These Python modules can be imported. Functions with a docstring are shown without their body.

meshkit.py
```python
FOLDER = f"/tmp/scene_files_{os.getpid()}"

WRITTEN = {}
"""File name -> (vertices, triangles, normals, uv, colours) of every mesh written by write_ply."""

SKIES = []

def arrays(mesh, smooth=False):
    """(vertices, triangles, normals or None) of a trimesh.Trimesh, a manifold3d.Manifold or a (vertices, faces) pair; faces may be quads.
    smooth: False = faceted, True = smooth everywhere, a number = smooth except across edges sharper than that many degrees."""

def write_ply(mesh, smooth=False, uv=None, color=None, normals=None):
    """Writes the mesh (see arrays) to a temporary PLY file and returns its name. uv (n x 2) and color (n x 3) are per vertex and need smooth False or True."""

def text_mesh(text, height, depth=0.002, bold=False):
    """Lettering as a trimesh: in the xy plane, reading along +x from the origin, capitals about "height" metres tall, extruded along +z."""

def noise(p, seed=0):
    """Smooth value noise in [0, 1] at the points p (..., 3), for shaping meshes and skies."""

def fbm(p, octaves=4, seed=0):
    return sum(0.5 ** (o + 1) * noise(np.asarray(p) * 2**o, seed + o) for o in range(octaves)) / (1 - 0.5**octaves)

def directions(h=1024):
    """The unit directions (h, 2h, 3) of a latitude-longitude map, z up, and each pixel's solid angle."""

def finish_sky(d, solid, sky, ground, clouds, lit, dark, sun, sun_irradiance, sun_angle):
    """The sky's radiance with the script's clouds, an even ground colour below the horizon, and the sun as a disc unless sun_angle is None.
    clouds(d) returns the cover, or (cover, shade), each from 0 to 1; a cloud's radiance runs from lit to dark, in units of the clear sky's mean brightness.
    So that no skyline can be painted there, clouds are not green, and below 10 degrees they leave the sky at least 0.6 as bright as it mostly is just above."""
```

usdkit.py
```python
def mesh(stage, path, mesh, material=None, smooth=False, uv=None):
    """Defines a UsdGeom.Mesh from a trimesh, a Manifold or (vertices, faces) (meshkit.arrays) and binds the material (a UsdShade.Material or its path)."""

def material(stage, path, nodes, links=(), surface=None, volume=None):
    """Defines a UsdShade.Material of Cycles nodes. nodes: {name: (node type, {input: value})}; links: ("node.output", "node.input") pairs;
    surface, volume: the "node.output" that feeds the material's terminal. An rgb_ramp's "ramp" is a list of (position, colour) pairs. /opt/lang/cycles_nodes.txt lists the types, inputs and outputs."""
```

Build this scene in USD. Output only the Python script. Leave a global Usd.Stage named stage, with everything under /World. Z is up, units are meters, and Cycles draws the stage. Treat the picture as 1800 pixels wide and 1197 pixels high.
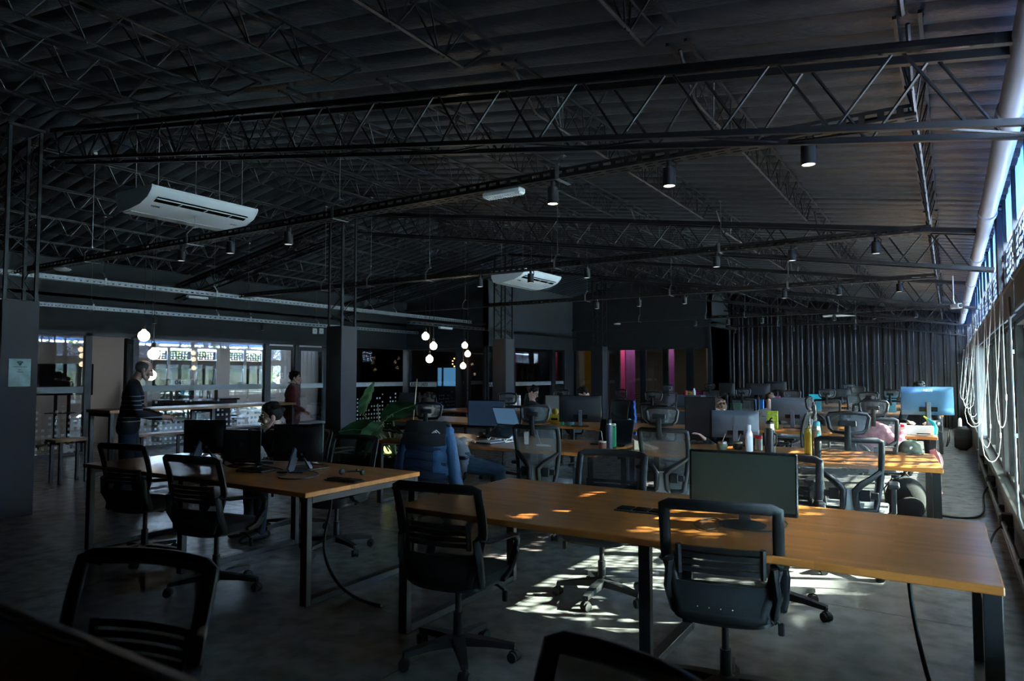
import math, random, numpy as np, trimesh, manifold3d as m3, usdkit, meshkit
from pxr import Usd, UsdGeom, UsdLux, UsdShade, Gf, Sdf, Vt
from shapely.geometry import Polygon, box as sbox

stage = Usd.Stage.CreateInMemory()
UsdGeom.SetStageUpAxis(stage, 'Z'); UsdGeom.SetStageMetersPerUnit(stage, 1.0)
UsdGeom.Xform.Define(stage, '/World'); UsdGeom.Scope.Define(stage, '/World/Looks')
PI = math.pi

# ------------------------------------------------------------------ camera, sky, sun, exposure
YAW, PITCH, EYE = math.radians(32.62), math.atan(58.5 / 1200.0), (0.0, 0.0, 1.54)
cam = UsdGeom.Camera.Define(stage, '/World/Camera')
cam.AddTranslateOp().Set(Gf.Vec3d(*EYE))
cam.AddRotateXYZOp().Set(Gf.Vec3f(90 + math.degrees(PITCH), 0, math.degrees(YAW)))
cam.CreateFocalLengthAttr(24.0); cam.CreateHorizontalApertureAttr(36.0)
cam.CreateFStopAttr(3.5); cam.CreateFocusDistanceAttr(5.5)
cam.CreateClippingRangeAttr(Gf.Vec2f(0.05, 1000.0))
cam.CreateExposureAttr(2.3)
sky = UsdLux.DomeLight.Define(stage, '/World/SkyLight')
sky.CreateColorAttr(Gf.Vec3f(0.54, 0.74, 1.0)); sky.CreateIntensityAttr(5.0)
SUN = np.array([-1.0, -0.52, -0.63]); SUN /= np.linalg.norm(SUN)      # the way sunlight travels
sun = UsdLux.DistantLight.Define(stage, '/World/Sun')
sun.CreateColorAttr(Gf.Vec3f(1.0, 0.93, 0.80)); sun.CreateIntensityAttr(7.0); sun.CreateAngleAttr(0.53); sun.CreateNormalizeAttr(True)
_z = -SUN; _x = np.cross([0, 0, 1.0], _z); _x /= np.linalg.norm(_x); _y = np.cross(_z, _x)
sun.AddTransformOp().Set(Gf.Matrix4d(*_x, 0, *_y, 0, *_z, 0, 0, 0, 6, 1))

# ------------------------------------------------------------------ small numeric helpers
F_ = np.array([-math.sin(YAW) * math.cos(PITCH), math.cos(YAW) * math.cos(PITCH), math.sin(PITCH)])
R_ = np.array([math.cos(YAW), math.sin(YAW), 0.0]); U_ = np.cross(R_, F_); C_ = np.array(EYE)
def ray(px, py): return F_ + R_ * (px - 900) / 1200.0 - U_ * (py - 598.5) / 1200.0
def at_z(px, py, z): d = ray(px, py); return C_ + d * (z - C_[2]) / d[2]      # measured on the photograph once, then fixed in space
def at_x(px, py, x): d = ray(px, py); return C_ + d * x / d[0]
def at_y(px, py, y): d = ray(px, py); return C_ + d * y / d[1]
def at_d(px, py, dist): return C_ + ray(px, py) * dist
def V(*a): return np.array(a, float)
def unit(v): v = np.asarray(v, float); return v / max(np.linalg.norm(v), 1e-12)
def rotz(a):
    c, s = math.cos(a), math.sin(a); return np.array([[c, -s, 0], [s, c, 0], [0, 0, 1.0]])
def rot_axis(axis, a): return trimesh.transformations.rotation_matrix(a, axis)[:3, :3]

class MB:
    """Collects shapes; build() makes them one mesh."""
    def __init__(self): self.v, self.f, self.n = [], [], 0
    def raw(self, v, f):
        v = np.asarray(v, float); f = np.asarray(f, int)
        if f.shape[1] == 4: f = np.vstack([f[:, [0, 1, 2]], f[:, [0, 2, 3]]])
        self.v.append(v); self.f.append(f + self.n); self.n += len(v); return self
    def add(self, m, R=None, t=(0, 0, 0)):
        v, f, _ = meshkit.arrays(m)
        if R is not None: v = v @ np.asarray(R).T
        return self.raw(v + np.asarray(t, float), f)
    def box(self, c, s, rz=0.0, bev=0.0, R=None):
        s = np.asarray(s, float) / 2
        if bev <= 0:
            v = np.array([[x, y, z] for x in (-1, 1) for y in (-1, 1) for z in (-1, 1)]) * s
            f = np.array([[0, 1, 3, 2], [4, 6, 7, 5], [0, 4, 5, 1], [2, 3, 7, 6], [0, 2, 6, 4], [1, 5, 7, 3]])
        else:
            bev = min(bev, *(s * 0.98)); pts = []
            for k in range(3):
                q = s - bev; q[k] = s[k]
                pts += [q * [x, y, z] for x in (-1, 1) for y in (-1, 1) for z in (-1, 1)]
            h = trimesh.convex.convex_hull(np.array(pts)); v, f = np.array(h.vertices), np.array(h.faces)
        M = rotz(rz) if R is None else np.asarray(R)
        return self.raw(v @ M.T + np.asarray(c, float), f)
    def bar(self, p0, p1, w, h=None, up=(0, 0, 1)):
        p0, p1 = np.asarray(p0, float), np.asarray(p1, float); h = h or w
        d = unit(p1 - p0); a = np.cross(d, up)
        if np.linalg.norm(a) < 1e-6: a = np.cross(d, (0, 1, 0))
        a = unit(a); b = np.cross(a, d); R = np.stack([d, a, b], 1)
        return self.box((p0 + p1) / 2, (np.linalg.norm(p1 - p0), w, h), R=R)
    def tube(self, pts, r, n=6, closed=False, flat=1.0, up=None):
        p = np.asarray(pts, float); k = len(p)
        t = (np.roll(p, -1, 0) - np.roll(p, 1, 0)) if closed else np.gradient(p, axis=0)
        t /= np.linalg.norm(t, axis=1, keepdims=True) + 1e-12
        u = np.array(up if up is not None else ((0, 0, 1.0) if abs(t[0][2]) < 0.9 else (1.0, 0, 0)), float)
        A = np.zeros_like(p)
        for i in range(k):
            a = u - t[i] * (u @ t[i]); a = unit(a); A[i] = a
            if up is None: u = a
        B = np.cross(t, A); ang = np.arange(n) * 2 * PI / n + PI / n
        rr = np.broadcast_to(np.asarray(r, float), (k,))[:, None, None]
        v = p[:, None] + rr * (np.cos(ang)[None, :, None] * A[:, None] * flat + np.sin(ang)[None, :, None] * B[:, None])
        m = k if closed else k - 1
        i, j = np.meshgrid(np.arange(m), np.arange(n), indexing='ij'); i2 = (i + 1) % k
        q = np.stack([i * n + j, i * n + (j + 1) % n, i2 * n + (j + 1) % n, i2 * n + j], -1).reshape(-1, 4)
        f = np.vstack([q[:, [0, 1, 2]], q[:, [0, 2, 3]]]); v = v.reshape(-1, 3)
        if not closed:
            c0, c1 = len(v), len(v) + 1; v = np.vstack([v, p[0], p[-1]]); j = np.arange(n)
            f = np.vstack([f, np.stack([np.full(n, c0), (j + 1) % n, j], 1), np.stack([np.full(n, c1), (k - 1) * n + j, (k - 1) * n + (j + 1) % n], 1)])
        return self.raw(v, f)
    def cyl(self, p0, p1, r0, r1=None, n=12): return self.tube([p0, p1], [r0, r0 if r1 is None else r1], n)
    def lathe(self, prof, n=16, c=(0, 0, 0), R=None):
        prof = np.asarray(prof, float); k = len(prof); a = np.arange(n) * 2 * PI / n
        v = np.stack([prof[:, None, 0] * np.cos(a), prof[:, None, 0] * np.sin(a), np.broadcast_to(prof[:, None, 1], (k, n))], -1).reshape(-1, 3)
        i, j = np.meshgrid(np.arange(k - 1), np.arange(n), indexing='ij')
        q = np.stack([i * n + j, i * n + (j + 1) % n, (i + 1) * n + (j + 1) % n, (i + 1) * n + j], -1).reshape(-1, 4)
        if R is not None: v = v @ np.asarray(R).T
        return self.raw(v + np.asarray(c, float), q)
    def ball(self, c, r, sub=2, R=None):
        s = trimesh.creation.icosphere(sub, 1.0); v = np.array(s.vertices) * np.asarray(r, float)
        if R is not None: v = v @ np.asarray(R).T
        return self.raw(v + np.asarray(c, float), np.array(s.faces))
    def prism(self, poly, depth, R=None, t=(0, 0, 0)):
        """A 2-D outline (x, y) extruded along z by depth."""
        p = poly if isinstance(poly, Polygon) or hasattr(poly, 'geoms') else Polygon(poly)
        for g in getattr(p, 'geoms', [p]): self.add(trimesh.creation.extrude_polygon(g, depth, engine='earcut'), R, t)
        return self
    def sheet(self, fn, nu, nv, th):
        """fn(u, v) -> point; a curved sheet of thickness th."""
        u, v = np.meshgrid(np.linspace(0, 1, nu), np.linspace(0, 1, nv), indexing='ij')
        P = np.array([[fn(a, b) for a, b in zip(x, y)] for x, y in zip(u, v)], float)
        du, dv = np.gradient(P, axis=0), np.gradient(P, axis=1); N = np.cross(du, dv); N /= np.linalg.norm(N, axis=2, keepdims=True) + 1e-12
        top, bot = P + N * th / 2, P - N * th / 2; k = nu * nv
        i, j = np.meshgrid(np.arange(nu - 1), np.arange(nv - 1), indexing='ij')
        q = np.stack([i * nv + j, (i + 1) * nv + j, (i + 1) * nv + j + 1, i * nv + j + 1], -1).reshape(-1, 4)
        f = [q, q[:, ::-1] + k]
        ring = [a * nv for a in range(nu)] + [(nu - 1) * nv + b for b in range(1, nv)] + [a * nv + nv - 1 for a in range(nu - 2, -1, -1)] + [b for b in range(nv - 2, 0, -1)]
        f.append(np.array([[a, a + k, b + k, b] for a, b in zip(ring, ring[1:] + ring[:1])]))
        return self.raw(np.vstack([top.reshape(-1, 3), bot.reshape(-1, 3)]), np.vstack(f))
    def mesh(self): return trimesh.Trimesh(np.vstack(self.v), np.vstack(self.f), process=False)
    def build(self, name, mat, parent=None, smooth=False, label=None, kind=None):
        path = numbered(name, parent)
        v, f = np.vstack(self.v), np.vstack(self.f)
        usdkit.mesh(stage, path, (v, f), M[mat], smooth)
        p = stage.GetPrimAtPath(path)
        if label: p.SetCustomDataByKey('label', label)
        if kind: p.SetCustomDataByKey('kind', kind)
        return p

_used = {}
def numbered(name, parent=None):
    base = '/World' if parent is None else (parent if isinstance(parent, str) else str(parent.GetPath()))
    k = (base, name); n = _used.get(k, 0); _used[k] = n + 1
    return f'{base}/{name}' if n == 0 else f'{base}/{name}_{n:03d}'
def tag(o, label=None, cat=None, group=None, kind=None):
    for k, x in (('label', label), ('category', cat), ('group', group), ('kind', kind)):
        if x: o.SetCustomDataByKey(k, x)
    return o
def thing(name, label, cat, loc=(0, 0, 0), rz=0.0, group=None, kind=None):
    x = UsdGeom.Xform.Define(stage, numbered(name))
    x.AddTranslateOp().Set(Gf.Vec3d(*map(float, loc))); x.AddRotateZOp().Set(float(math.degrees(rz)))
    return tag(x.GetPrim(), label, cat, group, kind)
def dup(src, label, loc, rz=0.0, group=None):
    """A copy of a thing with all its parts, under the next number."""
    was = src.GetCustomData(); name = src.GetName()
    while name[-4:-3] == '_' and name[-3:].isdigit(): name = name[:-4]
    r = thing(name, label, was['category'], loc, rz, group or was.get('group'))
    r.GetReferences().AddInternalReference(src.GetPath()); r.SetInstanceable(True)
    return r
def struct(name, mb, mat, smooth=False, label=None): return tag(mb.build(name, mat, None, smooth), label, None, None, 'structure')
def structx(name, label=None):
    x = UsdGeom.Xform.Define(stage, numbered(name)); return tag(x.GetPrim(), label, None, None, 'structure')
ORD = 'first second third fourth fifth sixth seventh eighth ninth tenth eleventh twelfth thirteenth fourteenth fifteenth sixteenth seventeenth eighteenth nineteenth twentieth'.split()

# ------------------------------------------------------------------ materials
M = {}
def mat(name, color, rough=0.5, metal=0.0, bump=0.0, bscale=60.0, vary=0.0, vscale=6.0, spec=0.5, coat=0.0, emit=None, strength=0.0, sheen=0.0, trans=0.0, ior=1.5, stretch=None):
    n = {'p': ('principled_bsdf', {'base_color': color, 'roughness': rough, 'metallic': metal, 'specular_ior_level': spec, 'coat_weight': coat, 'sheen_weight': sheen, 'transmission_weight': trans, 'ior': ior})}
    if emit is not None: n['p'][1].update(emission_color=emit, emission_strength=strength)
    L = []
    if vary or bump:
        n['tc'] = ('texture_coordinate', {}); n['mp'] = ('mapping', {'scale': stretch or (1, 1, 1)}); L += [('tc.object', 'mp.vector')]
    if vary:
        n['nz'] = ('noise_texture', {'scale': vscale, 'detail': 4.0, 'roughness': 0.6})
        c = np.array(color); n['rp'] = ('rgb_ramp', {'ramp': [(0.25, tuple(np.clip(c * (1 - vary), 0, 1))), (0.75, tuple(np.clip(c * (1 + vary), 0, 1)))]})
        L += [('mp.vector', 'nz.vector'), ('nz.fac', 'rp.fac'), ('rp.color', 'p.base_color')]
    if bump:
        n['bz'] = ('noise_texture', {'scale': bscale, 'detail': 3.0}); n['b'] = ('bump', {'strength': bump, 'distance': 0.01})
        L += [('mp.vector', 'bz.vector'), ('bz.fac', 'b.height'), ('b.normal', 'p.normal')]
    M[name] = usdkit.material(stage, f'/World/Looks/{name}', n, L, 'p.BSDF')
mat('black_plastic', (0.011, 0.012, 0.014), 0.46, bump=0.15, bscale=400)
mat('black_gloss', (0.008, 0.008, 0.01), 0.12)
mat('black_metal', (0.018, 0.019, 0.021), 0.35, vary=0.3, vscale=3)
mat('black_paint_steel', (0.02, 0.021, 0.023), 0.42)
mat('dark_fabric', (0.017, 0.019, 0.023), 0.9, bump=0.5, bscale=500, sheen=0.1)
mat('grey_plastic', (0.16, 0.18, 0.20), 0.4)
mat('pale_grey_plastic', (0.42, 0.44, 0.44), 0.4)
mat('spine_grey', (0.27, 0.29, 0.30), 0.4)
mat('grey_fabric', (0.10, 0.105, 0.115), 0.9, bump=0.5, bscale=500, sheen=0.3)
mat('chrome', (0.7, 0.7, 0.72), 0.15, 1.0)
mat('steel', (0.55, 0.56, 0.58), 0.3, 1.0)
mat('galvanised', (0.42, 0.44, 0.46), 0.4, 0.8, vary=0.2, vscale=20)
mat('white_plastic', (0.75, 0.76, 0.78), 0.4)
mat('white_enamel', (0.70, 0.72, 0.76), 0.32)
mat('white_paper', (0.62, 0.62, 0.61), 0.85)
mat('rubber', (0.012, 0.012, 0.013), 0.7)
mat('wall_black', (0.022, 0.024, 0.027), 0.65, bump=0.12, bscale=90, vary=0.15, vscale=1.5)
mat('wall_graphite', (0.045, 0.049, 0.055), 0.6, bump=0.12, bscale=90, vary=0.12, vscale=1.5)
mat('pillar_graphite', (0.032, 0.035, 0.040), 0.6, bump=0.1, bscale=90)
mat('corrugated_black', (0.014, 0.015, 0.018), 0.25, spec=0.8, vary=0.25, vscale=2)
mat('room_white', (0.55, 0.56, 0.58), 0.8, bump=0.05, bscale=80)
mat('ceiling_white', (0.5, 0.5, 0.5), 0.9)
mat('frame_black', (0.015, 0.016, 0.018), 0.35)
mat('blind_grey', (0.15, 0.16, 0.18), 0.85, bump=0.1, bscale=300)
mat('pipe_white', (0.34, 0.37, 0.43), 0.4)
mat('panel_metal', (0.16, 0.20, 0.30), 0.4, 0.2)
mat('post_grey', (0.30, 0.32, 0.36), 0.5)
mat('sill_brown', (0.085, 0.065, 0.058), 0.55, vary=0.2, vscale=5)
mat('cord_white', (0.75, 0.75, 0.73), 0.6)
mat('cable_black', (0.012, 0.012, 0.013), 0.5)
mat('concrete_out', (0.35, 0.34, 0.32), 0.9, vary=0.2, vscale=2)
mat('grass_ground', (0.07, 0.10, 0.03), 0.95, vary=0.4, vscale=3)
mat('bark', (0.10, 0.075, 0.05), 0.9, bump=0.8, bscale=20)
mat('skin', (0.50, 0.29, 0.22), 0.5, vary=0.08, vscale=20)
mat('skin_pale', (0.58, 0.36, 0.29), 0.5, vary=0.08, vscale=20)
mat('hair_black', (0.008, 0.007, 0.006), 0.6, bump=0.3, bscale=120, spec=0.25)
mat('hair_brown', (0.11, 0.055, 0.03), 0.6, bump=0.4, bscale=120, spec=0.3)
mat('hair_dark_brown', (0.022, 0.013, 0.009), 0.6, bump=0.3, bscale=120, spec=0.25)
mat('hair_grey', (0.09, 0.09, 0.09), 0.6, bump=0.6, bscale=160)
mat('navy_knit', (0.010, 0.013, 0.022), 0.95, bump=0.6, bscale=300, sheen=0.2)
mat('stripe_white', (0.42, 0.43, 0.45), 0.95)
mat('black_cloth', (0.012, 0.012, 0.014), 0.95, bump=0.4, bscale=200)
mat('navy_cloth', (0.012, 0.022, 0.055), 0.9, bump=0.4, bscale=200)
mat('denim', (0.022, 0.05, 0.085), 0.9, bump=0.5, bscale=300, vary=0.35, vscale=5)
mat('denim_dark', (0.015, 0.028, 0.05), 0.9, bump=0.5, bscale=300, vary=0.3, vscale=5)
mat('red_knit', (0.13, 0.008, 0.010), 0.95, bump=0.6, bscale=300, sheen=0.3)
mat('maroon_cloth', (0.05, 0.008, 0.012), 0.95)
mat('grey_knit', (0.12, 0.125, 0.14), 0.95, bump=0.6, bscale=300, sheen=0.3)
mat('beige_knit', (0.40, 0.34, 0.31), 0.95, bump=0.6, bscale=300)
mat('pink_cloth', (0.62, 0.20, 0.26), 0.95, bump=0.4, bscale=200, vary=0.7, vscale=14)
mat('blue_jacket', (0.012, 0.075, 0.20), 0.55, bump=0.5, bscale=40, sheen=0.2)
mat('blue_bright_jacket', (0.01, 0.10, 0.40), 0.6, bump=0.5, bscale=40)
mat('lens_dark', (0.02, 0.02, 0.022), 0.2)
mat('eye_white', (0.7, 0.7, 0.68), 0.3)
mat('lip', (0.34, 0.13, 0.12), 0.5)
mat('shoe_dark', (0.02, 0.02, 0.02), 0.6)
mat('leaf_strelitzia', (0.030, 0.085, 0.030), 0.32, vary=0.35, vscale=8)
mat('leaf_rib', (0.20, 0.26, 0.12), 0.5)
mat('soil', (0.03, 0.022, 0.016), 0.95, bump=1.0, bscale=60)
mat('stake_pale', (0.55, 0.45, 0.33), 0.7)
mat('wood_pale', (0.62, 0.45, 0.30), 0.6, vary=0.15, vscale=6)
mat('bench_wood', (0.34, 0.17, 0.075), 0.35, vary=0.3, vscale=6, stretch=(6, 1, 1))
mat('bench_grey', (0.20, 0.20, 0.21), 0.5)
mat('bottle_white', (0.72, 0.72, 0.76), 0.35)
mat('bottle_black', (0.02, 0.022, 0.026), 0.35)
mat('bottle_olive', (0.13, 0.145, 0.10), 0.5)
mat('bottle_navy', (0.03, 0.045, 0.07), 0.45)
mat('bottle_teal', (0.05, 0.16, 0.19), 0.45)
mat('bottle_yellow', (0.42, 0.37, 0.05), 0.15, trans=0.35)
mat('bottle_clear', (0.85, 0.88, 0.90), 0.08, trans=0.85)
mat('red_plastic', (0.55, 0.02, 0.03), 0.4)
mat('tan_sticker', (0.62, 0.42, 0.28), 0.6)
mat('teal_sticker', (0.06, 0.34, 0.38), 0.6)
mat('brushed_steel', (0.62, 0.60, 0.56), 0.28, 1.0)
mat('gourd_brown', (0.12, 0.035, 0.02), 0.4)
mat('cap_camo', (0.085, 0.10, 0.075), 0.9, vary=0.6, vscale=16, bump=0.4, bscale=200)
mat('green_paint', (0.02, 0.22, 0.09), 0.5)
mat('yellow_paint', (0.62, 0.46, 0.02), 0.5)
mat('mustard_paint', (0.50, 0.34, 0.04), 0.55)
mat('pink_paint', (0.62, 0.03, 0.17), 0.5)
mat('teal_paint', (0.02, 0.16, 0.20), 0.5)
mat('charcoal_paint', (0.025, 0.022, 0.028), 0.5)
mat('purple_paint', (0.14, 0.03, 0.22), 0.7)
mat('magenta_paint', (0.42, 0.03, 0.22), 0.7)
mat('ochre_paint', (0.60, 0.33, 0.02), 0.7)
mat('cyan_paint', (0.01, 0.36, 0.46), 0.5)
mat('blue_paint', (0.01, 0.16, 0.55), 0.4)
mat('lime_print', (0.42, 0.55, 0.05), 0.5, vary=0.6, vscale=40)
mat('violet_print', (0.30, 0.10, 0.45), 0.5)
mat('asus_blue', (0.06, 0.15, 0.25), 0.30, 0.55, spec=0.7)
mat('monitor_grey', (0.085, 0.10, 0.125), 0.4)
mat('laptop_grey', (0.05, 0.052, 0.058), 0.35, 0.3)
mat('silver', (0.6, 0.61, 0.63), 0.3, 0.9)
mat('screen_off', (0.006, 0.007, 0.008), 0.22)
mat('screen_matte_green', (0.018, 0.024, 0.017), 0.38, spec=0.8)
mat('screen_blue', (0.02, 0.03, 0.05), 0.3, emit=(0.16, 0.36, 0.62), strength=0.06)
mat('screen_blue_dim', (0.01, 0.012, 0.02), 0.3, emit=(0.10, 0.22, 0.42), strength=0.018)
mat('screen_cyan', (0.01, 0.05, 0.07), 0.3, emit=(0.02, 0.55, 0.75), strength=0.10)
mat('lamp_white', (0.9, 0.9, 0.9), 0.4, emit=(1.0, 0.93, 0.82), strength=0.9)
mat('spot_on', (0.9, 0.9, 0.9), 0.4, emit=(1.0, 0.86, 0.62), strength=5.0)
mat('spot_dim', (0.85, 0.85, 0.85), 0.4, emit=(1.0, 0.95, 0.88), strength=0.10)
mat('globe_glow', (0.9, 0.88, 0.85), 0.3, emit=(1.0, 0.78, 0.52), strength=1.6)
mat('ring_glow', (0.9, 0.8, 0.6), 0.4, emit=(1.0, 0.55, 0.18), strength=1.2)
mat('globe_green', (0.8, 0.85, 0.5), 0.4, emit=(0.85, 1.0, 0.35), strength=0.28)
mat('red_led', (0.5, 0.02, 0.01), 0.4, emit=(1.0, 0.1, 0.05), strength=0.3)
mat('warm_bracket', (0.30, 0.24, 0.20), 0.5, 0.4)

def special(name, nodes, links, surf): M[name] = usdkit.material(stage, f'/World/Looks/{name}', nodes, links, surf)
# window and partition glass: clear, with a Fresnel reflection
def pane_mat(name, tint, refl=1.0, gcol=(1, 1, 1)):
    special(name, {'t': ('transparent_bsdf', {'color': tint}), 'g': ('glossy_bsdf', {'color': gcol, 'roughness': 0.0}), 'fr': ('fresnel', {'IOR': 1.5}),
                   'k': ('math', {'math_type': 'multiply', 'value2': refl, 'use_clamp': True}), 'm': ('mix_closure', {})},
            [('fr.fac', 'k.value1'), ('k.value', 'm.fac'), ('t.BSDF', 'm.closure1'), ('g.BSDF', 'm.closure2')], 'm.closure')
pane_mat('pane_glass', (0.93, 0.96, 0.95), 1.0); pane_mat('partition_glass', (0.88, 0.90, 0.90), 1.7); pane_mat('window_glass', (0.80, 0.90, 0.88), 1.0)
# chair mesh: fine open weave
def mesh_mat(name, col, open_):
    special(name, {'t': ('transparent_bsdf', {}), 'd': ('principled_bsdf', {'base_color': col, 'roughness': 0.8, 'specular_ior_level': 0.3}), 'm': ('mix_closure', {'fac': 1 - open_})},
            [('t.BSDF', 'm.closure1'), ('d.BSDF', 'm.closure2')], 'm.closure')
mesh_mat('mesh_black', (0.012, 0.013, 0.015), 0.56); mesh_mat('mesh_grey', (0.13, 0.14, 0.15), 0.66); mesh_mat('film_frost', (0.75, 0.82, 0.85), 0.50)
mesh_mat('film_dot', (0.80, 0.84, 0.88), 0.30)
# butcher block: staves a few centimetres wide, each its own tone
def block_wood(name, base, rot):
    special(name, {'tc': ('texture_coordinate', {}), 'mp': ('mapping', {'rotation': (0, 0, rot)}),
                   'br': ('brick_texture', {'color1': (0, 0, 0), 'color2': (1, 1, 1), 'mortar': (0.35, 0.35, 0.35), 'scale': 1.0, 'mortar_size': 0.0008, 'brick_width': 0.42, 'row_height': 0.045, 'offset': 0.37, 'bias': 0.0}),
                   'g': ('noise_texture', {'scale': 6.0, 'detail': 5.0, 'roughness': 0.6}), 'mg': ('mapping', {'scale': (1.5, 30, 30)}),
                   'c': ('rgb_ramp', {'ramp': [(0.0, tuple(np.array(base) * 0.70)), (0.5, base), (1.0, tuple(np.array(base) * 1.3))]}),
                   'mx': ('mix_float', {'fac': 0.5}), 'p': ('principled_bsdf', {'roughness': 0.26, 'coat_weight': 0.4, 'coat_roughness': 0.16}),
                   'b': ('bump', {'strength': 0.08, 'distance': 0.002})},
            [('tc.object', 'mp.vector'), ('mp.vector', 'br.vector'), ('mp.vector', 'mg.vector'), ('mg.vector', 'g.vector'), ('br.color', 'mx.a'), ('g.fac', 'mx.b'), ('mx.result', 'c.fac'), ('c.color', 'p.base_color'), ('g.fac', 'b.height'), ('b.normal', 'p.normal')], 'p.BSDF')
block_wood('table_wood', (0.52, 0.185, 0.044), 0.0)
# polished concrete
special('floor_concrete', {'tc': ('texture_coordinate', {}), 'n1': ('noise_texture', {'scale': 0.8, 'detail': 6.0, 'roughness': 0.62}), 'n2': ('noise_texture', {'scale': 7.0, 'detail': 4.0}),
        'c': ('rgb_ramp', {'ramp': [(0.3, (0.115, 0.112, 0.110)), (0.55, (0.16, 0.155, 0.15)), (0.75, (0.20, 0.195, 0.19))]}),
        'r': ('rgb_ramp', {'ramp': [(0.3, (0.22, 0.22, 0.22)), (0.8, (0.42, 0.42, 0.42))]}), 'mx': ('mix_float', {'fac': 0.35}), 'p': ('principled_bsdf', {'specular_ior_level': 0.5}),
        'b': ('bump', {'strength': 0.02, 'distance': 0.004})},
        [('tc.object', 'n1.vector'), ('tc.object', 'n2.vector'), ('n1.fac', 'mx.a'), ('n2.fac', 'mx.b'), ('mx.result', 'c.fac'), ('c.color', 'p.base_color'), ('n2.fac', 'r.fac'), ('r.color', 'p.roughness'), ('n1.fac', 'b.height'), ('b.normal', 'p.normal')], 'p.BSDF')
# black foil insulation under the roof: crumpled, a dull sheen
special('foil_black', {'tc': ('texture_coordinate', {}), 'n1': ('noise_texture', {'scale': 2.2, 'detail': 5.0, 'roughness': 0.6}), 'n2': ('noise_texture', {'scale': 28.0, 'detail': 3.0}), 'v': ('voronoi_texture', {'scale': 3.0}),
        'mp': ('mapping', {'scale': (1, 3, 1)}), 'mx': ('mix_float', {'fac': 0.35}), 'p': ('principled_bsdf', {'base_color': (0.040, 0.048, 0.060), 'roughness': 0.36, 'metallic': 0.2}),
        'b': ('bump', {'strength': 0.5, 'distance': 0.03})},
        [('tc.object', 'mp.vector'), ('mp.vector', 'n1.vector'), ('tc.object', 'n2.vector'), ('n1.fac', 'mx.a'), ('n2.fac', 'mx.b'), ('mx.result', 'b.height'), ('b.normal', 'p.normal')], 'p.BSDF')
# tree leaves
special('leaf_tree', {'oi': ('texture_coordinate', {}), 'n': ('noise_texture', {'scale': 1.3, 'detail': 2.0}), 'c': ('rgb_ramp', {'ramp': [(0.3, (0.025, 0.055, 0.012)), (0.7, (0.10, 0.17, 0.03))]}),
        'd': ('principled_bsdf', {'roughness': 0.5}), 't': ('translucent_bsdf', {}), 'm': ('mix_closure', {'fac': 0.35})},
        [('oi.object', 'n.vector'), ('n.fac', 'c.fac'), ('c.color', 'd.base_color'), ('c.color', 't.color'), ('d.BSDF', 'm.closure1'), ('t.BSDF', 'm.closure2')], 'm.closure')
# ------------------------------------------------------------------ the room shell
XR, XL, XC, YN, YB = 0.43, -14.0, -8.72, -4.0, 23.2      # window wall, glass wall, column row, near and far ends
SL = 0.148
def zc(x): return 3.27 + SL * (XR - x) if x > XC else 3.27 + SL * (XR - XC) - 0.17 * (XC - x)
rng = np.random.default_rng(7)

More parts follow.
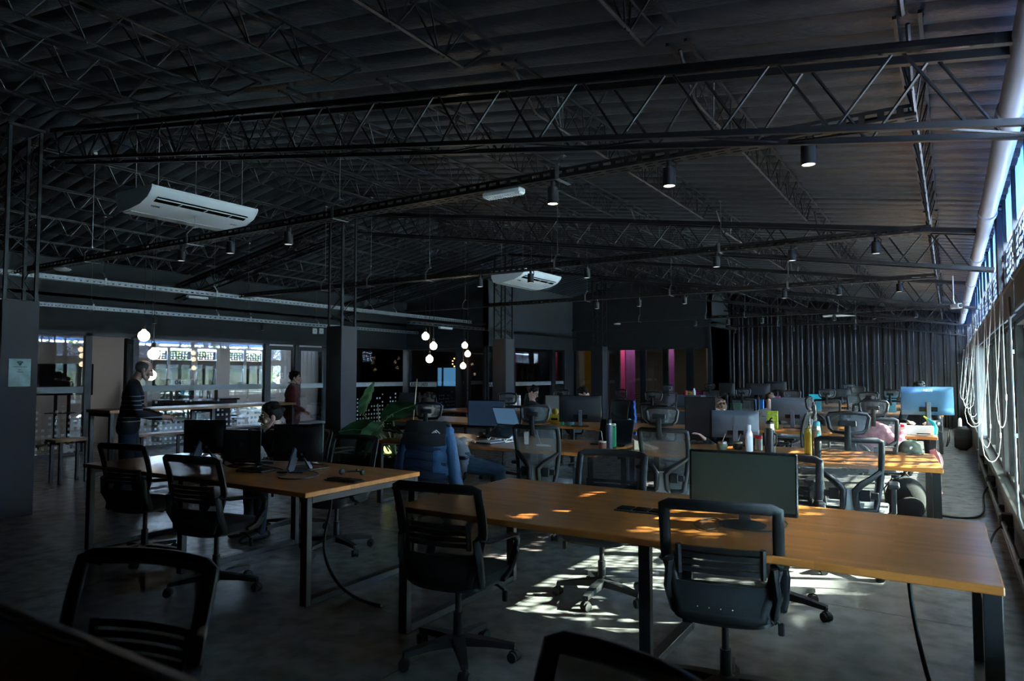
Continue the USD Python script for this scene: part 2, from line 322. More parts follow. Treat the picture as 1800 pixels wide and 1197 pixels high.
fl = structx('floor', 'polished grey concrete floor with saw-cut joints')
xs, ys = np.linspace(-14.0, XR, 6), np.linspace(YN, YB, 10)
for i in range(5):
    for j in range(9):
        g = 0.004
        MB().box(((xs[i] + xs[i + 1]) / 2, (ys[j] + ys[j + 1]) / 2, -0.05), (xs[i + 1] - xs[i] - g, ys[j + 1] - ys[j] - g, 0.10)).build('slab', 'floor_concrete', fl)
MB().box((-7, 9.6, -0.13), (16, 29, 0.04)).build('subfloor', 'cable_black', fl)
MB().box((-16.0, 9.6, -0.04), (4.0, 28, 0.08)).build('slab', 'floor_concrete', fl)

cl = structx('ceiling', 'pitched ceiling of black foil insulation in ribbed strips')
for x0, x1, nm in ((XC, XR + 0.1, 'foil_slope'), (-14.0 - 4.2, XC, 'foil_slope')):
    nx, per, sub = 40, 0.26, 6
    ny = int((YB + 0.3 - YN) / per) * sub
    X, Y = np.meshgrid(np.linspace(x0, x1, nx), YN + np.arange(ny + 1) * per / sub, indexing='ij')
    Z = np.vectorize(zc)(X)
    ph = (Y - YN) / per % 1.0
    sag = 0.016 * (np.sin(PI * ph) ** 0.6)
    P = np.stack([X * 0.9, np.floor((Y - YN) / per) * 3.1, X * 0], -1)
    Z = Z + np.where((np.arange(ny + 1) % sub == 0)[None, :], 0.022, 0.0)
    Z = Z - sag * (0.5 + 0.9 * meshkit.fbm(np.stack([X * 0.7, Y * 1.1, 0 * X], -1), 3, 3)) - 0.012 * meshkit.noise(np.stack([X * 2.6, Y * 5, 0 * X], -1), 5)
    i, j = np.meshgrid(np.arange(nx - 1), np.arange(ny), indexing='ij'); n1 = ny + 1
    q = np.stack([i * n1 + j, i * n1 + j + 1, (i + 1) * n1 + j + 1, (i + 1) * n1 + j], -1).reshape(-1, 4)
    MB().raw(np.stack([X, Y, Z], -1).reshape(-1, 3), q).build(nm, 'foil_black', cl, smooth=40)
MB().box((-4.1, 9.6, 4.15), (9.9, 28.4, 0.06), R=rot_axis((0, 1, 0), math.atan(SL))).build('roof_deck', 'corrugated_black', cl)
MB().box((-13.5, 9.6, 4.42), (9.8, 28.4, 0.06), R=rot_axis((0, 1, 0), -math.atan(0.17))).build('roof_deck', 'corrugated_black', cl)

struct('wall_near', MB().box((-7, YN - 0.1, 2.2), (17, 0.2, 5.2)), 'wall_black')
# far wall of ribbed black sheet
wb = structx('wall_back', 'black ribbed metal sheet wall at the far end')
px0, px1 = -6.3, XR + 0.1
per = 0.305
k = 0; x = px0
while x < px1 - 0.01:
    w = min(per * 3, px1 - x); prof = []
    s = x
    while s < x + w - 1e-6:
        for dx, dy in ((0, 0), (0.055, 0), (0.085, -0.045), (0.125, -0.045), (0.155, 0), (0.215, 0), (0.23, -0.012), (0.25, -0.012), (0.265, 0)):
            if s + dx <= x + w + 1e-9: prof.append((s + dx, YB + dy))
        s += per
    prof.append((x + w, YB))
    m = MB(); v = []
    for a, b in prof: v += [(a, b, 0.0), (a, b, zc(a) + 0.1), (a, YB + 0.06, 0.0), (a, YB + 0.06, zc(a) + 0.1)]
    q = []
    for i in range(len(prof) - 1):
        o = i * 4; q += [[o, o + 4, o + 5, o + 1], [o + 2, o + 3, o + 7, o + 6]]
    m.raw(v, q).build('ribbed_sheet', 'corrugated_black', wb)
    x += w
m = MB()
for zz in (1.85, 3.0, 3.55):
    s = px0 + 0.105
    while s < px1:
        if zz < zc(s) - 0.15: m.ball((s, YB - 0.047, zz), 0.010, 1)
        s += per
m.build('screw', 'steel', wb, kind='stuff')
MB().box((-3, YB + 0.12, 2.2), (8, 0.1, 5)).build('backing', 'wall_black', wb)

# ------------------------------------------------------------------ window wall
NW = 18; Y0 = 2.38; DY = (YB - Y0) / NW
SILL, HEAD, PL, PU, GAP, TOP = 0.52, 1.98, 2.22, 2.74, 2.82, 3.30
wr = structx('wall_right', 'window wall: brown sill wall, dark posts and translucent strip under the roof')
MB().box((XR + 0.07, (YN + Y0) / 2, TOP / 2), (0.14, Y0 - YN, TOP)).build('solid_wall', 'wall_black', wr)
MB().box((XR + 0.07, (Y0 + YB) / 2, 0.25), (0.14, YB - Y0, 0.50)).build('sill_wall', 'sill_brown', wr)
MB().box((XR + 0.05, (Y0 + YB) / 2, SILL - 0.01), (0.20, YB - Y0, 0.02)).build('sill_board', 'frame_black', wr)
MB().box((XR + 0.07, (Y0 + YB) / 2, HEAD + 0.02), (0.09, YB - Y0, 0.05)).build('head_rail', 'frame_black', wr)
MB().box((XR + 0.08, (Y0 + YB) / 2, PL - 0.01), (0.06, YB - Y0, 0.03)).build('transom', 'panel_metal', wr)
MB().box((XR + 0.08, (Y0 + YB) / 2, (HEAD + PL) / 2 + 0.015), (0.03, YB - Y0, PL - HEAD - 0.03)).build('spandrel', 'frame_black', wr)
special('polycarbonate', {'t': ('translucent_bsdf', {'color': (0.40, 0.58, 0.85)}), 'd': ('diffuse_bsdf', {'color': (0.55, 0.62, 0.72)}), 'm': ('mix_closure', {'fac': 0.55})}, [('d.BSDF', 'm.closure1'), ('t.BSDF', 'm.closure2')], 'm.closure')
for n in range(NW):
    a, b = Y0 + n * DY, Y0 + (n + 1) * DY; yc = (a + b) / 2
    MB().box((XR + 0.08, yc, (GAP + TOP) / 2), (0.012, DY - 0.02, TOP - GAP)).build('translucent_panel', 'polycarbonate', wr)
    MB().box((XR + 0.08, a, (SILL + TOP) / 2), (0.07, 0.05, TOP - SILL)).build('post', 'frame_black', wr)
    w = structx(f'window_{n + 1}')
    f = MB(); e = 0.045
    for yy in (a + 0.04, b - 0.04): f.box((XR + 0.06, yy, (SILL + HEAD) / 2), (0.05, e, HEAD - SILL))
    for zz in (SILL + 0.02, HEAD - 0.02): f.box((XR + 0.06, yc, zz), (0.05, DY - 0.08, e))
    if n % 2 == 0: f.box((XR + 0.06, yc, (SILL + HEAD) / 2), (0.05, e, HEAD - SILL))
    f.build('window_frame', 'frame_black', w)
    MB().box((XR + 0.065, yc, (SILL + HEAD) / 2), (0.006, DY - 0.10, HEAD - SILL - 0.04)).build('window_pane', 'window_glass', w)
    # perforated metal sheet: irregular holes
    outer = sbox(-DY / 2 + 0.03, 0, DY / 2 - 0.03, PU - PL); holes = []
    st = 0.074
    for r, yy in enumerate(np.arange(0.04, PU - PL - 0.02, st * 0.86)):
        for xx in np.arange(-DY / 2 + 0.07 + (r % 2) * st / 2, DY / 2 - 0.06, st):
            if rng.random() < 0.10: continue
            rad = rng.uniform(0.020, 0.036); c = np.array([xx, yy]) + rng.uniform(-0.012, 0.012, 2); k = 6; a0 = rng.random() * 6
            holes.append([(c[0] + rad * rng.uniform(0.7, 1.2) * math.cos(a0 + 2 * PI * t / k), c[1] + rad * rng.uniform(0.7, 1.2) * math.sin(a0 + 2 * PI * t / k)) for t in range(k)])
    from shapely.ops import unary_union
    hp = unary_union([Polygon(h).buffer(0) for h in holes])
    sh = outer.difference(hp)
    sh = max(getattr(sh, 'geoms', [sh]), key=lambda g: g.area)
    R = np.array([[0, 0, 1.0], [1, 0, 0], [0, 1, 0]])
    MB().prism(sh, 0.002, R, (XR + 0.06, yc, PL)).build('perforated_sheet', 'panel_metal', w)
for k, yy in enumerate((3.85, 8.55, 13.25, 18.0, 22.9)):
    struct(f'trim_{k + 1}', MB().box((XR + (-0.01 if k == 2 else 0.055), yy, 1.0 if k == 2 else 1.6), (0.13 if k == 2 else 0.10, 0.16, 2.0 if k == 2 else 3.2), bev=0.008), 'post_grey' if k == 2 else 'pillar_graphite')

# ------------------------------------------------------------------ glass wall on the left and the rooms behind
def yl(px): return at_x(px, 650, XL)[1]
ZG = 2.33
wl = structx('wall_left', 'black wall above the glazed partition on the left')
YC1 = 15.88; X2, Y2, X3 = -11.03, 21.16, -6.2
MB().box((XL - 0.06, (YN + YC1) / 2, ZG + 0.95), (0.12, YC1 - YN, 1.9)).build('upper_wall', 'wall_black', wl)
MB().box((XL - 0.06, (YN + 5.2) / 2, ZG / 2), (0.12, 5.2 - YN, ZG)).build('solid_wall', 'wall_black', wl)
def frame_bar(p0, p1, w=0.10, d=0.08, parent=wl): MB().bar(p0, p1, d, w).build('frame_bar', 'frame_black', parent)
cuts = [5.2, yl(147), yl(162), yl(240), yl(463), yl(520), yl(577), yl(624), YC1]
for yy in (yl(153), yl(236), yl(467), yl(520), yl(584)): MB().box((XL, yy, ZG / 2), (0.10, 0.12, ZG)).build('frame_post', 'frame_black', wl)
MB().box((XL, yl(715) - 0.0, ZG / 2), (0.14, 0.14, ZG)).build('frame_post', 'frame_black', wl)
MB().box((XL, (5.2 + YC1) / 2, ZG - 0.02), (0.10, YC1 - 5.2, 0.08)).build('head_rail', 'frame_black', wl)
special('dot_film', {'g': ('geometry', {}), 'm1': ('vector_math', {'math_type': 'scale', 'scale': 9.0}), 'fr': ('vector_math', {'math_type': 'fraction'}), 'sx': ('separate_xyz', {}),
        'fl': ('vector_math', {'math_type': 'floor'}), 'wn': ('white_noise_texture', {}), 'sp': ('separate_xyz', {}), 'zz': ('map_range', {'from_min': 0.45, 'from_max': 1.02, 'to_min': 1.0, 'to_max': 0.05, 'clamp': True}),
        'a': ('math', {'math_type': 'compare', 'value2': 0.5, 'value3': 0.22}), 'b': ('math', {'math_type': 'compare', 'value2': 0.5, 'value3': 0.22}), 'ab': ('math', {'math_type': 'multiply'}), 'lt': ('math', {'math_type': 'less_than'}), 'k': ('math', {'math_type': 'multiply'}),
        'k2': ('math', {'math_type': 'multiply', 'value2': 0.75}),
        't': ('transparent_bsdf', {}), 'd': ('diffuse_bsdf', {'color': (0.75, 0.78, 0.82)}), 'mx': ('mix_closure', {})},
        [('g.position', 'm1.vector1'), ('m1.vector', 'fr.vector1'), ('fr.vector', 'sx.vector'), ('m1.vector', 'fl.vector1'), ('fl.vector', 'wn.vector'), ('g.position', 'sp.vector'), ('sp.z', 'zz.value'),
         ('sx.y', 'a.value1'), ('sx.z', 'b.value1'), ('a.value', 'ab.value1'), ('b.value', 'ab.value2'), ('wn.value', 'lt.value1'), ('zz.result', 'lt.value2'), ('ab.value', 'k.value1'), ('lt.value', 'k.value2'), ('k.value', 'k2.value1'),
         ('k2.value', 'mx.fac'), ('t.BSDF', 'mx.closure1'), ('d.BSDF', 'mx.closure2')], 'mx.closure')
def pane_y(y0, y1, x, parent, z0=0.06, z1=ZG - 0.06, dots=True, band=True):
    MB().box((x, (y0 + y1) / 2, (z0 + z1) / 2), (0.010, y1 - y0, z1 - z0)).build('glass_pane', 'partition_glass', parent)
    if dots: MB().box((x + 0.008, (y0 + y1) / 2, 0.54), (0.001, y1 - y0, 0.96)).build('dotted_film', 'dot_film', parent)
    if band: MB().box((x + 0.008, (y0 + y1) / 2, 1.235), (0.001, y1 - y0, 0.12)).build('frosted_band', 'film_frost', parent)
    MB().box((x, (y0 + y1) / 2, 0.03), (0.08, y1 - y0, 0.06)).build('bottom_rail', 'frame_black', parent)
wn = structx('window_31', 'large glazed partition pane with dotted film at the far left'); pane_y(5.25, yl(148), XL, wn)
wn = structx('window_32', 'wide glazed partition pane behind the bar table'); pane_y(yl(242), yl(462), XL, wn)
wn = structx('window_33', 'glazed partition pane behind the potted plant'); pane_y(yl(580), yl(708), XL, wn)
def glass_door(n, y0, y1, rz=0.0, hinge=None, label=None):
    """A framed glass leaf lying along y, turned about its hinge."""
    d = structx(f'door_{n}', label); h = y1 if hinge is None else hinge
    R = rotz(rz)
    def P(y, z, x=0.0): return V(XL, h, 0) + R @ V(x, y - h, z)
    f = MB()
    for yy in (y0 + 0.04, y1 - 0.04): f.box(P(yy, 1.13), (0.05, 0.09, 2.18), R=R)
    for zz in (0.06, 2.18): f.box(P((y0 + y1) / 2, zz), (0.05, y1 - y0 - 0.16, 0.10), R=R)
    f.build('door_frame', 'frame_black', d)
    MB().box(P((y0 + y1) / 2, 1.12), (0.008, y1 - y0 - 0.16, 2.04), R=R).build('door_pane', 'partition_glass', d)
    MB().box(P((y0 + y1) / 2, 1.235, 0.008), (0.001, y1 - y0 - 0.16, 0.12), R=R).build('frosted_band', 'film_frost', d)
    MB().tube([P(y0 + 0.06, 0.95, 0.03), P(y0 + 0.06, 0.95, 0.09), P(y0 + 0.18, 0.95, 0.09)], 0.011).build('door_handle', 'steel', d)
    return P, R
glass_door(1, yl(163) + 0.05, yl(232), math.radians(52), label='open black framed glass door leaf in the left partition')
P_, R__ = glass_door(2, yl(470), yl(517), label='closed black framed glass door beside the red sweater')
tm = meshkit.text_mesh('OFI', 0.10, 0.002); v = np.array(tm.vertices)
MB().raw(np.stack([np.full(len(v), XL + 0.012) + v[:, 2], yl(483) + v[:, 0], 1.46 + v[:, 1]], 1), np.array(tm.faces)).build('door_lettering', 'film_dot', stage.GetPrimAtPath('/World/door_2'))
glass_door(3, yl(523), yl(572), label='closed black framed glass door next to the second column')

pane_mat('side_glass', (0.13, 0.15, 0.15), 0.8)
# rooms behind the partition
wq = structx('wall_left_far', 'outer wall of the side rooms with a window strip')
XF = -17.9
def yf(px): return at_x(px, 650, XF)[1]
sw = [(yf(262), yf(292)), (yf(297), yf(334)), (yf(345), yf(378)), (yf(402), yf(426)), (yf(431), yf(458))]
ys_ = [YN] + [t for s in sw for t in s] + [YB]
for a, b in zip(ys_[::2], ys_[1::2]): MB().box((XF, (a + b) / 2, 1.5), (0.12, b - a, 3.0)).build('pier', 'room_white', wq)
for a, b in sw:
    MB().box((XF, (a + b) / 2, 0.55), (0.12, b - a, 1.10)).build('parapet', 'room_white', wq)
    MB().box((XF, (a + b) / 2, 2.62), (0.12, b - a, 0.76)).build('upper_wall', 'room_white', wq)
for k, (a, b) in enumerate(sw):
    w = structx(f'window_{41 + k}')
    MB().box((XF, (a + b) / 2, 1.38), (0.008, b - a, 0.60)).build('window_pane', 'side_glass', w)
    MB().box((XF + 0.03, (a + b) / 2, 1.80), (0.02, b - a, 0.24)).build('roller_blind', 'blind_grey', w)
    outer = sbox(-(b - a) / 2, 0, (b - a) / 2, 0.24); holes = []
    for xx in np.arange(-(b - a) / 2 + 0.06, (b - a) / 2 - 0.05, 0.085):
        for yy in (0.05, 0.12, 0.19):
            rad = rng.uniform(0.015, 0.032); c = np.array([xx, yy]) + rng.uniform(-0.012, 0.012, 2)
            holes.append(Polygon([(c[0] + rad * math.cos(t), c[1] + rad * math.sin(t)) for t in np.arange(6) * PI / 3]))
    sh = outer.difference(unary_union(holes)); sh = max(getattr(sh, 'geoms', [sh]), key=lambda g: g.area)
    MB().prism(sh, 0.002, R, (XF, (a + b) / 2, 1.93)).build('perforated_sheet', 'panel_metal', w)
struct('ceiling_side_rooms', MB().box((-16.0, 9.6, 3.02), (4.0, 28, 0.06)), 'ceiling_white')
struct('wall_side_partition', MB().box((-16.0, 8.0, 1.5), (3.7, 0.10, 3.0)), 'room_white')
struct('wall_side_partition', MB().box((-16.0, 16.0, 1.5), (3.8, 0.10, 3.0)), 'wall_graphite')
struct('wall_side_partition', MB().box((-16.0, 3.2, 1.5), (3.7, 0.10, 3.0)), 'room_white')

# auditorium corner
wc = structx('wall_auditorium', 'black front wall of the auditorium with glazing')
zt = zc(-12.5)
MB().box(((XL + X2) / 2, YC1 + 0.06, (ZG + 4.3) / 2), (X2 - XL, 0.12, 4.3 - ZG)).build('upper_wall', 'wall_black', wc)
def xa(px, y=YC1): return at_y(px, 650, y)[0]
for a, b in ((XL, xa(721)), (xa(803), xa(812)), (xa(852), X2)): MB().box(((a + b) / 2, YC1, ZG / 2), (b - a, 0.12, ZG)).build('frame_post', 'frame_black', wc)
for a, b in ((xa(721), xa(803)), (xa(812), xa(852))):
    MB().box(((a + b) / 2, YC1, ZG / 2), (b - a, 0.010, ZG - 0.1)).build('glass_pane', 'partition_glass', wc)
    MB().box(((a + b) / 2, YC1, ZG - 0.03), (b - a, 0.10, 0.06)).build('head_rail', 'frame_black', wc)
    MB().box(((a + b) / 2, YC1, 0.04), (b - a, 0.10, 0.08)).build('bottom_rail', 'frame_black', wc)
MB().box(((xa(721) + xa(768)) / 2, YC1 - 0.008, 1.22), (xa(768) - xa(721), 0.001, 0.13)).build('frosted_band', 'film_frost', wc)
tm = meshkit.text_mesh('AUDITORIO', 0.085, 0.002, True); v = np.array(tm.vertices)
MB().raw(np.stack([xa(722) + v[:, 0], np.full(len(v), YC1 - 0.012) - v[:, 2], 1.18 + v[:, 1]], 1), np.array(tm.faces)[:, ::-1]).build('lettering', 'frame_black', wc)
w2 = structx('wall_auditorium_side', 'graphite side wall of the auditorium')
MB().box((X2 - 0.06, (YC1 + Y2) / 2, (ZG + 4.3) / 2), (0.12, Y2 - YC1, 4.3 - ZG)).build('upper_wall', 'wall_graphite', w2)
def y2(px): return at_x(px, 650, X2)[1]
for a, b in ((YC1, YC1 + 0.06), (y2(868), y2(903)), (y2(968), y2(974)), (y2(990), Y2)): MB().box((X2, (a + b) / 2, ZG / 2), (0.12, b - a, ZG)).build('frame_post', 'frame_black' if a < 20 else 'wall_graphite', w2)
for a, b in ((YC1 + 0.06, y2(868)), (y2(903), y2(968)), (y2(974), y2(990))): pane_y(a, b, X2, w2, dots=False)
tm = meshkit.text_mesh('AUDITORIO', 0.12, 0.002, True); v = np.array(tm.vertices)
MB().raw(np.stack([np.full(len(v), X2 + 0.012) + v[:, 2], y2(858) + v[:, 0] * 1.5, 1.18 + v[:, 1]], 1), np.array(tm.faces)).build('lettering', 'frame_black', w2)
ah = structx('wall_auditorium_inner', 'dark inner walls of the auditorium')
MB().box((-13.2, 21.2, 1.5), (4.6, 0.1, 3.0)).build('end_wall', 'wall_graphite', ah)
MB().box((-14.0, 18.7, 2.95), (0.1, 5.4, 0.06)).build('inner_beam', 'wall_graphite', ah)
MB().box((-14.2, 18.6, 1.5), (0.1, 5.4, 3.0)).build('inner_side_wall', 'wall_graphite', ah)
MB().box((-12.6, 18.5, 2.95), (3.1, 5.3, 0.06)).build('inner_ceiling', 'wall_graphite', ah)
MB().box((-12.6, 16.95, 1.5), (3.1, 0.06, 3.0)).build('dark_panel', 'wall_black', ah)
pane_mat('blue_glass', (0.06, 0.15, 0.28), 0.6)
wn = structx('window_47', 'small blue-tinted window seen inside the auditorium')
a, b = xa(768, 16.86), xa(806, 16.86)
f = MB()
zl, zu = at_y(785, 680, 16.86)[2], at_y(785, 645, 16.86)[2]
for xx in (a, a + (b - a) * 0.27, b): f.box((xx, 16.86, (zl + zu) / 2), (0.05, 0.04, zu - zl))
for zz in (zl, zu): f.box(((a + b) / 2, 16.86, zz), (b - a, 0.04, 0.05))
f.build('window_frame', 'frame_black', wn)
mat('window_sky_blue', (0.03, 0.09, 0.16), 0.3, emit=(0.10, 0.30, 0.55), strength=0.2)
MB().box(((a + b) / 2, 16.88, (zl + zu) / 2), (b - a, 0.01, zu - zl)).build('window_pane', 'window_sky_blue', wn)
# lounge front
w3 = structx('wall_lounge', 'black lounge front with glazed doors')
def x3(px): return at_y(px, 650, Y2)[0]
MB().box(((X2 + X3) / 2, Y2 + 0.06, (ZG + 4.7) / 2), (X3 - X2, 0.12, 4.7 - ZG)).build('upper_wall', 'wall_black', w3)
posts = [1010, 1037, 1066, 1085, 1128, 1134, 1172, 1178, 1212, 1219, 1253]
for a, b in ((x3(1003), x3(1014)), (x3(1040), x3(1070)), (x3(1082), x3(1090)), (x3(1126), x3(1136)), (x3(1166), x3(1175)), (x3(1207), x3(1220)), (x3(1252), X3)):
    MB().box(((a + b) / 2, Y2, ZG / 2), (b - a, 0.10, ZG)).build('frame_post', 'frame_black', w3)
for a, b in ((x3(1014), x3(1040)), (x3(1070), x3(1082)), (x3(1090), x3(1126)), (x3(1136), x3(1166)), (x3(1175), x3(1207)), (x3(1220), x3(1252))):
    MB().box(((a + b) / 2, Y2, ZG / 2), (b - a, 0.010, ZG)).build('glass_pane', 'partition_glass', w3)
MB().box(((X2 + X3) / 2, 25.2, 1.6), (5.2, 0.1, 3.2)).build('inner_wall', 'wall_black', w3)
for xx in (X2 - 0.1, X3 - 0.05): MB().box((xx, 23.2, 1.6), (0.1, 4.2, 3.2)).build('inner_side_wall', 'wall_black', w3)
MB().box(((X2 + X3) / 2, 23.2, 3.05), (5.2, 4.2, 0.08)).build('inner_ceiling', 'wall_black', w3)
MB().box(((X2 + X3) / 2, 23.3, -0.04), (5.2, 4.2, 0.08)).build('inner_floor', 'floor_concrete', w3)
def x4(px): return at_y(px, 650, 22.3)[0]
MB().box(((x3(1015) + x3(1038)) / 2, 21.75, 1.2), (x3(1038) - x3(1015), 0.06, 2.4)).build('coloured_panel', 'ochre_paint', w3)
for a, b, c in ((1089, 1099, 'magenta_paint'), (1101, 1116, 'purple_paint'), (1176, 1185, 'purple_paint')):
    MB().box(((x4(a) + x4(b)) / 2, 22.3, 1.2), (x4(b) - x4(a), 0.06, 2.4)).build('coloured_panel', c, w3)
MB().box((X3 - 0.06, (Y2 + YB) / 2, 2.35), (0.12, YB - Y2, 4.7)).build('return_wall', 'pillar_graphite', w3)
# soft light inside the lounge and side rooms comes from flat ceiling lamps
def panel_lamp(c, s, col, inten):
    l = UsdLux.RectLight.Define(stage, numbered('ceiling_panel_light')); l.CreateWidthAttr(s[0]); l.CreateHeightAttr(s[1]); l.CreateColorAttr(Gf.Vec3f(*col)); l.CreateIntensityAttr(inten)
    l.AddTranslateOp().Set(Gf.Vec3d(*c))
panel_lamp((-8.4, 22.0, 2.9), (4.0, 0.3), (1.0, 0.8, 0.55), 5.0)
panel_lamp((-15.8, 5.6, 2.97), (0.6, 1.2), (1.0, 0.96, 0.9), 1.6)
panel_lamp((-15.8, 11.5, 2.97), (0.6, 3.0), (1.0, 0.97, 0.92), 0.9)
panel_lamp((-15.8, 14.3, 2.97), (0.6, 1.6), (0.92, 0.96, 1.0), 2.2)
panel_lamp((-12.5, 18.5, 2.9), (0.6, 1.2), (0.9, 0.95, 1.0), 0.4)

# ------------------------------------------------------------------ outdoors
ss = structx('trim_sunscreen', 'row of perforated metal sun screens standing outside the windows')
for n in range(18):
    a, b = 3.2 + n * 1.2, 4.4 + n * 1.2; outer = sbox(-0.59, 0, 0.59, 1.15); holes = []; st = 0.088
    for r, yy in enumerate(np.arange(0.05, 1.11, st * 0.80)):
        for xx in np.arange(-0.54 + (r % 2) * st / 2, 0.55, st):
            if rng.random() < 0.07: continue
            c = np.array([xx, yy]) + rng.uniform(-0.012, 0.012, 2); a0 = rng.random() * 6
            holes.append(Polygon([(c[0] + 0.041 * rng.uniform(0.75, 1.15) * math.cos(a0 + q * PI / 3), c[1] + 0.033 * rng.uniform(0.75, 1.15) * math.sin(a0 + q * PI / 3)) for q in range(6)]).buffer(0))
    sh = outer.difference(unary_union(holes)); sh = max(getattr(sh, 'geoms', [sh]), key=lambda g: g.area)
    MB().prism(sh, 0.002, R, (1.35, (a + b) / 2, 1.62)).build('perforated_sheet', 'panel_metal', ss)
    MB().box((1.36, a, 1.4), (0.05, 0.05, 2.8)).build('screen_post', 'panel_metal', ss)
struct('ground_outside', MB().box((40, 20, -0.10), (79, 160, 0.1)), 'concrete_out')
struct('ground_outside', MB().box((-58, 20, -0.12), (79, 160, 0.1)), 'grass_ground')
def leaf_cards(P, size, r):
    n = len(P); d = r.normal(size=(n, 3)); d /= np.linalg.norm(d, axis=1, keepdims=True); e = np.cross(d, r.normal(size=(n, 3))); e /= np.linalg.norm(e, axis=1, keepdims=True)
    s = size * r.uniform(0.6, 1.3, (n, 1))
    v = np.stack([P - d * s, P + e * s * 0.5, P + d * s, P - e * s * 0.5], 1).reshape(-1, 3); o = np.arange(n)[:, None] * 4
    return v, np.vstack([o + [0, 1, 2], o + [0, 2, 3]])
rt = np.random.default_rng(11)
def canopy_tree(x, y, z1, z2, hw, n_dense, label):
    t = thing('tree', label, 'tree', (x, y, 0), 0, 'trees outside the windows')
    dx = rt.uniform(-1.1, 1.1, n_dense); P2 = np.stack([dx, rt.uniform(-hw, hw, n_dense), z1 + 0.14 + 0.63 * dx + (z2 - z1) * rt.random(n_dense)], 1)
    MB().raw(*leaf_cards(P2, 0.27, rt)).build('crown', 'leaf_tree', t, kind='stuff')
    MB().tube([(0, 0, -0.05), (0.05, 0.1, 1.8), (-0.05, 0, 3.6), (0.1, -0.1, z1)], [0.16, 0.13, 0.11, 0.06], 8).build('trunk', 'bark', t, smooth=40)
for k in range(8):
    canopy_tree(8.0, 11.95 + 2.9 * k, 7.0, 10.0, 1.35, 2300, f'leafy green tree outside the windows, {ORD[k + 1]} of its row from the near end')
t = thing('tree', 'big dense green tree outside the windows, first of its row from the near end', 'tree', (8.0, 3.6, 0), 0, 'trees outside the windows')
n_ = 9000; yy = rt.uniform(-6.0, 6.95, n_); top_ = np.where(yy < 4.55, 10.0, 6.32 - 0.62 * (yy - 4.55)); zz_ = 2.6 + (top_ - 2.6) * rt.random(n_)
P4 = np.stack([rt.uniform(-0.7, 0.7, 95), rt.uniform(4.7, 6.95, 95), rt.uniform(5.4, 6.95, 95)], 1); dx = rt.uniform(-0.8, 0.8, 1900); P4 = np.stack([dx, rt.uniform(4.7, 6.95, 1900), 7.14 + 0.63 * dx + 3.0 * rt.random(1900)], 1)
MB().raw(*leaf_cards(np.stack([rt.uniform(-0.3, 0.3, n_), yy, zz_], 1), 0.28, rt)).raw(*leaf_cards(P4, 0.27, rt)).build('crown', 'leaf_tree', t, kind='stuff')
MB().tube([(0, 0, -0.05), (0.1, 0.1, 1.5), (0.1, 0, 3.0), (0.0, -0.1, 5.0)], [0.28, 0.24, 0.20, 0.10], 9).build('trunk', 'bark', t, smooth=40)
def hedge(c, s, n, label):
    t = thing('hedge', label, 'hedge', (c[0], c[1], 0), 0, 'hedges outside')
    P = np.stack([rt.uniform(-s[0] / 2, s[0] / 2, n), rt.uniform(-s[1] / 2, s[1] / 2, n), rt.random(n) * s[2]], 1)
    MB().raw(*leaf_cards(P, 0.16, rt)).build('foliage', 'leaf_tree', t, kind='stuff')
    MB().box((0, 0, s[2] * 0.45), (s[0] * 0.55, s[1] * 0.96, s[2] * 0.9)).build('twigs', 'bark', t)
hedge((2.6, 68, 0), (1.6, 88, 3.4), 14000, 'clipped dark green hedge along the path outside the far windows')
hedge((-21.5, 11.0, 0), (1.2, 15, 2.3), 3600, 'green hedge outside the side room windows')
hedge((13.5, 16.0, 0), (1.2, 34, 3.6), 3000, 'tall green hedge across the yard outside the windows')
# ------------------------------------------------------------------ roof trusses, joists, columns
def zig(x0, x1, step, fz_top, fz_bot, fy_top, fy_bot):
    """A bent bar running up and down between two chords."""
    n = max(2, int(round((x1 - x0) / step))); pts = []
    for i in range(n + 1):
        x = x0 + (x1 - x0) * i / n
        if i % 2 == 0: pts += [(x - 0.02, fy_top, fz_top(x) - 0.015), (x, fy_top, fz_top(x)), (x + 0.02, fy_top, fz_top(x) - 0.015)]
        else: pts += [(x - 0.02, fy_bot, fz_bot(x) + 0.015), (x, fy_bot, fz_bot(x)), (x + 0.02, fy_bot, fz_bot(x) + 0.015)]
    return pts
def make_truss(name, xa_, xb_, label, loc):
    t = thing(name, label, 'roof truss', loc, 0, 'main roof trusses')
    zt = lambda x: zc(x) - 0.29; zb = lambda x: zc(x) - 0.29 - 0.385 + 0.006 * abs(XR - x)
    for y in (-0.07, 0.07):
        MB().bar((xa_, y, zt(xa_)), (xb_, y, zt(xb_)), 0.04, 0.05).build('top_chord', 'black_metal', t)
    for y in (-0.10, 0.10):
        MB().bar((xa_, y, zb(xa_)), (xb_, y, zb(xb_)), 0.028, 0.03).build('bottom_chord', 'black_metal', t)
    for y, o in ((-1, 0.0), (1, 0.14)):
        MB().tube(zig(xa_ + 0.05 + o, xb_ - 0.3 + o, 0.275, zt, zb, 0.07 * y, 0.10 * y), 0.0085, 5).build('web_bar', 'black_metal', t, smooth=40)
    n = int((xb_ - xa_) / 0.55); P = [(xa_ + (xb_ - xa_) * i / n, 0.10 * (-1) ** i, zb(xa_ + (xb_ - xa_) * i / n)) for i in range(n + 1)]
    MB().tube(P, 0.007, 4).build('bottom_lacing', 'black_metal', t)
    return t
TY = [3.70, 8.50, 13.30, 18.10, 22.75]
for k, y in enumerate(TY):
    lab = f'{ORD[k]} black lattice roof truss from the front, on the window side of the columns'
    if k == 0: tr = make_truss('roof_truss', XC + 0.15, XR - 0.02, lab, (0, y, 0))
    else: dup(tr, lab, (0, y, 0))
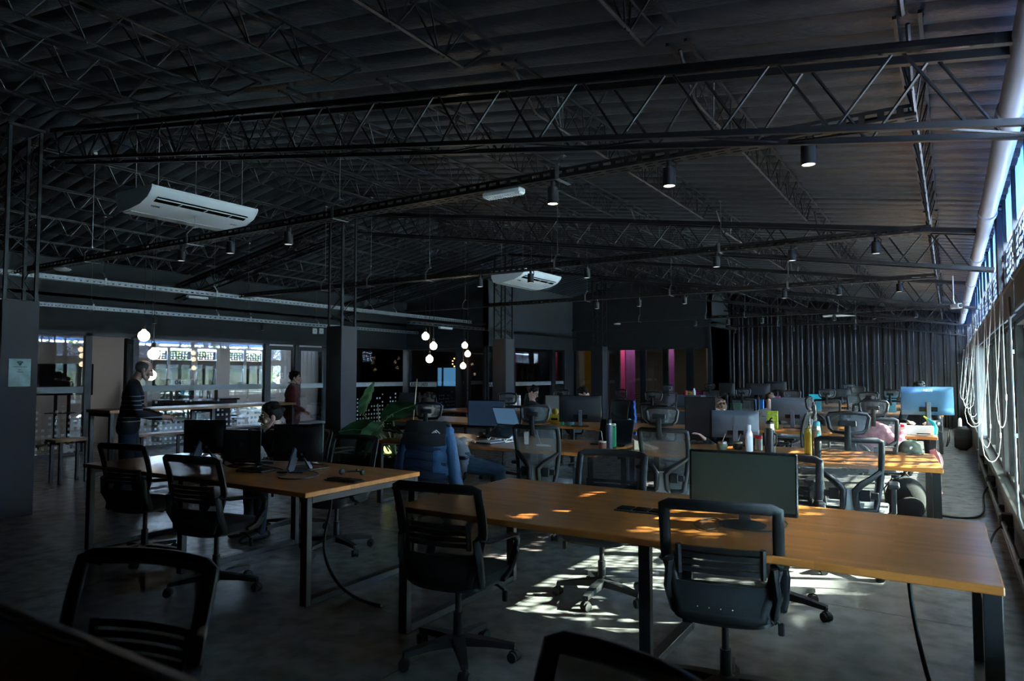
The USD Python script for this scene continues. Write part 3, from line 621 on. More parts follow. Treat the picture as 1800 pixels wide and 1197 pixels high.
for k, y in enumerate(TY[:3]):
    lab = f'{ORD[k]} black lattice roof truss from the front, sloping from the columns to the glazed partition'
    if k == 0: tl = make_truss('roof_truss', XL + 0.02, XC - 0.15, lab, (0, y, 0))
    else: dup(tl, lab, (0, y, 0))
o = MB().tube([(x, 3.52, zc(x) - 0.33) for x in np.linspace(-8.2, 0.2, 8)], 0.026, 8).build('conduit_pipe', 'black_gloss', None, 40)
tag(o, 'glossy black conduit pipe clipped along the nearest roof truss', 'pipe')
JL = 4.62
def make_joist(label, loc):
    t = thing('roof_joist', label, 'roof joist', loc, 0, 'lattice roof joists')
    a, b = -JL / 2, JL / 2; d = 0.235
    for x in (-0.055, 0.055): MB().bar((x, a, 0), (x, b, 0), 0.018, 0.018).build('top_chord', 'black_metal', t)
    e = 0.34
    MB().tube([(0, a + 0.06, -0.02), (0, a + e, -d), (0, b - e, -d), (0, b - 0.06, -0.02)], 0.012, 5).build('bottom_chord', 'black_metal', t)
    for s in (-1, 1):
        P = zig(a + e, b - e, 0.205, lambda x: -d, lambda x: -0.012, 0.0, 0.055 * s)
        MB().tube([(y, x, z) for x, y, z in P], 0.0055, 4).build('web_bar', 'black_metal', t)
    return t
JX = [-0.13 - 1.16 * k for k in range(8)]
bays = [(TY[0] - 4.8 + TY[0]) / 2] + [(a + b) / 2 for a, b in zip(TY[:-1], TY[1:])]
jn = None
for bi, yc in enumerate(bays):
    for k, x in enumerate(JX):
        lab = f'{ORD[k]} lattice roof joist from the windows, in the {ORD[bi]} bay from the front'
        loc = (x, yc, zc(x) - 0.055)
        if jn is None: jn = make_joist(lab, loc)
        else: dup(jn, lab, loc)
for bi, yc in enumerate(bays[:3]):
    for k in range(4):
        x = XC - 0.95 - 1.15 * k
        dup(jn, f'{ORD[k]} lattice roof joist left of the columns, in the {ORD[bi]} bay from the front', (x, yc, zc(x) - 0.055))
CY = [3.36, at_x(600, 600, -8.5)[1] + 0.18, at_x(889, 600, -8.5)[1] + 0.18, at_x(1059, 600, -8.5)[1] + 0.18]
def make_column(label, loc):
    t = thing('column', label, 'column', loc, 0, 'boxed columns with lattice tops')
    MB().box((0, 0, 1.17), (0.36, 0.36, 2.34), bev=0.006).build('casing', 'pillar_graphite', t)
    zz = 4.28; w = 0.15
    for sx in (-1, 1):
        for sy in (-1, 1): MB().bar((w * sx, w * sy, 2.30), (w * sx, w * sy, zz), 0.032, 0.032).build('post', 'black_metal', t)
    for ax in (0, 1):
        for s in (-1, 1):
            P = [((w * (-1) ** i, w * s, 2.36 + i * 0.235) if ax == 0 else (w * s, w * (-1) ** i, 2.36 + i * 0.235)) for i in range(9)]
            MB().tube(P, 0.007, 4).build('lacing', 'black_metal', t)
    MB().box((0, 0, 4.26), (0.36, 0.36, 0.03)).build('head_plate', 'black_metal', t)
    return t
names = ['nearest boxed column carrying the wireless sign, at the left edge', 'second boxed column from the left, behind the woman in red', 'third boxed column, in front of the auditorium glazing', 'farthest boxed column, in front of the lounge doors']
co = make_column(names[0], (-8.68, CY[0], 0))
for nm, y in zip(names[1:], CY[1:]): dup(co, nm, (-8.68, y, 0))

# ------------------------------------------------------------------ cable trays with hangers and spot lamps
def make_tray(label, p, L, along, matn, per=0.10, w=0.14, h=0.07):
    """A slotted channel. Local x runs along the tray."""
    t = thing('cable_tray', label, 'cable tray', p, 0 if along == 'x' else PI / 2, 'slotted cable trays')
    n = int(L / per)
    for s in (-1, 1):
        m = MB(); y = s * w / 2
        m.box((L / 2, y, 0.008), (L, 0.003, 0.016)).box((L / 2, y, h - 0.010), (L, 0.003, 0.020))
        for i in range(n + 1): m.box((i * per, y, h / 2), (per * 0.36, 0.003, h - 0.03))
        m.box((L / 2, y - s * 0.008, h), (L, 0.016, 0.003))
        m.build('side_flange', matn, t)
    m = MB()
    for yy in (-0.053, 0.0, 0.053): m.box((L / 2, yy, 0), (L, 0.034, 0.003))
    for i in range(n + 1): m.box((i * per, 0, 0), (per * 0.4, w, 0.0028))
    m.build('bottom_plate', matn, t)
    m = MB(); rr = np.random.default_rng(int(L * 100))
    for q in range(3):
        P = [(x, -0.04 + 0.04 * q + rr.uniform(-0.012, 0.012), 0.012 + rr.uniform(0, 0.008)) for x in np.linspace(0.02, L - 0.02, max(4, int(L)))]
        m.tube(P, 0.006, 4)
    m.build('cables', 'cable_black', t, kind='stuff')
    return t
ZT = 3.02
tray_y = [4.55, 8.33, at_z(1654, 488.5, ZT)[1], at_z(1661, 542, ZT)[1], at_z(1668, 562, ZT)[1]]
mat('tray_dark', (0.05, 0.048, 0.046), 0.4, 0.6, vary=0.25, vscale=4)
for k, (y, x0) in enumerate(zip(tray_y, (-11.6, -11.6, -10.9, -8.0, -6.0))):
    make_tray(f'dark slotted cable tray crossing the hall, {ORD[k]} from the front', (x0, y, ZT), -0.12 - x0, 'x', 'tray_dark', 0.10 if k < 2 else 0.2)
make_tray('galvanised cable tray running lengthwise near the glazed partition, higher of two', (-11.6, 3.9, ZT - 0.03), 13.0, 'y', 'galvanised', 0.10)
make_tray('galvanised cable tray running lengthwise close to the glazed partition, lower of two', (-13.55, 5.0, 2.74), 10.8, 'y', 'galvanised', 0.12)
make_tray('dark cable tray hung over the space before the auditorium', (-10.7, 12.2, ZT - 0.3), 8.5, 'y', 'tray_dark', 0.2)
hn = {}
def hanger(x, y, z, along, label):
    top = zc(x) - 0.02; L = top - z - 0.19; key = (along, round(L, 1))
    t = thing('tray_hanger', label, 'tray hanger', (x, y, z), 0 if along == 'x' else PI / 2, 'threaded rods with bent brackets')
    MB().cyl((0, 0, 0.19), (0, 0, 0.19 + L), 0.0045, n=5).build('rod', 'steel', t)
    P = [(0, 0.035, 0.19), (0, -0.01, 0.19), (0, -0.095, 0.10), (0, -0.095, -0.014), (0, 0.105, -0.014)]
    MB().tube(P, 0.022, 4, flat=0.12, up=(0, 0.3, 0.3)).build('bracket', 'galvanised', t)
    MB().cyl((0, 0, 0.175), (0, 0, 0.205), 0.010, n=6).build('nut', 'steel', t)
    MB().box((0, 0, 0.19 + L), (0.03, 0.05, 0.03)).build('beam_clip', 'steel', t)
hang = [(0, x) for x in (-9.5, -7.21, -4.87, -2.45)] + [(1, at_y(px, 470, tray_y[1])[0]) for px in (572, 652, 755, 980, 1268)] + [(2, at_y(px, 500, tray_y[2])[0]) for px in (818, 1032, 1180, 1386)] \
    + [(3, at_y(px, 560, tray_y[3])[0]) for px in (1125, 1242, 1310, 1474)] + [(4, at_y(px, 570, tray_y[4])[0]) for px in (1368, 1505)]
cnt = {}
for k, x in hang:
    cnt[k] = cnt.get(k, 0) + 1
    hanger(x, tray_y[k], ZT, 'x', f'{ORD[cnt[k] - 1]} rod hanger from the left on the {ORD[k]} crossing cable tray from the front')
for q, px in enumerate((180, 376, 436, 651, 692)):
    hanger(-11.6, at_x(px, 530, -11.6)[1], ZT - 0.03, 'y', f'{ORD[q]} rod hanger from the left on the higher lengthwise tray')
for q, px in enumerate((160, 380, 437, 556)):
    hanger(-13.55, at_x(px, 545, -13.55)[1], 2.74, 'y', f'{ORD[q]} rod hanger from the left on the lower lengthwise tray')
def make_spot(label, loc, lit):
    t = thing('spot_lamp', label, 'spot lamp', loc, 0, 'black cylinder spot lamps')
    MB().lathe([(0, 0.0), (0.030, 0.0), (0.044, -0.006), (0.046, -0.125), (0.044, -0.130), (0.040, -0.130), (0.037, -0.118), (0, -0.118)], 18).build('housing', 'black_plastic', t, smooth=40)
    MB().cyl((0, 0, 0), (0, 0, 0.055), 0.018, n=10).build('neck', 'black_plastic', t)
    MB().tube([(0.02, 0.0, 0.05), (0.055, 0, 0.02), (0.05, 0, -0.03)], 0.006, 5).build('flex', 'black_plastic', t)
    MB().lathe([(0, -0.119), (0.036, -0.119), (0.036, -0.128), (0.0, -0.128)][::-1], 16).build('lens', lit, t)
    return t
SP = [[(322, 450), (408, 437), (510, 422), (974, 345), (1178, 315), (1422, 280)], [(845, 504), (934, 496), (1033, 487), (1260, 463), (1393, 453), (1540, 442)],
      [(1050, 538), (1124, 535), (1204, 531), (1379, 521), (1475, 515), (1581, 510)], [(1223, 570), (1280, 569), (1340, 567), (1467, 562), (1537, 558), (1610, 556)], [(1292, 585), (1395, 581), (1503, 577)]]
protos = {}
for k, row in enumerate(SP):
    for q, (px, py) in enumerate(row):
        on = k == 0 and q in (3, 4, 5); key = 'spot_on' if on else 'spot_dim'
        loc = (at_y(px, py, tray_y[k])[0], tray_y[k] - 0.02, ZT - 0.05)
        lab = f'{ORD[q]} {"lit" if on else "black"} spot lamp from the left under the {ORD[k]} crossing cable tray'
        if key not in protos: protos[key] = make_spot(lab, loc, key)
        else: dup(protos[key], lab, loc)
for q, (px, py) in enumerate(((272, 556), (462, 568))):
    p = at_x(px, py, -13.55); dup(protos['spot_dim'], f'{"left" if q == 0 else "right"} small spot lamp under the lower lengthwise tray', (-13.55, p[1], 2.74 - 0.05))

# ------------------------------------------------------------------ air conditioners, battens, globes, access points
def make_ac(label, loc, L=1.28):
    t = thing('air_conditioner', label, 'air conditioner', loc, 0)
    prof = [(-0.34, 0.10), (-0.34, -0.02), (-0.30, -0.10), (-0.22, -0.115), (-0.08, -0.105), (0.12, -0.075), (0.26, -0.02), (0.325, 0.045), (0.34, 0.075), (0.335, 0.10)]
    Rm = np.array([[1, 0, 0], [0, 0, -1.0], [0, 1, 0]])
    MB().prism(prof, L, Rm, (0, L / 2, 0)).build('body', 'white_enamel', t, smooth=35)
    for s in (-1, 1): MB().prism([(x * 1.015, z * 1.03) for x, z in prof], 0.02, Rm, (0, s * L / 2 + 0.01, 0)).build('end_cap', 'white_enamel', t, smooth=35)
    d = unit(V(0.14, 0, 0.055)); n_ = V(d[2], 0, -d[0]); c = V(0.19, 0, -0.047) + n_ * 0.003; Rs = np.stack([d, (0, 1, 0), n_], 1)
    c2 = V(0.245, 0, -0.022) + n_ * 0.004
    MB().box(c2, (0.095, L * 0.86, 0.006), R=Rs).build('air_outlet', 'black_gloss', t)
    MB().box(c2 + n_ * 0.006 + d * 0.022, (0.016, L * 0.86, 0.004), R=Rs).build('louvre', 'white_enamel', t)
    for q in (-0.22, 0.02, 0.26):
        MB().tube([c2 + n_ * 0.008 + V(0, q * L, 0) - d * 0.04, c2 + n_ * 0.012 + V(0, q * L + 0.012, 0), c2 + n_ * 0.008 + V(0, q * L + 0.02, 0) + d * 0.03], 0.006, 4).build('vane', 'white_enamel', t)
    MB().box((-0.20, 0, -0.116), (0.16, L * 0.96, 0.006)).build('intake_grille', 'pale_grey_plastic', t)
    MB().box(c + V(-0.115, L * 0.40, -0.028), (0.035, 0.09, 0.004), R=Rs).build('display', 'black_gloss', t)
    tm = meshkit.text_mesh('YORK', 0.028, 0.001, True); v = np.array(tm.vertices) - [0.05, 0, 0]
    base = c - d * 0.085 + V(0, -L * 0.38, 0) + n_ * 0.001
    MB().raw(base + v[:, :1] * V(0, 1, 0) + v[:, 1:2] * d + v[:, 2:] * n_, np.array(tm.faces)).build('lettering', 'black_gloss', t)
    for sx, sy in ((-0.22, -0.4), (0.22, -0.4), (-0.22, 0.4), (0.22, 0.4)):
        MB().cyl((sx, sy * L, 0.09), (sx, sy * L, zc(loc[0] + sx) - loc[2] - 0.03), 0.005, n=5).build('hanger_rod', 'steel', t)
    return t
make_ac('white air conditioner slung under the ceiling on the left, above the first cable tray', (-7.30, 4.55, 3.42))
make_ac('smaller-looking white air conditioner slung under the ceiling in the middle distance', (-6.30, 10.35, 3.22), 1.25)
def batten(p, L, along, label):
    t = thing('batten_light', label, 'light fitting', p, 0 if along == 'x' else PI / 2)
    MB().box((0, 0, 0), (L, 0.09, 0.05), bev=0.012).build('housing', 'white_plastic', t)
    m = MB()
    for i in range(14): m.box((-L / 2 + L * (i + 1) / 15, 0, -0.027), (L / 30, 0.066, 0.004))
    m.build('diffuser', 'pale_grey_plastic', t)
p = at_y(884, 333, 4.45); batten((p[0], 4.46, 2.965), 0.36, 'x', 'white louvred batten light under the first cable tray')
p = at_x(347, 523, -11.6); batten((-11.6, p[1], 2.94), 0.4, 'y', 'white batten light under the higher lengthwise tray')
p = at_x(858, 576, -11.2); batten((-10.7, 13.6, 2.693), 0.5, 'y', 'white batten light hanging before the auditorium')
p = at_y(1476, 569, tray_y[3]); batten((p[0], tray_y[3], 2.96), 0.75, 'x', 'white batten light before the ribbed metal wall')
def disc(p, label):
    t = thing('access_point', label, 'wireless access point', p)
    MB().lathe([(0, 0.02), (0.06, 0.02), (0.10, 0.012), (0.105, 0.0), (0.08, -0.016), (0, -0.02)][::-1], 22).build('body', 'white_plastic', t, smooth=60)
    MB().lathe([(0, 0.03), (0.05, 0.03), (0.05, 0.02), (0, 0.02)][::-1], 12).build('mount', 'white_plastic', t)
p = at_y(110, 475, 4.55); disc((p[0], 4.55, 2.98), 'round white access point under the left end of the first cable tray')
p = at_y(1085, 586, tray_y[3]); disc((p[0], tray_y[3], 2.98), 'round white access point before the lounge front')
def make_globe(label, loc, cord):
    t = thing('globe_pendant', label, 'pendant lamp', loc, 0)
    MB().lathe([(0.0, -0.072), (0.030, -0.066), (0.055, -0.045), (0.068, -0.012), (0.066, 0.018), (0.052, 0.042), (0.030, 0.058), (0.022, 0.072), (0.020, 0.078), (0, 0.078)], 22).build('bulb', 'globe_glow', t, smooth=60)
    MB().lathe([(0, 0.076), (0.021, 0.076), (0.022, 0.13), (0.012, 0.14), (0, 0.14)], 12).build('socket', 'black_plastic', t, smooth=40)
    MB().cyl((0, 0, 0.138), (0, 0, cord), 0.0035, n=5).build('cord', 'cable_black', t)
    return t
GL = [((253, 590, 8.3), 'top globe pendant of the three over the striped sweater man'), ((270, 622, 8.3), 'middle globe pendant of the three over the striped sweater man'), ((265, 659, 8.8), 'lowest globe pendant, half hidden behind the striped sweater man'),
      ((748, 591, 12.2), 'top globe pendant of the left trio before the auditorium'), ((762, 608, 12.2), 'middle globe pendant of the left trio before the auditorium'), ((755, 631, 12.2), 'lowest globe pendant of the left trio before the auditorium'),
      ((817, 607, 15.0), 'top globe pendant of the right trio before the auditorium'), ((822, 622, 15.0), 'middle globe pendant of the right trio before the auditorium'), ((814, 643, 15.0), 'lowest globe pendant of the right trio before the auditorium')]
for (px, py, d), lab in GL:
    p = at_d(px, py, d); make_globe(lab, p, zc(p[0]) - p[2] - 0.02)
for q, px in enumerate((552, 563.5)):
    p = at_x(px, 582, XL); t = thing('wall_socket', f'{"left" if q == 0 else "right"} white box of the pair on the black wall above the glass doors', 'wall box', (XL, p[1], p[2]))
    MB().box((0.02, 0, 0), (0.04, 0.15, 0.15), bev=0.008).build('body', 'white_plastic', t); MB().box((0.042, 0, 0.0), (0.006, 0.045, 0.03)).build('switch', 'lime_print', t)
# the wireless notice on the first column
t = thing('notice', 'pale turquoise wireless notice stuck on the nearest column', 'sign', (-8.497, at_x(34.5, 655, -8.497)[1], at_x(34.5, 655, -8.497)[2]))
w = at_x(54, 655, -8.497)[1] - at_x(15, 655, -8.497)[1]; h = at_x(34, 631, -8.497)[2] - at_x(34, 680, -8.497)[2]
mat('notice_paper', (0.42, 0.62, 0.60), 0.7, vary=0.28, vscale=9)
MB().box((0.0015, 0, 0), (0.003, w, h)).build('sheet', 'notice_paper', t)
mat('ink_teal', (0.03, 0.10, 0.12), 0.7)
def letters(txt, hh, y, z, parent, wide=None):
    tm = meshkit.text_mesh(txt, hh, 0.0006, True); v = np.array(tm.vertices); L = v[:, 0].max() - v[:, 0].min(); k = 1 if wide is None else wide / L
    MB().raw(np.stack([0.0032 + v[:, 2], y + (v[:, 0] - v[:, 0].min() - L / 2) * k, z + v[:, 1]], 1), np.array(tm.faces)).build('lettering', 'ink_teal', parent)
letters('CONEXION WIFI', h * 0.035, 0, h * 0.19, t, w * 0.62); letters('RED', h * 0.035, 0, h * 0.09, t); letters('TRENDS', h * 0.04, 0, h * 0.005, t, w * 0.3)
m = MB(); zc0 = h * 0.285
for r in (0.05, 0.085, 0.12):
    m.tube([(0.0036, h * r * math.sin(a), zc0 + h * r * math.cos(a)) for a in np.linspace(-0.85, 0.85, 9)], 0.006, 4)
m.ball((0.0036, 0, zc0 + 0.004), (0.002, 0.010, 0.010), 1); m.build('wireless_symbol', 'ink_teal', t)
# ------------------------------------------------------------------ tables
def make_table(label, x0, x1, y0, y1, rz=0.0, legs=None, top=0.75, name='work_table', cat='table', mats=('table_wood', 'black_paint_steel'), inset=0.02):
    cx, cy = (x0 + x1) / 2, (y0 + y1) / 2; L, W = x1 - x0, y1 - y0
    t = thing(name, label, cat, (cx, cy, 0), rz)
    th = 0.035
    MB().box((0, 0, top - th / 2), (L, W, th), bev=0.004).build('tabletop', mats[0], t)
    for x in (legs or (-L / 2 + 0.05, L / 2 - 0.05)):
        x, inset = x if isinstance(x, tuple) else (x, 0.02)
        w = 0.045
        for s in (-1, 1): MB().box((x, s * (W / 2 - inset - w / 2), (top - th) / 2), (w * 1.4, w, top - th), bev=0.003).build('leg', mats[1], t)
        MB().box((x, 0, 0.022), (w * 1.4, W - 2 * inset - 2 * w, 0.044), bev=0.003).build('foot_rail', mats[1], t)
        MB().box((x, 0, top - th - 0.022), (w * 1.4, W - 2 * inset - 2 * w, 0.044), bev=0.003).build('top_rail', mats[1], t)
    return t
make_table('long butcher-block table with one dark monitor on it, nearest in the middle of the hall', -2.84, 0.145, 3.13, 4.42, 0.012, legs=(-1.44, (-0.02, 0.27), 1.455))
make_table('butcher-block table on the left with two monitors and a laptop', -6.47, -3.62, 3.09, 4.27, 0.012, legs=(-1.37, 0.0, 1.39))
RW = [(-5.85, -2.99, 6.10, 7.32, 0.03, 'second-row butcher-block table in front of the man with headphones'), (-2.93, -0.10, 6.62, 7.85, 0.07, 'second-row butcher-block table carrying the bottles and the cap'),
      (-8.25, -5.45, 8.95, 10.15, 0.03, 'third-row butcher-block table beyond the potted plant'), (-5.40, -2.72, 9.15, 10.4, 0.05, 'third-row butcher-block table with the teal flask'),
      (-2.66, -0.16, 10.0, 11.35, 0.03, 'third-row butcher-block table under the blue monitor'), (-2.95, -0.12, 15.5, 16.7, 0.0, 'fourth-row butcher-block table before the ribbed wall'),
      (-9.6, -7.35, 11.75, 12.95, 0.0, 'fourth-row butcher-block table with two white flasks'), (-5.9, -3.0, 14.7, 15.9, 0.0, 'fourth-row butcher-block table in the middle of the hall'),
      (-4.1, -0.15, 18.9, 20.1, 0.0, 'farthest butcher-block table by the ribbed wall')]
for x0, x1, y0, y1, rz, lab in RW: make_table(lab, x0, x1, y0, y1, rz)
# bar table and benches by the glass wall
t = thing('bar_table', 'tall narrow wooden bar table on black steel legs along the glazed partition', 'table', (-9.75, 6.35, 0))
MB().box((0, 0, 1.03), (0.62, 3.1, 0.04), bev=0.004).build('tabletop', 'bench_wood', t)
for y in (-1.5, 0, 1.5):
    for x in (-0.26, 0.26): MB().box((x, y, 0.505), (0.05, 0.05, 1.01)).build('leg', 'black_paint_steel', t)
    MB().box((0, y, 0.985), (0.47, 0.05, 0.05)).build('cross_rail', 'black_paint_steel', t)
for x in (-0.26, 0.26): MB().box((x, 0, 0.10), (0.04, 2.95, 0.04)).build('foot_rail', 'black_paint_steel', t)
def bench(label, x, y, L, h, mt, rz=0):
    t = thing('bench', label, 'bench', (x, y, 0), rz)
    MB().box((0, 0, h - 0.018), (0.32, L, 0.036), bev=0.004).build('seat', mt, t)
    for yy in (-L / 2 + 0.08, L / 2 - 0.08):
        for xx in (-0.13, 0.13): MB().box((xx, yy, (h - 0.036) / 2), (0.04, 0.04, h - 0.036)).build('leg', 'black_paint_steel', t)
        MB().box((0, yy, h - 0.056), (0.22, 0.04, 0.04)).build('cross_rail', 'black_paint_steel', t)
for px, py, h, L, mt, lab in ((272, 770, 0.62, 0.9, 'bench_wood', 'wooden stool bench just right of the striped sweater man'), (305, 763, 0.62, 1.1, 'bench_grey', 'grey-topped stool bench behind the left monitor'),
                              (180, 762, 0.62, 0.5, 'bench_wood', 'short wooden stool bench at the near end of the bar table'), (415, 756, 0.62, 0.9, 'bench_grey', 'grey-topped stool bench at the far end of the bar table')):
    p = at_z(px, py, h)
    bench(lab, -10.45 if px > 200 else -10.6, {272: 6.1, 305: 7.35, 180: 4.85, 415: 8.9}[px], L, h, mt)

# ------------------------------------------------------------------ chairs
def star_base(t, r=0.31, matn='black_plastic', post='black_plastic', a0=0.3, hub=0.40):
    for k in range(5):
        a = a0 + k * 2 * PI / 5; d = V(math.cos(a), math.sin(a), 0); n_ = V(-d[1], d[0], 0)
        P = np.array([d * 0.03 + V(0, 0, 0.105), d * r * 0.55 + V(0, 0, 0.098), d * r + V(0, 0, 0.082)])
        m = MB()
        for i in range(2):
            w0, w1 = (0.034, 0.026, 0.018)[i:i + 2]; h0, h1 = (0.05, 0.036, 0.026)[i:i + 2]
            v = [P[i] + n_ * s * w0 + V(0, 0, z * h0 / 2) for s in (-1, 1) for z in (-1, 1)] + [P[i + 1] + n_ * s * w1 + V(0, 0, z * h1 / 2) for s in (-1, 1) for z in (-1, 1)]
            h = trimesh.convex.convex_hull(np.array(v)); m.raw(np.array(h.vertices), np.array(h.faces))
        leg = m.build('leg', matn, t)
        c = d * (r - 0.005); m = MB(); ax = unit(n_ + 0.5 * d)
        for s in (-1, 1): m.cyl(c + ax * s * 0.010 + V(0, 0, 0.0275), c + ax * s * 0.028 + V(0, 0, 0.0275), 0.0275, n=12)
        m.cyl(c + V(0, 0, 0.04), c + V(0, 0, 0.085), 0.010, n=6); m.cyl(c + ax * -0.012 + V(0, 0, 0.035), c + ax * 0.012 + V(0, 0, 0.035), 0.030, n=10)
        m.build('caster', 'rubber', leg, smooth=40)
    MB().cyl((0, 0, 0.07), (0, 0, 0.25), 0.028, 0.026, 14).cyl((0, 0, 0.25), (0, 0, hub), 0.017, n=12).lathe([(0.03, 0.075), (0.048, 0.085), (0.048, 0.125), (0.03, 0.135)], 14).build('gas_post', post, t, smooth=40)
def seat_shape(w, d, z, th, fwd=0.0):
    """A waterfall-edged cushion."""
    def fn(u, v):
        x, y = (u - 0.5) * 2, (v - 0.5) * 2
        r = (abs(x) ** 4 + abs(y) ** 4) ** 0.25
        k = 1.0 if r < 1e-6 else max(abs(x), abs(y)) / r
        return V(x * k * w / 2 * (1.04 if y > 0 else 1.0), y * k * d / 2 + fwd, z + 0.012 * x * x - 0.016 * max(0, y) ** 3 - 0.012 * (r ** 8 if r < 1 else 1))
    return MB().sheet(fn, 11, 11, th)
def make_task_chair(label, loc, rz, hub=0.40, name='task_chair'):
    """Low mesh-backed chair with loop arms; faces +y."""
    t = thing(name, label, 'chair', loc, rz, 'low black mesh-backed task chairs')
    star_base(t)
    seat_shape(0.49, 0.47, 0.475, 0.055, 0.03).build('seat', 'dark_fabric', t, smooth=50)
    seat_shape(0.46, 0.44, 0.438, 0.022, 0.02).build('seat_shell', 'black_plastic', t, smooth=50)
    MB().box((0, 0, 0.415), (0.16, 0.20, 0.03), bev=0.008).tube([(0.08, 0.05, 0.41), (0.20, 0.07, 0.40), (0.24, 0.075, 0.375)], 0.008, 5).box((0.245, 0.075, 0.345), (0.03, 0.018, 0.06), bev=0.006).build('tilt_mechanism', 'black_plastic', t)
    def B(x, z):   # back surface
        k = (z - 0.46) / 0.49
        return V(x, -0.215 - 0.02 * math.sin(k * PI) * -1.2 - 0.055 * k * k + 0.035 * (2 * x / 0.46) ** 2 - 0.012, z)
    def half(z): return 0.170 + (0.243 - 0.170) * min(1, max(0, (z - 0.50) / 0.22)) ** 0.8
    zs = np.linspace(0.47, 0.945, 12)
    left = [B(-half(z), z) for z in zs]; right = [B(half(z), z) for z in zs]
    topp = [B(x, 0.955 + 0.006 * (1 - (x / 0.23) ** 2)) for x in np.linspace(-0.215, 0.215, 7)]; bot = [B(x, 0.462) for x in np.linspace(0.13, -0.13, 4)]
    MB().tube(left + topp + right[::-1] + bot, [0.027] * (len(left) + len(topp) + len(right) + len(bot)), 8, closed=True, flat=0.55, up=(0, 1, 0)).build('back_frame', 'black_plastic', t, smooth=50)
    MB().sheet(lambda u, v: B((u - 0.5) * 2 * (half(0.47 + v * 0.48) - 0.008), 0.47 + v * 0.475), 9, 9, 0.004).build('back_mesh', 'mesh_black', t, smooth=True)
    MB().sheet(lambda u, v: B((u - 0.5) * 2 * (half(0.47 + v * 0.16) - 0.004), 0.465 + v * 0.14) + V(0, -0.006, 0), 9, 4, 0.010).build('lower_back_pad', 'dark_fabric', t, smooth=50)
    for i in range(4):
        z = 0.665 + i * 0.032
        MB().sheet(lambda u, v: B((u - 0.5) * 0.36, z + (v - 0.5) * 0.022) + V(0, -0.022, 0), 7, 2, 0.008).build('lumbar_slat', 'black_plastic', t, smooth=50)
    for s in (-1, 1): MB().tube([B(s * 0.18, 0.645) + V(0, -0.022, 0), B(s * 0.18, 0.775) + V(0, -0.022, 0)], 0.014, 6).build('lumbar_bracket', 'black_plastic', t)
    m = MB()
    for x in (-0.10, -0.05, 0.0, 0.05): m.ball(B(x, 0.505) + V(0, -0.013, 0), 0.004, 1)
    m.build('stud', 'chrome', t, kind='stuff')
    for s in (-1, 1):
        x = s * 0.255
        P = [(s * 0.225, -0.20, 0.70), (x, -0.15, 0.685), (x * 1.04, 0.02, 0.672), (x * 1.05, 0.14, 0.66), (x * 1.05, 0.185, 0.625), (x * 1.03, 0.17, 0.56), (x, 0.10, 0.475), (x * 0.96, 0.03, 0.445)]
        MB().tube(P, 0.028, 6, flat=0.5, up=(0, -0.3, 1)).build('armrest', 'black_plastic', t, smooth=50)
        MB().tube([(s * 0.222, -0.215, 0.70), (s * 0.235, -0.20, 0.58), (s * 0.215, -0.14, 0.465), (s * 0.20, 0.0, 0.43)], 0.030, 6, flat=0.6, up=(1, 0, 0)).build('side_bracket', 'black_plastic', t, smooth=50)
    return t
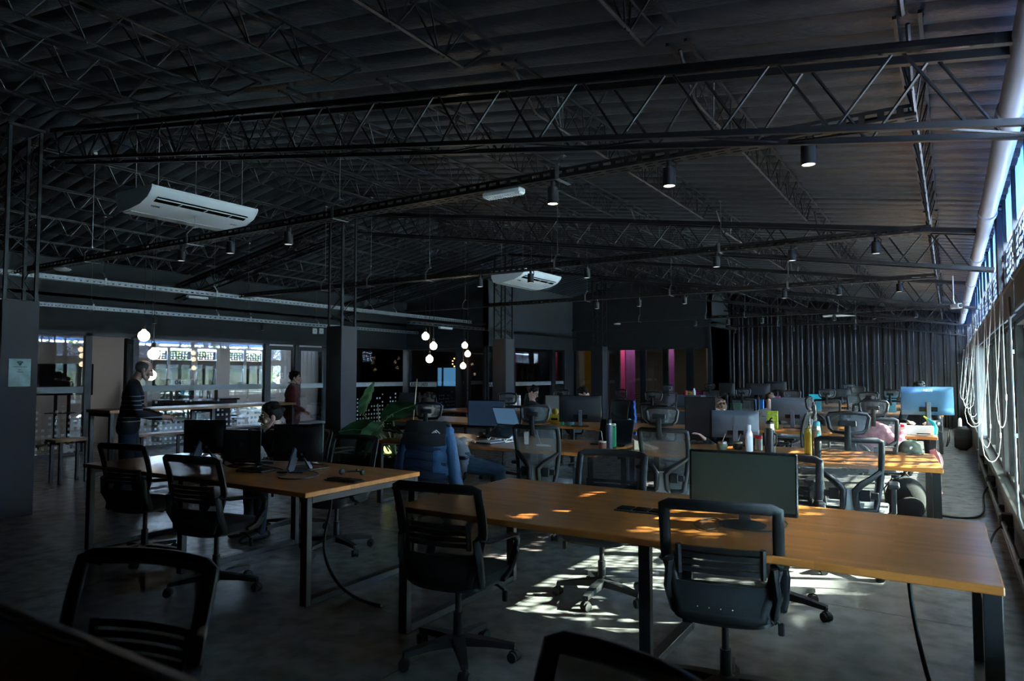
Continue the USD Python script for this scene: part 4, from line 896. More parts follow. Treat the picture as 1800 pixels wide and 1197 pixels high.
def make_mesh_chair(label, loc, rz, tall=0.0, name='mesh_chair', head=True, spine='spine_grey'):
    """High mesh chair with a Y-shaped back and a headrest; faces +y."""
    t = thing(name, label, 'chair', loc, rz, 'grey mesh chairs with headrests')
    star_base(t, 0.33)
    h = tall
    seat_shape(0.50, 0.48, 0.485 + h, 0.06, 0.02).build('seat', 'grey_fabric', t, smooth=50)
    MB().box((0, 0, 0.43 + h), (0.24, 0.28, 0.035), bev=0.01).cyl((0, 0, 0.36), (0, 0, 0.43 + h), 0.017).build('tilt_mechanism', 'black_plastic', t)
    def B(x, z):
        k = (z - 0.50 - h) / 0.53
        return V(x, -0.255 + 0.045 * math.sin(min(1, max(0, k)) * PI * 0.9) - 0.06 * k + 0.05 * (x / 0.22) ** 2 - 0.02, z)
    zz = lambda v: 0.52 + h + v * 0.51
    def half(z):
        k = (z - 0.52 - h) / 0.51
        return 0.175 + 0.045 * math.sin(min(1, max(0, k)) * PI * 0.55) + 0.0 * k
    zs = np.linspace(0, 1, 12)
    left = [B(-half(zz(v)), zz(v)) for v in zs]; right = [B(half(zz(v)), zz(v)) for v in zs]
    top = [B(x, zz(1) + 0.012) for x in np.linspace(-0.19, 0.19, 6)]; bot = [B(x, zz(0) - 0.012) for x in np.linspace(0.14, -0.14, 4)]
    MB().tube(left + top + right[::-1] + bot, 0.023, 7, closed=True, flat=0.7, up=(0, 1, 0)).build('back_frame', 'black_plastic', t, smooth=50)
    MB().sheet(lambda u, v: B((u - 0.5) * 2 * (half(zz(v)) - 0.006), zz(v)), 9, 9, 0.004).build('back_mesh', 'mesh_grey', t, smooth=True)
    for s in (-1, 1):
        P = [B(s * 0.213, zz(0.56)), B(s * 0.16, zz(0.47)) + V(0, -0.02, 0), B(s * 0.085, zz(0.37)) + V(0, -0.045, 0), B(s * 0.042, zz(0.28)) + V(0, -0.055, 0), V(s * 0.045, -0.30, 0.56 + h), V(s * 0.055, -0.26, 0.45 + h), V(s * 0.05, -0.10, 0.415 + h)]
        MB().tube(P, [0.018, 0.022, 0.027, 0.027, 0.026, 0.027, 0.02], 7).build('back_fork', 'black_plastic', t, smooth=50)
        MB().box(B(s * 0.115, zz(0.21)) + V(0, -0.022, 0), (0.16, 0.012, 0.05), bev=0.004).build('lumbar_arm', 'black_plastic', t)
        MB().box(B(s * 0.105, zz(0.21)) + V(0, -0.034, 0), (0.075, 0.014, 0.085), bev=0.005).build('lumbar_pad', 'black_plastic', t)
        x = s * 0.295
        MB().tube([(s * 0.10, 0.0, 0.425 + h), (x * 0.9, 0.0, 0.425 + h), (x, 0.0, 0.47 + h), (x, 0.0, 0.655 + h)], [0.018, 0.018, 0.020, 0.020], 7).build('arm_post', 'black_plastic', t, smooth=50)
        MB().box((x, 0.03, 0.675 + h), (0.085, 0.26, 0.032), bev=0.013).build('armrest', 'black_plastic', t)
    MB().sheet(lambda u, v: V((u - 0.5) * (0.075 + 0.055 * (1 - v)), -0.315 + 0.02 * v + 0.03 * (1 - v) ** 2, 0.43 + h + v * 0.245), 3, 6, 0.02).build('spine', spine, t, smooth=50)
    if head:
        c = B(0, zz(1))
        MB().tube([c + V(0, -0.012, -0.06), c + V(0, -0.04, 0.03), c + V(0, -0.035, 0.12)], [0.022, 0.020, 0.018], 6, flat=1.3).build('headrest_post', 'black_plastic', t, smooth=50)
        MB().box(c + V(0, -0.028, 0.135), (0.125, 0.018, 0.045), bev=0.006).build('headrest_clip', 'black_plastic', t)
        def Hh(x, z): return c + V(x, -0.005 + 0.06 * (x / 0.15) ** 2 + 0.5 * z * z * 3, 0.135 + z)
        P = [Hh(x, z) for x, z in ((-0.125, 0.07), (-0.06, 0.078), (0, 0.08), (0.06, 0.078), (0.125, 0.07), (0.142, 0.045), (0.128, -0.04), (0.10, -0.068), (0, -0.076), (-0.10, -0.068), (-0.128, -0.04), (-0.142, 0.045))]
        MB().tube(P, 0.016, 6, closed=True).build('headrest_frame', 'black_plastic', t, smooth=50)
        MB().sheet(lambda u, v: Hh((u - 0.5) * 2 * (0.105 + 0.03 * v), -0.07 + 0.145 * v), 7, 5, 0.004).build('headrest_mesh', 'mesh_grey', t, smooth=True)
    return t
def hubat(px, py, z=0.06): p = at_z(px, py, z); return (p[0], p[1], 0)
ch = make_task_chair('low black task chair in front of the near table, left end', (-2.28, 3.02, 0), math.radians(8))
for lab, loc, rz in [('low black task chair in front of the near table with its back to the monitor', (-0.92, 3.30, 0), math.radians(11)),
                     ('low black task chair tucked behind the near table, left of the monitor', (-2.06, 4.37, 0), math.radians(186)),
                     ('low black task chair behind the near table, half hidden by the monitor', (-0.98, 4.78, 0), math.radians(184)),
                     ('low black task chair at the outer left end of the left table', (-5.68, 3.20, 0), math.radians(12)),
                     ('low black task chair in front of the left table, middle', (-4.45, 3.03, 0), math.radians(10)),
                     ('low black task chair behind the left table, at its right end', (-4.56, 4.27, 0), math.radians(186)),
                     ('low black task chair of the man in glasses', (-5.46, 4.56, 0), math.radians(178)),
                     ('low black task chair close to the camera at the lower left, only its back showing', (-2.05, 0.97, 0), math.radians(197)),
                     ('low black task chair at the bottom edge of the picture, only its top rail showing', (-0.60, 1.03, 0), math.radians(161))]:
    dup(ch, lab, loc, rz)
ec = make_mesh_chair('grey mesh chair before the second-row table, left of three in a row', (-3.33, 5.82, 0), math.radians(8), 0.0)
E_ = [('grey mesh chair before the second-row table, between the other two in its row', (-2.16, 6.12, 0), 0.0), ('grey mesh chair before the second-row table, nearest the windows', (-0.68, 6.05, 0), math.radians(4)),
      ('grey mesh chair with the blue puffer jacket, under the man with headphones', (-4.53, 5.66, 0), math.radians(16))]
for lab, loc, rz in E_: dup(ec, lab, loc, rz)
def far_chair(px, py_top, w, lab, rz_deg, hz=1.235):
    """Placed by the apparent width of its headrest."""
    d = 0.285 * 1200.0 / w; p = at_d(px, py_top + 8, d); dup(ec, lab, (p[0], p[1], 0), math.radians(rz_deg))
FC = [(885, 703, 34, 'grey mesh chair facing the camera across the table from the man with headphones', 200), (1378, 702, 39, 'grey mesh chair standing sideways behind the black flask', 95), (1538, 725, 44, 'grey mesh chair of the woman in pink', 2),
      (1521, 706, 32, 'grey mesh chair seen just behind the woman in pink', 175), (1156, 692, 30, 'grey mesh chair in the third row left of the portrait monitor', 6), (1171, 681, 19, 'small far grey mesh chair before the lounge doors', 30),
      (1312, 683, 25, 'grey mesh chair before the far desk with the blue boxes', 0), (1389, 683, 29, 'grey mesh chair turned to the camera behind the dark monitor', 185), (1455, 682, 26, 'grey mesh chair before the ribbed wall, beside the cyan screen', 4),
      (1491, 670, 17.8, 'farthest grey mesh chair before the ribbed wall', 10), (1510, 681, 22.3, 'grey mesh chair facing the camera before the ribbed wall', 190), (1580, 688, 27, 'grey mesh chair just left of the blue monitor', -20),
      (1250, 675, 17, 'tiny far grey mesh chair before the graphite return wall', 10), (1073, 683, 27, 'grey mesh chair hung with a bright blue jacket', 160), (976, 680, 18, 'grey mesh chair before the auditorium door', 180),
      (1000, 695, 26.5, 'dark mesh chair before the man with bowed head', 0), (915, 684, 21, 'grey mesh chair behind the two white flasks', 150)]
for px, py, w, lab, rz in FC: far_chair(px, py, w, lab, rz)
t = thing('padded_chair', 'black padded office chair beyond the potted plant', 'chair', (-9.3, 10.5, 0), math.radians(200))
star_base(t); seat_shape(0.50, 0.48, 0.50, 0.09, 0.02).build('seat', 'black_cloth', t, smooth=50)
MB().sheet(lambda u, v: V((u - 0.5) * 0.50 * (1 - 0.25 * (abs(2 * u - 1) ** 6) * (v ** 6)), -0.24 - 0.06 * v + 0.04 * (2 * u - 1) ** 2, 0.55 + v * 0.60), 9, 9, 0.08).build('backrest', 'black_cloth', t, smooth=50)
MB().tube([(0, -0.05, 0.42), (0, -0.28, 0.44), (0, -0.32, 0.62)], 0.025, 6).build('back_bracket', 'black_plastic', t)

# ------------------------------------------------------------------ monitors and computers
def make_monitor(label, loc, rz, w=0.55, h=0.33, lift=0.13, tilt=0.0, shell='black_plastic', screen='screen_off', stand='foot', name='monitor', brand=None, bulge=0.03, frame='black_gloss'):
    """Stands at loc on its foot; the screen faces -y."""
    t = thing(name, label, 'monitor', loc, rz)
    R = rot_axis((1, 0, 0), -tilt); c = V(0, 0, lift + h / 2)
    def P(x, y, z): return c + R @ V(x, y, z)
    MB().box(P(0, 0.010, 0), (w, 0.022, h), R=R, bev=0.005).build('bezel', frame, t)
    MB().box(P(0, -0.0015, 0.004), (w - 0.024, 0.002, h - 0.032), R=R).build('screen', screen, t)
    def back(u, v):
        x, z = (u - 0.5) * (w - 0.012), (v - 0.5) * (h - 0.012)
        k = (1 - abs(2 * u - 1) ** 4) * (1 - abs(2 * v - 1) ** 4)
        return P(x, 0.021 + bulge * k ** 0.5, z)
    MB().sheet(back, 9, 9, 0.004).build('back_shell', shell, t, smooth=50)
    if stand == 'foot':
        MB().tube([(0, 0.075, 0.008), (0, 0.065, lift * 0.6), (0, 0.045, lift + h * 0.35)], [0.032, 0.028, 0.026], 6, flat=0.5, up=(0, 1, 0)).build('stand_neck', 'black_plastic', t, smooth=50)
        m = MB(); m.lathe([(0, 0.0), (0.118, 0.0), (0.120, 0.006), (0.10, 0.012), (0.0, 0.016)], 24); m.build('stand_foot', 'black_gloss', t, smooth=40)
    elif stand == 'easel':
        for s in (-1, 1): MB().bar((s * 0.05, 0.06, lift + h * 0.25), (s * 0.09, -0.03, 0.01), 0.035, 0.016, up=(1, 0, 0)).build('stand_leg', 'monitor_grey', t)
        MB().bar((0, 0.05, lift + h * 0.3), (0, 0.17, 0.008), 0.10, 0.014, up=(1, 0, 0)).build('stand_strut', 'monitor_grey', t)
        MB().box((0, 0.06, 0.006), (0.22, 0.22, 0.012), bev=0.004).build('stand_foot', 'black_plastic', t)
    elif stand == 'post':
        MB().box((0, 0.07, (lift + h * 0.45) / 2), (0.055, 0.03, lift + h * 0.45), bev=0.004).build('stand_neck', 'monitor_grey', t)
        MB().box((0, 0.06, 0.007), (0.26, 0.20, 0.014), bev=0.005).build('stand_foot', 'black_plastic', t)
    MB().box(P(0, 0.024 + bulge, -h * 0.30), (w * 0.34, 0.012, h * 0.16), R=R).build('port_bay', 'black_gloss', t)
    if brand:
        tm = meshkit.text_mesh(brand, h * 0.085, 0.002, True); v = np.array(tm.vertices); L = v[:, 0].max()
        MB().raw(np.array([P(-(a - L / 2), 0.026 + bulge + d, h * 0.33 + b) for a, b, d in v]), np.array(tm.faces)).build('lettering', 'white_plastic', t)
    return t
Z = 0.752
make_monitor('dark wide monitor with a matte greenish screen on the near table', (-0.93, 3.68, Z), math.radians(4), 0.545, 0.318, 0.062, 0.04, screen='screen_matte_green', name='monitor')
make_monitor('black monitor on the left table, seen from behind at its left end', (-5.66, 3.72, Z), math.radians(205), 0.40, 0.30, 0.075, 0.0, stand='easel', bulge=0.035)
make_monitor('black monitor on the left table, seen from behind beside the man in glasses', (-4.50, 3.80, Z), math.radians(205), 0.43, 0.30, 0.075, 0.0, stand='easel', bulge=0.035)
def make_laptop(label, loc, rz, w=0.36, d=0.245, open_deg=105, lid='laptop_grey', screen='screen_off', lift=0.0, slope=0.0, logo=False):
    """The keyboard faces -y side; the screen stands at the rear (+y)."""
    t = thing('laptop', label, 'laptop', loc, rz)
    Rs = rot_axis((1, 0, 0), slope)
    def P(x, y, z): return V(0, 0, lift) + Rs @ V(x, y, z)
    MB().box(P(0, 0, 0.009), (w, d, 0.017), R=Rs, bev=0.004).build('base', lid, t)
    MB().box(P(0, 0.02, 0.0182), (w * 0.88, d * 0.5, 0.001), R=Rs).build('keyboard', 'black_plastic', t)
    a = math.radians(open_deg - 90); Rl = Rs @ rot_axis((1, 0, 0), -a); hp = P(0, d / 2 - 0.004, 0.016)
    MB().box(hp + Rl @ V(0, 0.004, d / 2), (w, 0.008, d), R=Rl, bev=0.003).build('lid', lid, t)
    MB().box(hp + Rl @ V(0, -0.0006, d / 2 + 0.004), (w - 0.02, 0.001, d - 0.03), R=Rl).build('screen', screen, t)
    if logo: MB().cyl(hp + Rl @ V(0, 0.008, d / 2), hp + Rl @ V(0, 0.0088, d / 2), 0.018, n=16).build('logo', 'monitor_grey', t)
    return t
def make_stand(label, loc, rz, matn='white_plastic', h=0.15, w=0.26):
    t = thing('laptop_stand', label, 'laptop stand', loc, rz)
    for s in (-1, 1):
        x = s * w / 2
        MB().tube([(x, -0.12, 0.0), (x, 0.11, 0.0)], 0.007, 5).tube([(x, -0.12, 0.005), (x, 0.10, h)], 0.007, 5).tube([(x, 0.10, h), (x, 0.0, 0.0)], 0.007, 5).tube([(x, -0.12, 0.005), (x, -0.135, 0.03)], 0.007, 5).build('side_frame', matn, t)
    MB().tube([(-w / 2, 0.0, 0.0), (w / 2, 0.0, 0.0)], 0.006, 5).tube([(-w / 2, 0.10, h), (w / 2, 0.10, h)], 0.006, 5).build('cross_bar', matn, t)
make_stand('black laptop stand on the left table under the closed-looking laptop', (-5.10, 3.78, Z + 0.006), math.radians(198), 'black_plastic', 0.035, 0.28)
make_laptop('dark grey laptop on the left table seen from behind its lid', (-5.10, 3.78, Z), math.radians(198), 0.37, 0.25, 97, lift=0.03, slope=math.radians(8), logo=True)
make_stand('white folding laptop stand before the man with headphones', (-4.42, 6.72, Z + 0.006), math.radians(-8), 'white_plastic', 0.17)
make_laptop('laptop with a blue screen raised on the white stand', (-4.42, 6.72, Z), math.radians(-8), 0.36, 0.24, 95, screen='screen_blue', lift=0.105, slope=math.radians(30))
make_monitor('black monitor with a dim screen beside the raised laptop', (-4.90, 7.05, Z), math.radians(12), 0.50, 0.34, 0.12, screen='screen_blue_dim')
make_laptop('black open laptop on the second-row table between the mesh chairs', (-3.20, 7.05, Z), math.radians(6), 0.40, 0.27, 112, lid='black_plastic')
make_monitor('black portrait-turned monitor beside the curly-haired man', (at_d(1231, 740, 7.75)[0], at_d(1231, 740, 7.75)[1], Z), math.radians(20), 0.34, 0.49, 0.035, stand='post')
make_monitor('blue-grey monitor seen from behind, hiding the curly-haired man', (at_d(1292, 740, 7.6)[0], at_d(1292, 740, 7.6)[1], Z), math.radians(196), 0.50, 0.30, 0.08, shell='monitor_grey', frame='monitor_grey', stand='post', bulge=0.05)
p = at_z(1632, 757, Z)
make_monitor('large blue monitor seen from behind near the windows, reading ASUS', (at_d(1630, 740, 9.35)[0], at_d(1630, 740, 9.35)[1], Z), math.radians(196), 0.64, 0.385, 0.225, -0.04, shell='asus_blue', frame='asus_blue', stand='post', brand='/SUS' if False else 'ASUS', bulge=0.035)
make_monitor('dark wide monitor seen from behind in the third row, right of the black flask', (-1.95, 10.65, Z), math.radians(190), 0.58, 0.34, 0.10, shell='monitor_grey', frame='monitor_grey', stand='post')
make_monitor('black monitor seen edge-on in the third row, by the teal flask', (-5.40, 9.85, Z), math.radians(62), 0.52, 0.32, 0.12)
make_monitor('big black monitor seen from behind with steel brackets, in the third row', (at_d(1020, 730, 10.35)[0], at_d(1020, 730, 10.35)[1], Z), math.radians(206), 0.64, 0.40, 0.06, stand='post')
for lab, px, py, d, w, h, rz in [('small far black monitor right of the graphite return wall', 1278, 697, 15, 0.34, 0.30, 190), ('far black monitor behind the headrest with blue boxes', 1333, 702, 14.4, 0.48, 0.34, 190), ('farthest black monitor before the ribbed wall', 1366, 690, 18.4, 0.48, 0.30, 190),
                                 ('far black monitor before the ribbed wall beside the cyan screen', 1480, 703, 18.2, 0.45, 0.30, 190)]:
    p = at_d(px, py, d); make_monitor(lab, (p[0], p[1], max(Z, p[2] - 0.08)) if False else (p[0], p[1], Z), math.radians(rz), w, h, max(0.08, p[2] - Z))
# big screen close to the camera at the lower left, on its own desk below the frame
make_table('butcher-block table beside the camera, below the picture, carrying the dark screen', -2.35, 0.10, -0.35, 0.90, 0.0)
mat('bronze_rim', (0.30, 0.22, 0.17), 0.35, 0.6)
make_monitor('large dark screen with a bronze rim close to the camera, lower left corner', (-0.93, 0.452, Z), 0.0, 0.66, 0.375, 0.072, frame='bronze_rim', stand='foot', bulge=0.02)
# ------------------------------------------------------------------ people
def mball(r, seg=20): return m3.Manifold.sphere(float(r), seg)
def mell(c, r, R=None, seg=24):
    s = m3.Manifold.sphere(1.0, seg).scale([float(x) for x in r]); T = np.eye(3, 4); T[:, 3] = c
    if R is not None: T[:3, :3] = R
    return s.transform(T.tolist())
def mhull(pts):   # pts: (centre, radius)
    return m3.Manifold.batch_hull([mball(r, 16).translate([float(x) for x in c]) for c, r in pts])
def munion(L): return m3.Manifold.batch_boolean(L, m3.OpType.Add)
def chain(P, r): return [mhull([(P[i], r[i]), (P[i + 1], r[i + 1])]) for i in range(len(P) - 1)]
def finish(man, length=0.02, it=8):
    m = man.refine_to_length(length).to_mesh(); t = trimesh.Trimesh(m.vert_properties[:, :3], m.tri_verts, process=True)
    trimesh.smoothing.filter_taubin(t, lamb=0.5, nu=0.53, iterations=it); return t
def put(parent, name, t, mat_, label=None): return MB().add(t).build(name, mat_, parent, smooth=True, label=label)
def lerp(a, b, k): return np.asarray(a, float) * (1 - k) + np.asarray(b, float) * k
def frame(fwd, up):
    f = unit(fwd); u = np.asarray(up, float); u = unit(u - f * (u @ f)); r = np.cross(f, u); return np.stack([r, f, u], 1)   # columns: right, forward, up
def hand(wrist, d, n, s, curl=0.5, k=1.0):
    """Palm and five fingers. d: towards the fingers, n: out of the back of the hand, s: +1 when the thumb lies on cross(d, n)'s side."""
    d = unit(d); n = unit(np.asarray(n, float) - d * (np.dot(n, d))); w = np.cross(d, n) * s
    L = []
    base = [wrist + d * 0.085 * k + w * x * k for x in (0.030, 0.010, -0.010, -0.028)]
    L.append(m3.Manifold.batch_hull([mball(0.021 * k, 12).translate(list(map(float, wrist + w * x))) for x in (-0.012, 0.012)] + [mball(0.0135 * k, 12).translate(list(map(float, b))) for b in base]))
    for b, ln in zip(base, (0.070, 0.078, 0.072, 0.056)):
        p0, dirv, P = b, d, [b]
        for q, fr in enumerate((0.45, 0.32, 0.23)):
            a = curl * (0.5, 0.8, 0.6)[q]; c_, s_ = math.cos(a), math.sin(a); dirv = unit(dirv * c_ - n * s_ if q == 0 else dirv * c_ + unit(np.cross(np.cross(dirv, -n), dirv)) * s_)
            P.append(P[-1] + dirv * ln * fr * k)
        L += chain(P, [0.0095 * k, 0.009 * k, 0.0082 * k, 0.0072 * k])
    tb = wrist + d * 0.030 * k + w * 0.026 * k
    L += chain([tb, tb + (d * 0.6 + w * 0.75 - n * 0.2) * 0.042 * k, tb + (d * 1.5 + w * 0.95 - n * 0.5) * 0.042 * k], [0.013 * k, 0.0105 * k, 0.008 * k])
    return L
def head_parts(c, R, k=1.0, male=True):
    """c: middle of the head, R: columns right, forward, up. Returns the skin solids and a mapper."""
    T = lambda x, y, z: c + R @ V(x, y, z) * k
    E = lambda p, r: mell(T(*p), np.array(r) * k, R)
    L = [E((0, -0.012, 0.030), (0.075, 0.095, 0.088)), E((0, 0.022, -0.015), (0.063, 0.070, 0.085)),
         mhull([(T(0, 0.068, -0.098), 0.020 * k), (T(0.038, 0.035, -0.080), 0.022 * k), (T(-0.038, 0.035, -0.080), 0.022 * k), (T(0.052, 0.0, -0.035), 0.020 * k), (T(-0.052, 0.0, -0.035), 0.020 * k), (T(0, 0.072, -0.060), 0.020 * k)]),
         mhull([(T(0, 0.084, 0.018), 0.009 * k), (T(0, 0.110, -0.026), 0.011 * k), (T(0.013, 0.092, -0.034), 0.008 * k), (T(-0.013, 0.092, -0.034), 0.008 * k)]),
         mhull([(T(0.034, 0.073, 0.026), 0.012 * k), (T(-0.034, 0.073, 0.026), 0.012 * k)]),
         mhull([(T(0.016, 0.084, -0.058), 0.008 * k), (T(-0.016, 0.084, -0.058), 0.008 * k)])]
    for s in (-1, 1): L += [E((s * 0.077, -0.010, -0.008), (0.012, 0.022, 0.034)), E((s * 0.040, 0.058, -0.028), (0.024, 0.024, 0.024))]
    return L, T
def face_details(t, T, R, k, hair, glasses=False, lids=True):
    for s in (-1, 1):
        put(t, 'eye', MB().ball(T(s * 0.032, 0.0745, 0.006), 0.0125 * k, 2).mesh(), 'eye_white'); put(t, 'iris', MB().ball(T(s * 0.032, 0.0835, 0.005), 0.0058 * k, 1).mesh(), 'hair_black')
        MB().tube([T(s * 0.014, 0.086, 0.024), T(s * 0.034, 0.085, 0.031), T(s * 0.052, 0.072, 0.025)], 0.0048 * k, 5).build('eyebrow', hair, t)
    MB().tube([T(-0.023, 0.0855, -0.0605), T(-0.008, 0.0925, -0.057), T(0.008, 0.0925, -0.057), T(0.023, 0.0855, -0.0605)], [0.003 * k, 0.0055 * k, 0.0055 * k, 0.003 * k], 6).build('mouth', 'lip', t, smooth=True)
    if glasses:
        g = MB()
        for s in (-1, 1):
            g.tube([T(s * 0.033 + 0.026 * math.cos(a), 0.100 - 0.10 * abs(0.026 * math.cos(a) * 0.3), 0.003 + 0.020 * math.sin(a)) for a in np.arange(12) * PI / 6], 0.0022 * k, 5, closed=True)
            g.tube([T(s * 0.058, 0.096, 0.008), T(s * 0.075, 0.04, 0.010), T(s * 0.078, -0.02, 0.006)], 0.002 * k, 5)
        g.tube([T(-0.008, 0.100, 0.008), T(0, 0.103, 0.010), T(0.008, 0.100, 0.008)], 0.002 * k, 5)
        g.build('glasses', 'black_gloss', t)
def hair_cap(t, c, R, k, matn, style='short', seed=1):
    T = lambda x, y, z: c + R @ V(x, y, z) * k
    r = np.random.default_rng(seed)
    cap = mell(T(0, -0.022, 0.040), np.array((0.084, 0.101, 0.094)) * k, R)
    if style == 'crop': cap = mell(T(0, -0.024, 0.030), np.array((0.081, 0.097, 0.092)) * k, R)
    L = [cap]
    if style in ('short', 'thick', 'long', 'curly', 'bob'):
        n = {'short': 26, 'thick': 40, 'long': 34, 'curly': 90, 'bob': 40}[style]
        for i in range(n):
            a, e = r.uniform(-PI, PI), r.uniform(0.05, 1.45)
            p = V(0.080 * math.cos(e) * math.sin(a), -0.020 + 0.096 * math.cos(e) * math.cos(a), 0.042 + 0.090 * math.sin(e))
            if p[1] > 0.045 and p[2] < 0.085: continue
            q = (0.017 if style == 'curly' else 0.024) * r.uniform(0.8, 1.25)
            L.append(mell(T(*p), (q * k, q * 1.2 * k, q * 0.8 * k), None, 10))
    h = munion(L)
    # cut away the face, below the hairline
    cut = m3.Manifold.batch_hull([mball(0.004).translate(list(map(float, T(x, y, z)))) for x in (-0.12, 0.12) for y, z in ((0.020, -0.2), (0.20, -0.2), (0.20, 0.062), (0.070, 0.068), (0.030, 0.020))])
    h = h - cut
    low = {'short': -0.055, 'crop': -0.050, 'thick': -0.07, 'curly': -0.045, 'bob': -0.085, 'long': -0.10}[style]
    h = h.trim_by_plane([float(x) for x in R[:, 2]], float(R[:, 2] @ T(0, 0, low)))
    if style == 'crop': # bald on top, a close fringe round the sides
        h = h - mell(T(0, 0.0, 0.115), np.array((0.066, 0.095, 0.055)) * k, R)
    tm = finish(h, 0.012, 3); put(t, 'hair', tm, matn)
    if style == 'long':
        m = MB()
        for i in range(46):
            a = r.uniform(0.5, 2 * PI - 0.5); x, y = 0.078 * math.sin(a), -0.022 + 0.09 * math.cos(a)
            m.tube([T(x * 0.9, y, 0.05), T(x * 1.1, y - 0.01, -0.05), T(x * 1.15, y - 0.03, -0.16), T(x * 1.0 + r.uniform(-0.02, 0.02), y - 0.04, -0.27)], [0.012, 0.013, 0.011, 0.004], 5)
        m.build('long_hair', matn, t, smooth=True)
def make_person(label, loc, J, head, look, top, legs, skin='skin', hair='hair_black', style='short', glasses=False, k=1.0, hands=None, shoe='shoe_dark', female=False, seed=1, sleeve=0.93, up=(0, 0, 1), group=None, torso_r=1.0, collar=None):
    """J: joints in world metres. head: centre; look: facing direction."""
    t = thing('person', label, 'person', loc, 0, group); o = V(*loc)
    J = {a: np.asarray(b, float) - o for a, b in J.items()}; c = np.asarray(head, float) - o; R = frame(look, up)
    HL, T = head_parts(c, R, k)
    neck_top = T(0, -0.03, -0.055); nb = J['neck']
    sh = 0.92 if female else 1.0
    body = HL + chain([neck_top, nb], [0.052 * k * sh, 0.058 * k * sh])
    tr = torso_r
    tors = [mhull([(J['shL'], 0.060 * tr), (J['shR'], 0.060 * tr), (nb - V(0, 0, 0.02), 0.062), (lerp(J['shL'], J['shR'], 0.5) - V(0, 0, 0.10) + R[:, 1] * 0.0, 0.115 * tr)]),
            mhull([(lerp(J['shL'], J['waist'], 0.25), 0.085 * tr), (lerp(J['shR'], J['waist'], 0.25), 0.085 * tr), (lerp(J['waist'], J['hipL'], 0.35), 0.105 * tr), (lerp(J['waist'], J['hipR'], 0.35), 0.105 * tr)]),
            mhull([(lerp(J['waist'], J['hipL'], 0.35), 0.112 * tr), (lerp(J['waist'], J['hipR'], 0.35), 0.112 * tr), (J['hipL'], 0.115 * tr), (J['hipR'], 0.115 * tr)])]
    arm = {s: [J['sh' + s], J['el' + s], J['wr' + s]] for s in 'LR'}
    leg = {s: [J['hip' + s], J['kn' + s], J['an' + s]] for s in 'LR'}
    for s in 'LR':
        body += chain(arm[s], [0.046, 0.036, 0.025]); body += chain(leg[s], [0.078, 0.052, 0.036])
        d, n_, cu = (hands or {}).get(s, (unit(J['wr' + s] - J['el' + s]), (0, 0, 1), 0.5))
        body += hand(J['wr' + s] + unit(np.asarray(d, float)) * 0.005, d, n_, (1 if s == 'L' else -1), cu, 0.97 if not female else 0.9)
        body += [mhull([(J['an' + s] - V(0, 0, 0.03), 0.034), (J['to' + s], 0.026)])]
    body += [munion(tors).scale([1, 1, 1])] if False else [mhull([(lerp(J['shL'], J['shR'], 0.5) - V(0, 0, 0.08), 0.055), (J['waist'], 0.055), (lerp(J['hipL'], J['hipR'], 0.5), 0.06)]), mhull([(J['shL'], 0.04), (J['shR'], 0.04)]), mhull([(J['hipL'], 0.06), (J['hipR'], 0.06)])]
    put(t, 'body', finish(munion(body), 0.009, 4), skin)
    shirt = list(tors)
    for s in 'LR':
        P = arm[s]; e = lerp(P[1], P[2], sleeve)
        shirt += chain([P[0], lerp(P[0], P[1], 0.5), P[1], lerp(P[1], e, 0.5), e], [0.066 * tr, 0.058 * tr, 0.050, 0.046, 0.036])
    ts = finish(munion(shirt), 0.016, 8); v = np.array(ts.vertices); nz = meshkit.fbm(v * 14, 3, seed) - 0.5
    ts.vertices = v + np.array(ts.vertex_normals) * (nz * 0.014)[:, None]
    sp = put(t, 'top', ts, top)
    if collar: MB().tube([nb + R @ V(0.062 * math.cos(a), 0.062 * math.sin(a), 0.035 + 0.0 * a) for a in np.arange(12) * PI / 6], 0.014, 6, closed=True).build('collar', collar, sp, smooth=True)
    tl = [mhull([(J['hipL'], 0.108), (J['hipR'], 0.108), (lerp(J['waist'], J['hipL'], 0.62), 0.112), (lerp(J['waist'], J['hipR'], 0.62), 0.112)])]
    for s in 'LR': tl += chain([leg[s][0], lerp(leg[s][0], leg[s][1], 0.5), leg[s][1], lerp(leg[s][1], leg[s][2], 0.5), leg[s][2] - V(0, 0, 0.0)], [0.100, 0.086, 0.068, 0.062, 0.052])
    tt = finish(munion(tl), 0.018, 8); v = np.array(tt.vertices); tt.vertices = v + np.array(tt.vertex_normals) * ((meshkit.fbm(v * 12, 3, seed + 3) - 0.5) * 0.014)[:, None]
    put(t, 'trousers', tt, legs)
    for s in 'LR':
        a, b = J['an' + s], J['to' + s]; f = unit((b - a) * V(1, 1, 0))
        zf = b[2] - 0.03
        sh_ = mhull([(V(*(a - f * 0.045)[:2], zf + 0.035), 0.035), (V(*(a + f * 0.03)[:2], zf + 0.055), 0.040), (V(*(b + f * 0.0)[:2], zf + 0.033), 0.033), (V(*(b + f * 0.035)[:2], zf + 0.026), 0.026)]) 
        put(t, 'shoe', finish(sh_.trim_by_plane([0.0, 0.0, 1.0], float(zf)), 0.02, 2), shoe)
    face_details(t, T, R, k, hair, glasses)
    hair_cap(t, c, R, k, hair, style, seed)
    return t, T, R, o, sp
